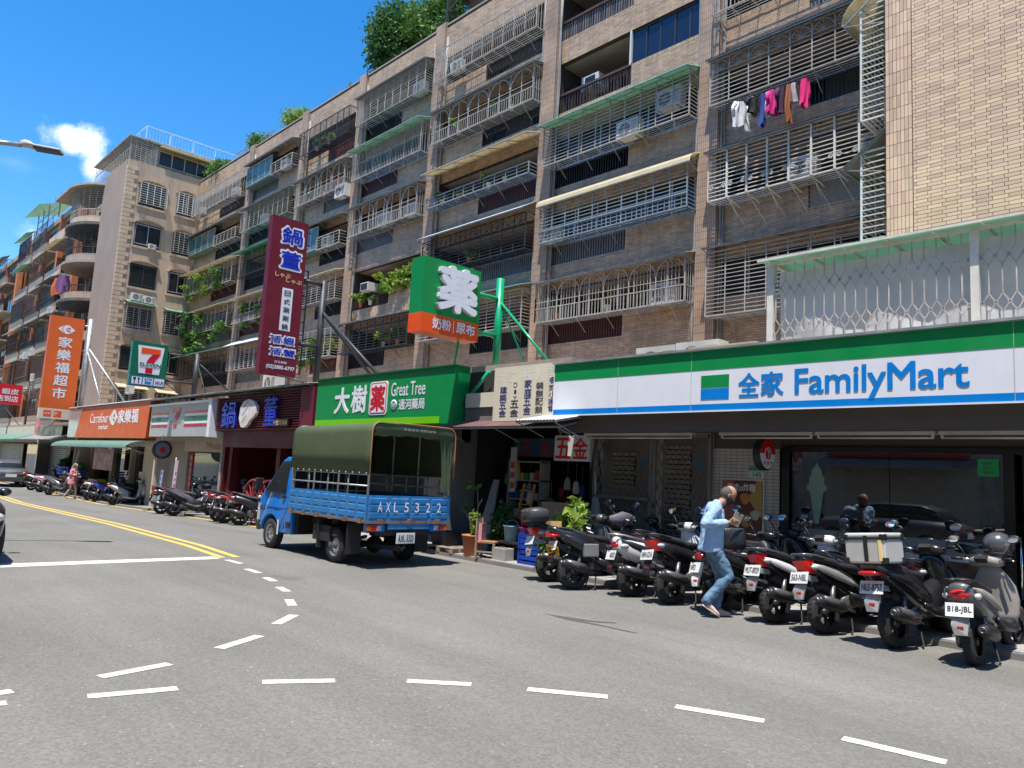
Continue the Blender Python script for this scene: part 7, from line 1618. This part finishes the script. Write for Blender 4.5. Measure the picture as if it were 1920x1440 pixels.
# roof garden
def tree(x, y, z, r, h, lm, label, seed, n, leaf, th=.8, cat='tree', name='rooftop_tree'):
    t = empty(name, (x, y, z), label=label, cat=cat); g = random.Random(seed); m_ = MB()
    m_.tube([(0, 0, -.6), (.05, 0, th*.5), (0, .05, th)], [.09, .07, .06], 8)
    for i in range(7): a = g.uniform(0, 6.3); e = g.uniform(.4, .9); m_.tube([(0, 0, th*.8), (r*.3*math.cos(a), r*.3*math.sin(a), th+h*.3*e), (r*.7*math.cos(a), r*.7*math.sin(a), th+h*.6*e)], [.05, .03, .012], 6)
    m_.build('trunk', bark, t, local=True); V, Q = foliage((0, 0, th+h*.45), (r, r, h*.55), n, leaf, seed, .75)
    MB().arr(V, Q).build('crown', lm, t, local=True, kind='stuff', fix=False); return t
tree(-32.0, 20.8, 21.7, 1.75, 3.7, leaf_dark, 'large dense dark green tree on the roof, highest against the sky', 11, 15000, .12, .5)
tree(-29.6, 21.2, 21.9, 1.5, 3.4, leaf_mid, 'lighter green tree on the roof just right of the dark one', 12, 7000, .11, .5)
tree(-35.6, 20.2, 21.5, .6, 1.1, leaf_light, 'sparse small shrub at the roof edge right of the yellow-green bush', 13, 400, .08, .4, 'shrub', 'rooftop_shrub')
tree(-41.6, 20.2, 21.5, 1.15, 1.3, leaf_light, 'yellow-green spreading bush on the roof edge', 14, 3800, .085, .3, 'shrub', 'rooftop_shrub')
tree(-46.9, 20.2, 21.5, 1.0, 1.5, leaf_mid, 'upright dark bush on the roof edge beside the railing', 15, 3600, .09, .2, 'shrub', 'rooftop_shrub')
tree(-52.9, 19.8, 21.4, 1.0, 1.4, leaf_mid, 'leafy bush on the roof beside the corner building', 16, 3000, .09, .2, 'shrub', 'rooftop_shrub')
tree(-51.3, 19.5, 21.2, .9, 1.1, leaf_mid, 'low bush trailing over the parapet by the corner building', 17, 1800, .08, .2, 'shrub', 'rooftop_shrub')
mb = MB()
for y in (19.6,):
    for z in (22.0, 22.6): mb.bar((-50, y, z), (-44, y, z), .04)
    for x in np.linspace(-50, -44, 20): mb.bar((x, y, 21.5), (x, y, 22.6), .025)
mb.bar((-36.5, 19.5, 21.5), (-36.5, 19.5, 22.6), .03); 
for x in np.linspace(-36.8, -35.6, 5): mb.bar((x, 19.5, 21.5), (x, 19.5, 22.5), .02)
mb.build('roof_rail', steel_blue, blk, fix=False)
rf = MB(); rf.box(-28.5, -22, 20.5, 24, 25.3, 25.5)
for x in (-28, -25, -22.5): rf.bar((x, 20.6, 21.5), (x, 20.6, 25.3), .12)
rf.bar((-28, 20.6, 24.0), (-25, 20.6, 25.2), .08); rf.build('roof_shelter', steel_dark, blk)
# ---------------------------------------------------------------- washing
def garment(x, z, w, h, m, label, kind='shirt', y=YF-.95, seed=0):
    t = empty('garment', (x, y, z), label=label, cat='clothes'); g = random.Random(seed); mb = MB(); nx, nz = 14, 12; ph_ = [g.uniform(0, 6) for _ in range(4)]
    for side in (0, 1):
        base = len(mb.v)
        for i in range(nx+1):
            for j_ in range(nz+1):
                u, v = i/nx*2-1, j_/nz
                hw = (.34+.2*min(1, v*3)-.05*math.sin(v*3.1)+.04*math.sin(v*7+ph_[0])) if kind == 'shirt' else (.36+.1*v+.05*math.sin(v*6+ph_[1]))
                fold = .028*math.sin(u*7+ph_[2]+v*2)*(.3+v)+.014*math.sin(u*15+ph_[3]-v*3)
                dy = (.05*(1-u*u)+.004)*(1 if side else -1)+fold
                top = .07*abs(u) if kind == 'shirt' else .02*u*u
                zz = -top-v*(h-top)*(1+.06*math.sin(u*4+ph_[0])+.03*math.sin(u*11+ph_[1])*v)
                mb.v.append((u*hw*w+.03*math.sin(v*4+ph_[2])*v, dy, zz))
        for i in range(nx):
            for j_ in range(nz): a = base+i*(nz+1)+j_; mb.f.append((a, a+nz+1, a+nz+2, a+1)); mb.m.append(0); mb.s.append(True)
    if kind == 'shirt':
        for s_ in (1, -1): mb.tube([(s_*w*.33, 0, -.07), (s_*w*.46, .02, -h*.3), (s_*w*.47, -.02, -h*.58)], [.05, .055, .05], 8)
    mb.build('cloth', m, t, local=True, fix=False)
    MB().tube([(-w*.3, 0, -.05), (0, 0, .05), (w*.3, 0, -.05)], .006, 5).bar((0, 0, .05), (0, 0, .1), .006).build('hanger', chrome, t, local=True)
    t.rotation_euler = (0, 0, R_(70+g.uniform(-8, 12))); return t
def cl(n, c): return M('cloth_'+n, c, .85, var=.12, scale=6)
zr = LV(4)+.27
gp_ = MB().bar((-10.9, YF-.95, zr+.08), (-8.2, YF-.95, zr+.08), .03); gp_.bar((-10.8, YF-.95, zr+.08), (-10.8, YF-.6, zr+.3), .02); gp_.bar((-8.3, YF-.95, zr+.08), (-8.3, YF-.6, zr+.3), .02); gp_.build('clothes_pole', steel_dark, blk)
for i, (x, w, h, c, lb, kd) in enumerate(((-10.5, .62, .78, cl('white', (.72, .72, .74)), 'white shirt hanging at the left end of the washing', 'shirt'), (-10.12, .5, .5, cl('black', (.02, .02, .025)), 'small black garment next to the white shirt', 'shirt'), (-9.85, .26, .9, cl('navy', (.03, .06, .25)), 'long navy and light blue garment in the washing', 's'), (-9.69, .24, .7, cl('pale', (.6, .6, .66)), 'narrow pale garment beside the magenta one', 's'), (-9.53, .42, .7, cl('magenta', (.65, .02, .22)), 'magenta top with pale pattern in the middle of the washing', 'shirt'), (-9.31, .4, .72, cl('violet', (.06, .02, .07)), 'dark violet patterned top in the washing', 'shirt'), (-9.12, .22, 1.02, cl('rust', (.35, .11, .03)), 'long rust brown garment hanging lowest of the washing', 's'), (-8.98, .2, .52, cl('grey', (.5, .42, .44)), 'pale grey scarf-like garment beside the rust one', 's'), (-8.65, .36, .76, cl('hotpink', (.70, .02, .18)), 'bright pink garment hanging alone at the right of the washing', 's'))): garment(x, zr+.0, w, h, c, lb, kd, seed=i)
for i, (x, c, lb) in enumerate(((-63.5, cl('orange', (.6, .15, .06)), 'orange towel drying on the round balcony'), (-62.2, cl('mauve', (.22, .09, .22)), 'purple cloth drying on the round balcony'))): g_ = garment(x, 14.5, 1.0, 1.3, c, lb, 's', YW-1.25, i)
for i, x in enumerate((-34.1, -34.9, -33.2)):
    t = empty('lantern', (x, YF-.35, LV(5)+(1.35 if i == 0 else .98)), label=['round red lantern', 'left red flower ball', 'right red flower ball'][i]+' on the arched fourth balcony behind the maroon blade sign', cat='lantern' if i == 0 else 'flowers'); MB().ell((0, 0, 0), (.22, .22, .2) if i == 0 else (.14, .14, .16), 12, 8).build('paper_shell' if i == 0 else 'blossom', M('lantern_red', (.50, .02, .02), .6, bump=.2), t, local=True); MB().tube([(0, 0, .2), (0, 0, .35)], .01, 5).build('cord', steel, t, local=True)
# ---------------------------------------------------------------- street lamp arm
lp = empty('street_lamp', (-16.6, -3.2, 0), label='flat grey LED street lamp on a long arm entering at the upper left', cat='street lamp')
mb = MB(); mb.tube([(-16.6, -3.2, 0), (-16.6, -3.2, 5.9), (-16.5, -2.4, 6.7), (-16.0, .0, 6.95), (-15.66, 1.9, 7.0), (-15.42, 2.27, 7.0)], [.11, .08, .07, .05, .045, .045], 12); mb.build('post', steel, lp)
hl = MB(); T = Matrix.Translation((-15.4, 2.28, 7.02)) @ Matrix.Rotation(R_(62), 4, 'Z') @ Matrix.Rotation(.03, 4, 'Y')
hl.sloft([(-.02, 0, 0, .05, .05), (.05, 0, .01, .075, .06), (.14, 0, .0, .09, .05), (.2, 0, -.02, .12, .025), (.6, 0, -.03, .13, .02), (.64, 0, -.03, .12, .015)], 'x', 16, T=T, e=4); hl.build('lamp_head', ac_white, lp)
MB().box(.2, .62, -.11, .11, -.062, -.048, T=T).build('led_panel', steel_dark, lp)
# ---------------------------------------------------------------- things outside the hardware shop
def thing(n, lb, cat, loc, rz=0.): return empty(n, (loc[0], loc[1], loc[2] if len(loc) > 2 else .07), rz, label=lb, cat=cat)
pot_plant(-11.42, 9.86, .07, .2, .45, leaf_light, 'terracotta pot with a light green shrub at the kerb beside the little wooden chair', pot_red, 201, 260, .05, ph=.38)
t = thing('chair', 'small weathered wooden chair with a pink cloth at the kerb', 'chair', (-11.0, 9.9, .07), .5)
lbox(t, -.2, .2, -.18, .18, .30, .33, wood, 'seat'); 
for x in (-.18, .18):
    for y in (-.16, .16): lbox(t, x-.02, x+.02, y-.02, y+.02, 0, .30 if y > 0 or x > 0 else .30, M('wood_grey', (.26, .20, .16), .8, var=.2), 'leg')
for y in (-.16, .16): lbox(t, -.20, -.17, y-.02, y+.02, .3, .75, M('wood_grey', (0, 0, 0)), 'back_post')
lbox(t, -.195, -.175, -.16, .16, .6, .68, M('wood_grey', (0, 0, 0)), 'back_slat'); lbox(t, -.16, .16, -.175, -.155, .12, .15, M('wood_grey', (0, 0, 0)), 'stretcher'); lbox(t, -.17, -.1, -.1, .15, .33, .66, P_pink, 'cloth')
def bucket(lb, loc, m, r=.15, h=.3, hd=True):
    t = thing('bucket', lb, 'bucket', loc); MB().lathe([(.001, 0), (r*.78, 0), (r, h), (r*1.06, h), (r*1.06, h-.02), (r*.98, h-.02)], 20, 'z').lathe([(r*.98, h), (r*.76, .02), (.001, .02)], 20, 'z').build('pail', m, t, local=True)
    if hd: MB().tube([(r*math.cos(a), 0, h+.6*r*math.sin(a)) for a in np.linspace(0, math.pi, 9)], .005, 5).build('handle', steel, t, local=True)
t = thing('concrete_block', 'pale hollow concrete block on the ground by the wooden chair', 'block', (-10.62, 9.95)); lbox(t, -.18, .18, -.12, .12, 0, .24, concrete, 'block', .01); lbox(t, -.12, -.02, -.06, .06, .235, .243, under, 'hollow'); lbox(t, .02, .12, -.06, .06, .235, .243, under, 'hollow')
bucket('pale blue bucket standing on the dark shelf by the concrete block', (-10.66, 10.2, .42), M('bucket_blue', (.16, .30, .38), .5), .17, .30)
t = thing('shelf_stand', 'low dark metal stand under the buckets', 'stand', (-10.5, 10.25)); lbox(t, -.42, .42, -.2, .2, .31, .35, under, 'top'); [lbox(t, x-.02, x+.02, y-.02, y+.02, 0, .31, under, 'leg') for x in (-.38, .38) for y in (-.16, .16)]
bucket('magenta bucket right of the pale blue one', (-10.25, 10.2, .42), M('bucket_pink', (.35, .03, .16), .5), .15, .3); bucket('upper dark red bucket stacked on the magenta one', (-10.25, 10.2, .74), M('bucket_dred', (.25, .02, .05), .5), .15, .2)
cr = M('crate_blue', (.01, .05, .35), .45)
def crate(lb, loc, m, w=.5, d=.36, h=.28, rz=0.):
    t = thing('crate', lb, 'crate', loc, rz); c = MB(); c.box(-w/2, w/2, -d/2, d/2, 0, .02)
    for s_ in (1, -1):
        for z in (0, h*.36, h*.72): c.box(-w/2, w/2, s_*d/2-.008, s_*d/2+.008, z, z+h*.26); c.box(s_*w/2-.008, s_*w/2+.008, -d/2, d/2, z+.001, z+h*.26)
        for q in (1, -1): c.box(s_*w/2-.02, s_*w/2+.012, q*d/2-.02, q*d/2+.012, 0, h)
    c.build('shell', m, t, local=True)
crate('blue plastic crate at the bottom of the two beside the cardboard', (-9.85, 10.05, .07), cr); crate('blue plastic crate on top of the other beside the cardboard', (-9.85, 10.05, .36), cr, rz=.06)
t = thing('cardboard_box', 'large brown cardboard carton behind the blue crates', 'box', (-9.75, 10.55)); lbox(t, -.35, .35, -.15, .15, 0, 1.15, M('cardboard', (.30, .19, .11), .8, var=.1), 'carton', .004); lbox(t, -.1, .15, -.155, -.15, .6, .75, M('carton_print', (.35, .08, .05), .8), 'print')
t = thing('ladder', 'orange-brown wooden step ladder leaning in the hardware doorway', 'ladder', (-10.9, 10.7)); m_ = M('ladder_wood', (.42, .20, .06), .6, var=.15)
for s_ in (-1, 1): MB().bar((s_*.2, -.15, 0), (s_*.14, .15, 1.45), .05, .03).build('rail', m_, t, local=True)
for i in range(5): MB().bar((-.19, -.1+.05*i, .2+i*.28), (.19, -.1+.05*i, .2+i*.28), .05, .025).build('rung', m_, t, local=True)
t = thing('board', 'grey board leaning against the dark shop pillar', 'board', (-12.15, 10.9)); MB().add([(-.22, -.2, 0), (.22, -.2, 0), (.10, .15, 1.5), (-.06, .15, 1.5), (-.22, -.16, 0), (.22, -.16, 0), (.10, .19, 1.5), (-.06, .19, 1.5)], [(0,1,2,3),(4,7,6,5),(0,4,5,1),(1,5,6,2),(2,6,7,3),(3,7,4,0)]).build('sheet', concrete, t, local=True)
t = thing('pallet', 'low grey timber pallet carrying the black planter', 'pallet', (-12.3, 10.0)); wg = M('wood_grey', (0, 0, 0))
for y in (-.22, 0, .22): lbox(t, -.5, .5, y-.07, y+.07, .09, .11, wg, 'slat')
for x in (-.42, 0, .42): lbox(t, x-.05, x+.05, -.29, .29, 0, .09, wg, 'block')
t = thing('planter', 'black rectangular planter tub on the pallet beside the lorry', 'planter', (-12.45, 10.0, .185)); MB().add([(-.22, -.15, 0), (.22, -.15, 0), (.22, .15, 0), (-.22, .15, 0), (-.28, -.19, .28), (.28, -.19, .28), (.28, .19, .28), (-.28, .19, .28)], [(0,3,2,1),(0,1,5,4),(1,2,6,5),(2,3,7,6),(3,0,4,7)]).box(-.25, .25, -.17, .17, .22, .24).build('tub', black_pl, t, local=True)
t = thing('bare_plant', 'bare grey branched plant with two big leaves by the lorry tailgate', 'plant', (-11.75, 10.2, .07)); mb = MB()
for p_ in ([(0, 0, 0), (.02, 0, .5), (0, .05, .95), (-.05, .05, 1.3)], [(.02, 0, .5), (.2, .0, .75), (.32, .05, .95)], [(.02, 0, .55), (-.2, 0, .7), (-.38, .0, .85)], [(0, .05, .95), (.12, .05, 1.1)]): mb.tube(p_, [.02, .014, .01, .008][:len(p_)], 6)
mb.build('stem', M('bare_stem', (.30, .26, .22), .8), t, local=True)
V, Q = foliage((-.08, 0, 1.35), (.15, .12, .1), 12, .09, 5); V2, Q2 = foliage((-.4, 0, .88), (.12, .1, .1), 10, .10, 6); MB().arr(np.vstack([V, V2]), np.vstack([Q, Q2+len(V)])).build('leaves', leaf_mid, t, local=True, kind='stuff', fix=False)
pot_plant(-11.2, 10.5, .07, .35, .8, leaf_dark, 'dark shrubby plant in shade behind the little wooden chair', steel_dark, 303, 500, .06)
pot_plant(-9.05, 10.15, .07, .4, .95, leaf_light, 'broad leaved plant showing above the rounded grey top case', pot_red, 304, 420, .10); pot_plant(-9.35, 9.75, .07, .28, .35, leaf_mid, 'low green plant at the wheel of the leftmost near scooter', pot_white, 305, 200, .08)
t = thing('hose_coil', 'orange hose coil hanging behind the grey covered parasol', 'hose', (-8.95, 10.9, 1.0)); mb = MB()
for k in range(6): mb.tube([((.24+.008*k)*math.cos(a), -.02*k, (.24+.008*(k%3))*math.sin(a)) for a in np.linspace(0, 2*math.pi, 21)[:-1]], .014, 6, closed=True)
mb.build('coil', M('hose_orange', (.60, .10, .01), .5), t, local=True)
t = thing('parasol', 'closed grey covered parasol with a thin pole standing by the left steel gate', 'parasol', (-8.9, 10.6)); MB().tube([(0, 0, 0), (.0, 0, .6)], .03, 8).build('pole', steel, t, local=True); MB().tube([(-.05, 0, 1.28), (-.08, 0, 1.75)], .012, 6).build('tip', steel, t, local=True); MB().sloft([(.45, 0, 0, .14, .10), (.9, -.02, 0, .12, .09), (1.22, -.04, 0, .07, .05), (1.30, -.05, 0, .05, .04)], 'z', 12).build('cover', M('cover_grey', (.17, .18, .17), .7, bump=.3, bscale=12), t, local=True)
g = random.Random(8); wares = [M('ware_'+str(i), c, .5) for i, c in enumerate(((.45, .05, .04), (.04, .22, .09), (.5, .35, .05), (.35, .36, .38), (.03, .08, .3), (.55, .54, .5)))]
for i in range(12):
    x = (-12.3 if i < 6 else -11.1)+(i % 6)*.19; z = 1.05+g.random()*.8; y = 11.3+g.random()*.8
    t = thing('hanging_ware', ('left' if i < 6 else 'right')+' one of the two '+['red', 'green', 'yellow', 'grey', 'blue', 'white'][i % 6]+' packets hanging in the hardware shop', 'goods', (x, y, z)); t['group'] = 'goods hanging in the hardware shop'
    mb = MB(); mb.sloft([(-.14, 0, 0, .07+.03*g.random(), .02), (-.05, 0, 0, .09, .04), (.08, 0, 0, .07, .02), (.12, 0, 0, .03, .005)], 'z', 10); mb.build('packet', wares[i % 6], t, local=True); MB().bar((0, 0, .12), (0, 0, .5), .006).build('wire', steel, t, local=True)
for i, (x, y, z, r, m_, lb) in enumerate(((-10.7, 11.0, .75, .28, wares[0], 'red plastic basin among the goods in the hardware doorway'), (-10.4, 11.1, .95, .2, wares[1], 'green plastic basin on top of the red one'), (-9.95, 11.2, .9, .22, wares[3], 'grey plastic basin at the back of the hardware doorway'))):
    bucket(lb, (x, y, z-.2), m_, r, .2, False)
t = thing('goods_table', 'low dark table of goods in the hardware doorway', 'table', (-10.4, 11.15)); lbox(t, -.7, .7, -.3, .3, .42, .47, wood, 'table_top'); [lbox(t, x-.03, x+.03, y-.03, y+.03, 0, .42, wood, 'leg') for x in (-.65, .65) for y in (-.25, .25)]
t = thing('shelf_rack', 'tall shelf rack of small goods in the hardware doorway', 'shelf', (-11.7, 11.6)); 
for z in (.3, .7, 1.1, 1.5, 1.9): lbox(t, -.5, .5, -.15, .15, z, z+.03, steel_grey, 'shelf')
for x in (-.5, .48): lbox(t, x, x+.02, -.15, .15, 0, 1.95, steel_grey, 'upright')
for i in range(24): z = (.33, .73, 1.13, 1.53)[i % 4]; x = -.44+.15*(i//4); lbox(t, x, x+.11, -.12, .05, z, z+.12+.1*g.random(), wares[g.randrange(6)], 'carton')
t = empty('price_board', (-11.25, 10.7, 1.9), label='narrow white hanging strip with small red squares in the hardware shop', cat='sign'); MB().box(-11.32, -11.15, 10.68, 10.70, 1.35, 2.25).build('board', M('strip_white', (.34, .33, .31), .6), t)
for i in range(3): MB().box(-11.29, -11.18, 10.672, 10.68, 1.42+i*.2, 1.55+i*.2).build('square', M('dull_red', (0, 0, 0)), t)
# crates, umbrella-cart and palm by the woman
crate('yellow plastic crate, upper of the two behind the woman in pink', (-41.0, 11.2, gz(-41)+1.35), M('crate_yellow', (.65, .42, .02), .5), 1.6, .6, .5); crate('yellow plastic crate, lower of the two behind the woman in pink', (-39.6, 10.6, gz(-40)+.3), M('crate_yellow', (0, 0, 0)), .9, .5, .6)
crate('big blue plastic tub piled on the parked cart', (-43.3, 10.3, gz(-43)+.95), cr, 1.1, .7, .4, .2); crate('second blue plastic tub beside the green cloth', (-42.1, 10.4, gz(-43)+.9), cr, .9, .6, .35, -.2)
t = thing('cloth_bundle', 'green cloth bundle lying on the blue tubs', 'bundle', (-42.0, 10.4, gz(-42)+1.3)); MB().ell((0, 0, .1), (.3, .25, .2), 12, 8).build('bundle', wares[1], t, local=True)
t = thing('cart', 'wooden hand cart carrying the blue tubs beyond the scooters', 'cart', (-42.7, 10.4, gz(-43))); lbox(t, -1.2, 1.1, -.4, .4, .8, .88, wood, 'deck'); [lbox(t, x-.04, x+.04, y-.04, y+.04, 0, .8, wood, 'leg') for x in (-1, .9) for y in (-.3, .3)]; MB().bar((-.6, 0, .9), (.3, 0, 2.3), .06).bar((-.4, 0, .9), (.5, 0, 2.2), .05).build('prop_pole', steel, t, local=True, kind='stuff')
t = thing('shrub', 'dark palm-like shrub at the tail of the saloon', 'plant', (-47.5, 11.0, gz(-47))); MB().tube([(0, 0, 0), (0, 0, .8)], .1, 8).build('stem', bark, t, local=True); V, Q = foliage((0, 0, 1.1), (1.2, .8, .7), 500, .22, 91); MB().arr(V, Q).build('leaves', leaf_dark, t, local=True, kind='stuff', fix=False)
# delivery box bag and carrier bags on the back scooters
for i, (x, y, z, m_, lb) in enumerate(((-7.1, 9.85, .72, P_white, 'white carrier bag on the rack behind the white scooter'), (-5.2, 9.7, .8, black_pl, 'black carrier bag hung on the scooter behind the man'))):
    t = thing('carrier_bag', lb, 'bag', (x, y, z)); mb = MB().sloft([(-.14, 0, 0, .12, .07), (0, 0, 0, .14, .09), (.12, 0, 0, .09, .05), (.17, 0, 0, .03, .02)], 'z', 12); gg = random.Random(i); mb.v = [(p[0]+gg.uniform(-.012, .012), p[1]+gg.uniform(-.012, .012), p[2]) for p in mb.v]; mb.build('bag', m_, t, local=True)
# electric wires and small boxes strung along the face
mb = MB()
for z, y in ((4.6, YF-.25), (4.72, YF-.3), (5.3, YF-.22)):
    for a, b_ in zip(ED[1:-1], ED[2:]): mb.tube([(a+(b_-a)*t_, y, z-.35*math.sin(math.pi*t_)) for t_ in np.linspace(0, 1, 9)], .012, 4, cap=False)
mb.build('cable', black_pl, blk, kind='stuff')
# cracks and oil patch on the road, as thin sheets
def patch(pts, m, nm='road_stain'):
    mb = MB(); mb.add([(x, y, gz(x)+.003) for x, y in pts], [tuple(range(len(pts)))]); mb.build(nm, m, kind='structure', fix=True)
tar = M('tar_patch', (.075, .072, .07), .85, var=.15)
patch([(-6.6, 6.95), (-6.2, 6.9), (-5.75, 6.98), (-5.3, 7.02), (-5.25, 7.06), (-5.75, 7.04), (-6.1, 7.02), (-5.9, 7.12), (-5.75, 7.3), (-5.8, 7.32), (-6.0, 7.15), (-6.3, 7.05)], tar)

stain = M('oil_stain', (.07, .055, .04), .8, var=.2)
def soft(m):
    t = m.node_tree; N = t.nodes; L = t.links; b = N['Principled BSDF']; x = N.new('ShaderNodeTexCoord'); v = N.new('ShaderNodeVectorMath'); v.operation = 'SUBTRACT'; v.inputs[1].default_value = (.5, .5, 0); L.new(x.outputs['Generated'], v.inputs[0])
    l = N.new('ShaderNodeVectorMath'); l.operation = 'LENGTH'; L.new(v.outputs[0], l.inputs[0]); n = N.new('ShaderNodeTexNoise'); n.inputs['Scale'].default_value = 5; n.inputs['Detail'].default_value = 6; L.new(x.outputs['Generated'], n.inputs['Vector'])
    a = N.new('ShaderNodeMath'); a.operation = 'MULTIPLY_ADD'; a.inputs[1].default_value = .5; L.new(n.outputs[0], a.inputs[0]); L.new(l.outputs['Value'], a.inputs[2])
    r = N.new('ShaderNodeMapRange'); r.inputs['From Min'].default_value = .3; r.inputs['From Max'].default_value = .66; r.inputs['To Min'].default_value = .6; r.inputs['To Max'].default_value = 0; L.new(a.outputs[0], r.inputs['Value']); L.new(r.outputs[0], b.inputs['Alpha'])
soft(stain)
for r_, cx_, cy_ in ((.34, -3.9, 3.73), (.2, -4.54, 6.57), (.3, -9.2, 3.0), (.22, -7.4, 5.2)): patch([(cx_+r_*math.cos(a)*(1+.2*math.sin(3*a)), cy_+r_*.9*math.sin(a)*(1+.3*math.cos(2*a))) for a in np.linspace(0, 6.28, 22)[:-1]], stain)
g = random.Random(21); ck = M('road_crack', (.06, .057, .052), .9)
for _ in range(3):      # fine cracks wandering over the carriageway
    x, y = g.uniform(-16, -1), g.uniform(1.5, 8.2); a = g.uniform(-.4, .4); pts = [(x, y)]
    for k in range(g.randint(8, 18)): a += g.uniform(-.5, .5); x += .16*math.cos(a); y += .16*math.sin(a); pts.append((x, y))
    w = .005; strip('road_crack', [(px_, py_-w) for px_, py_ in pts], [(px_, py_+w) for px_, py_ in pts], ck, .0025, kind='structure')
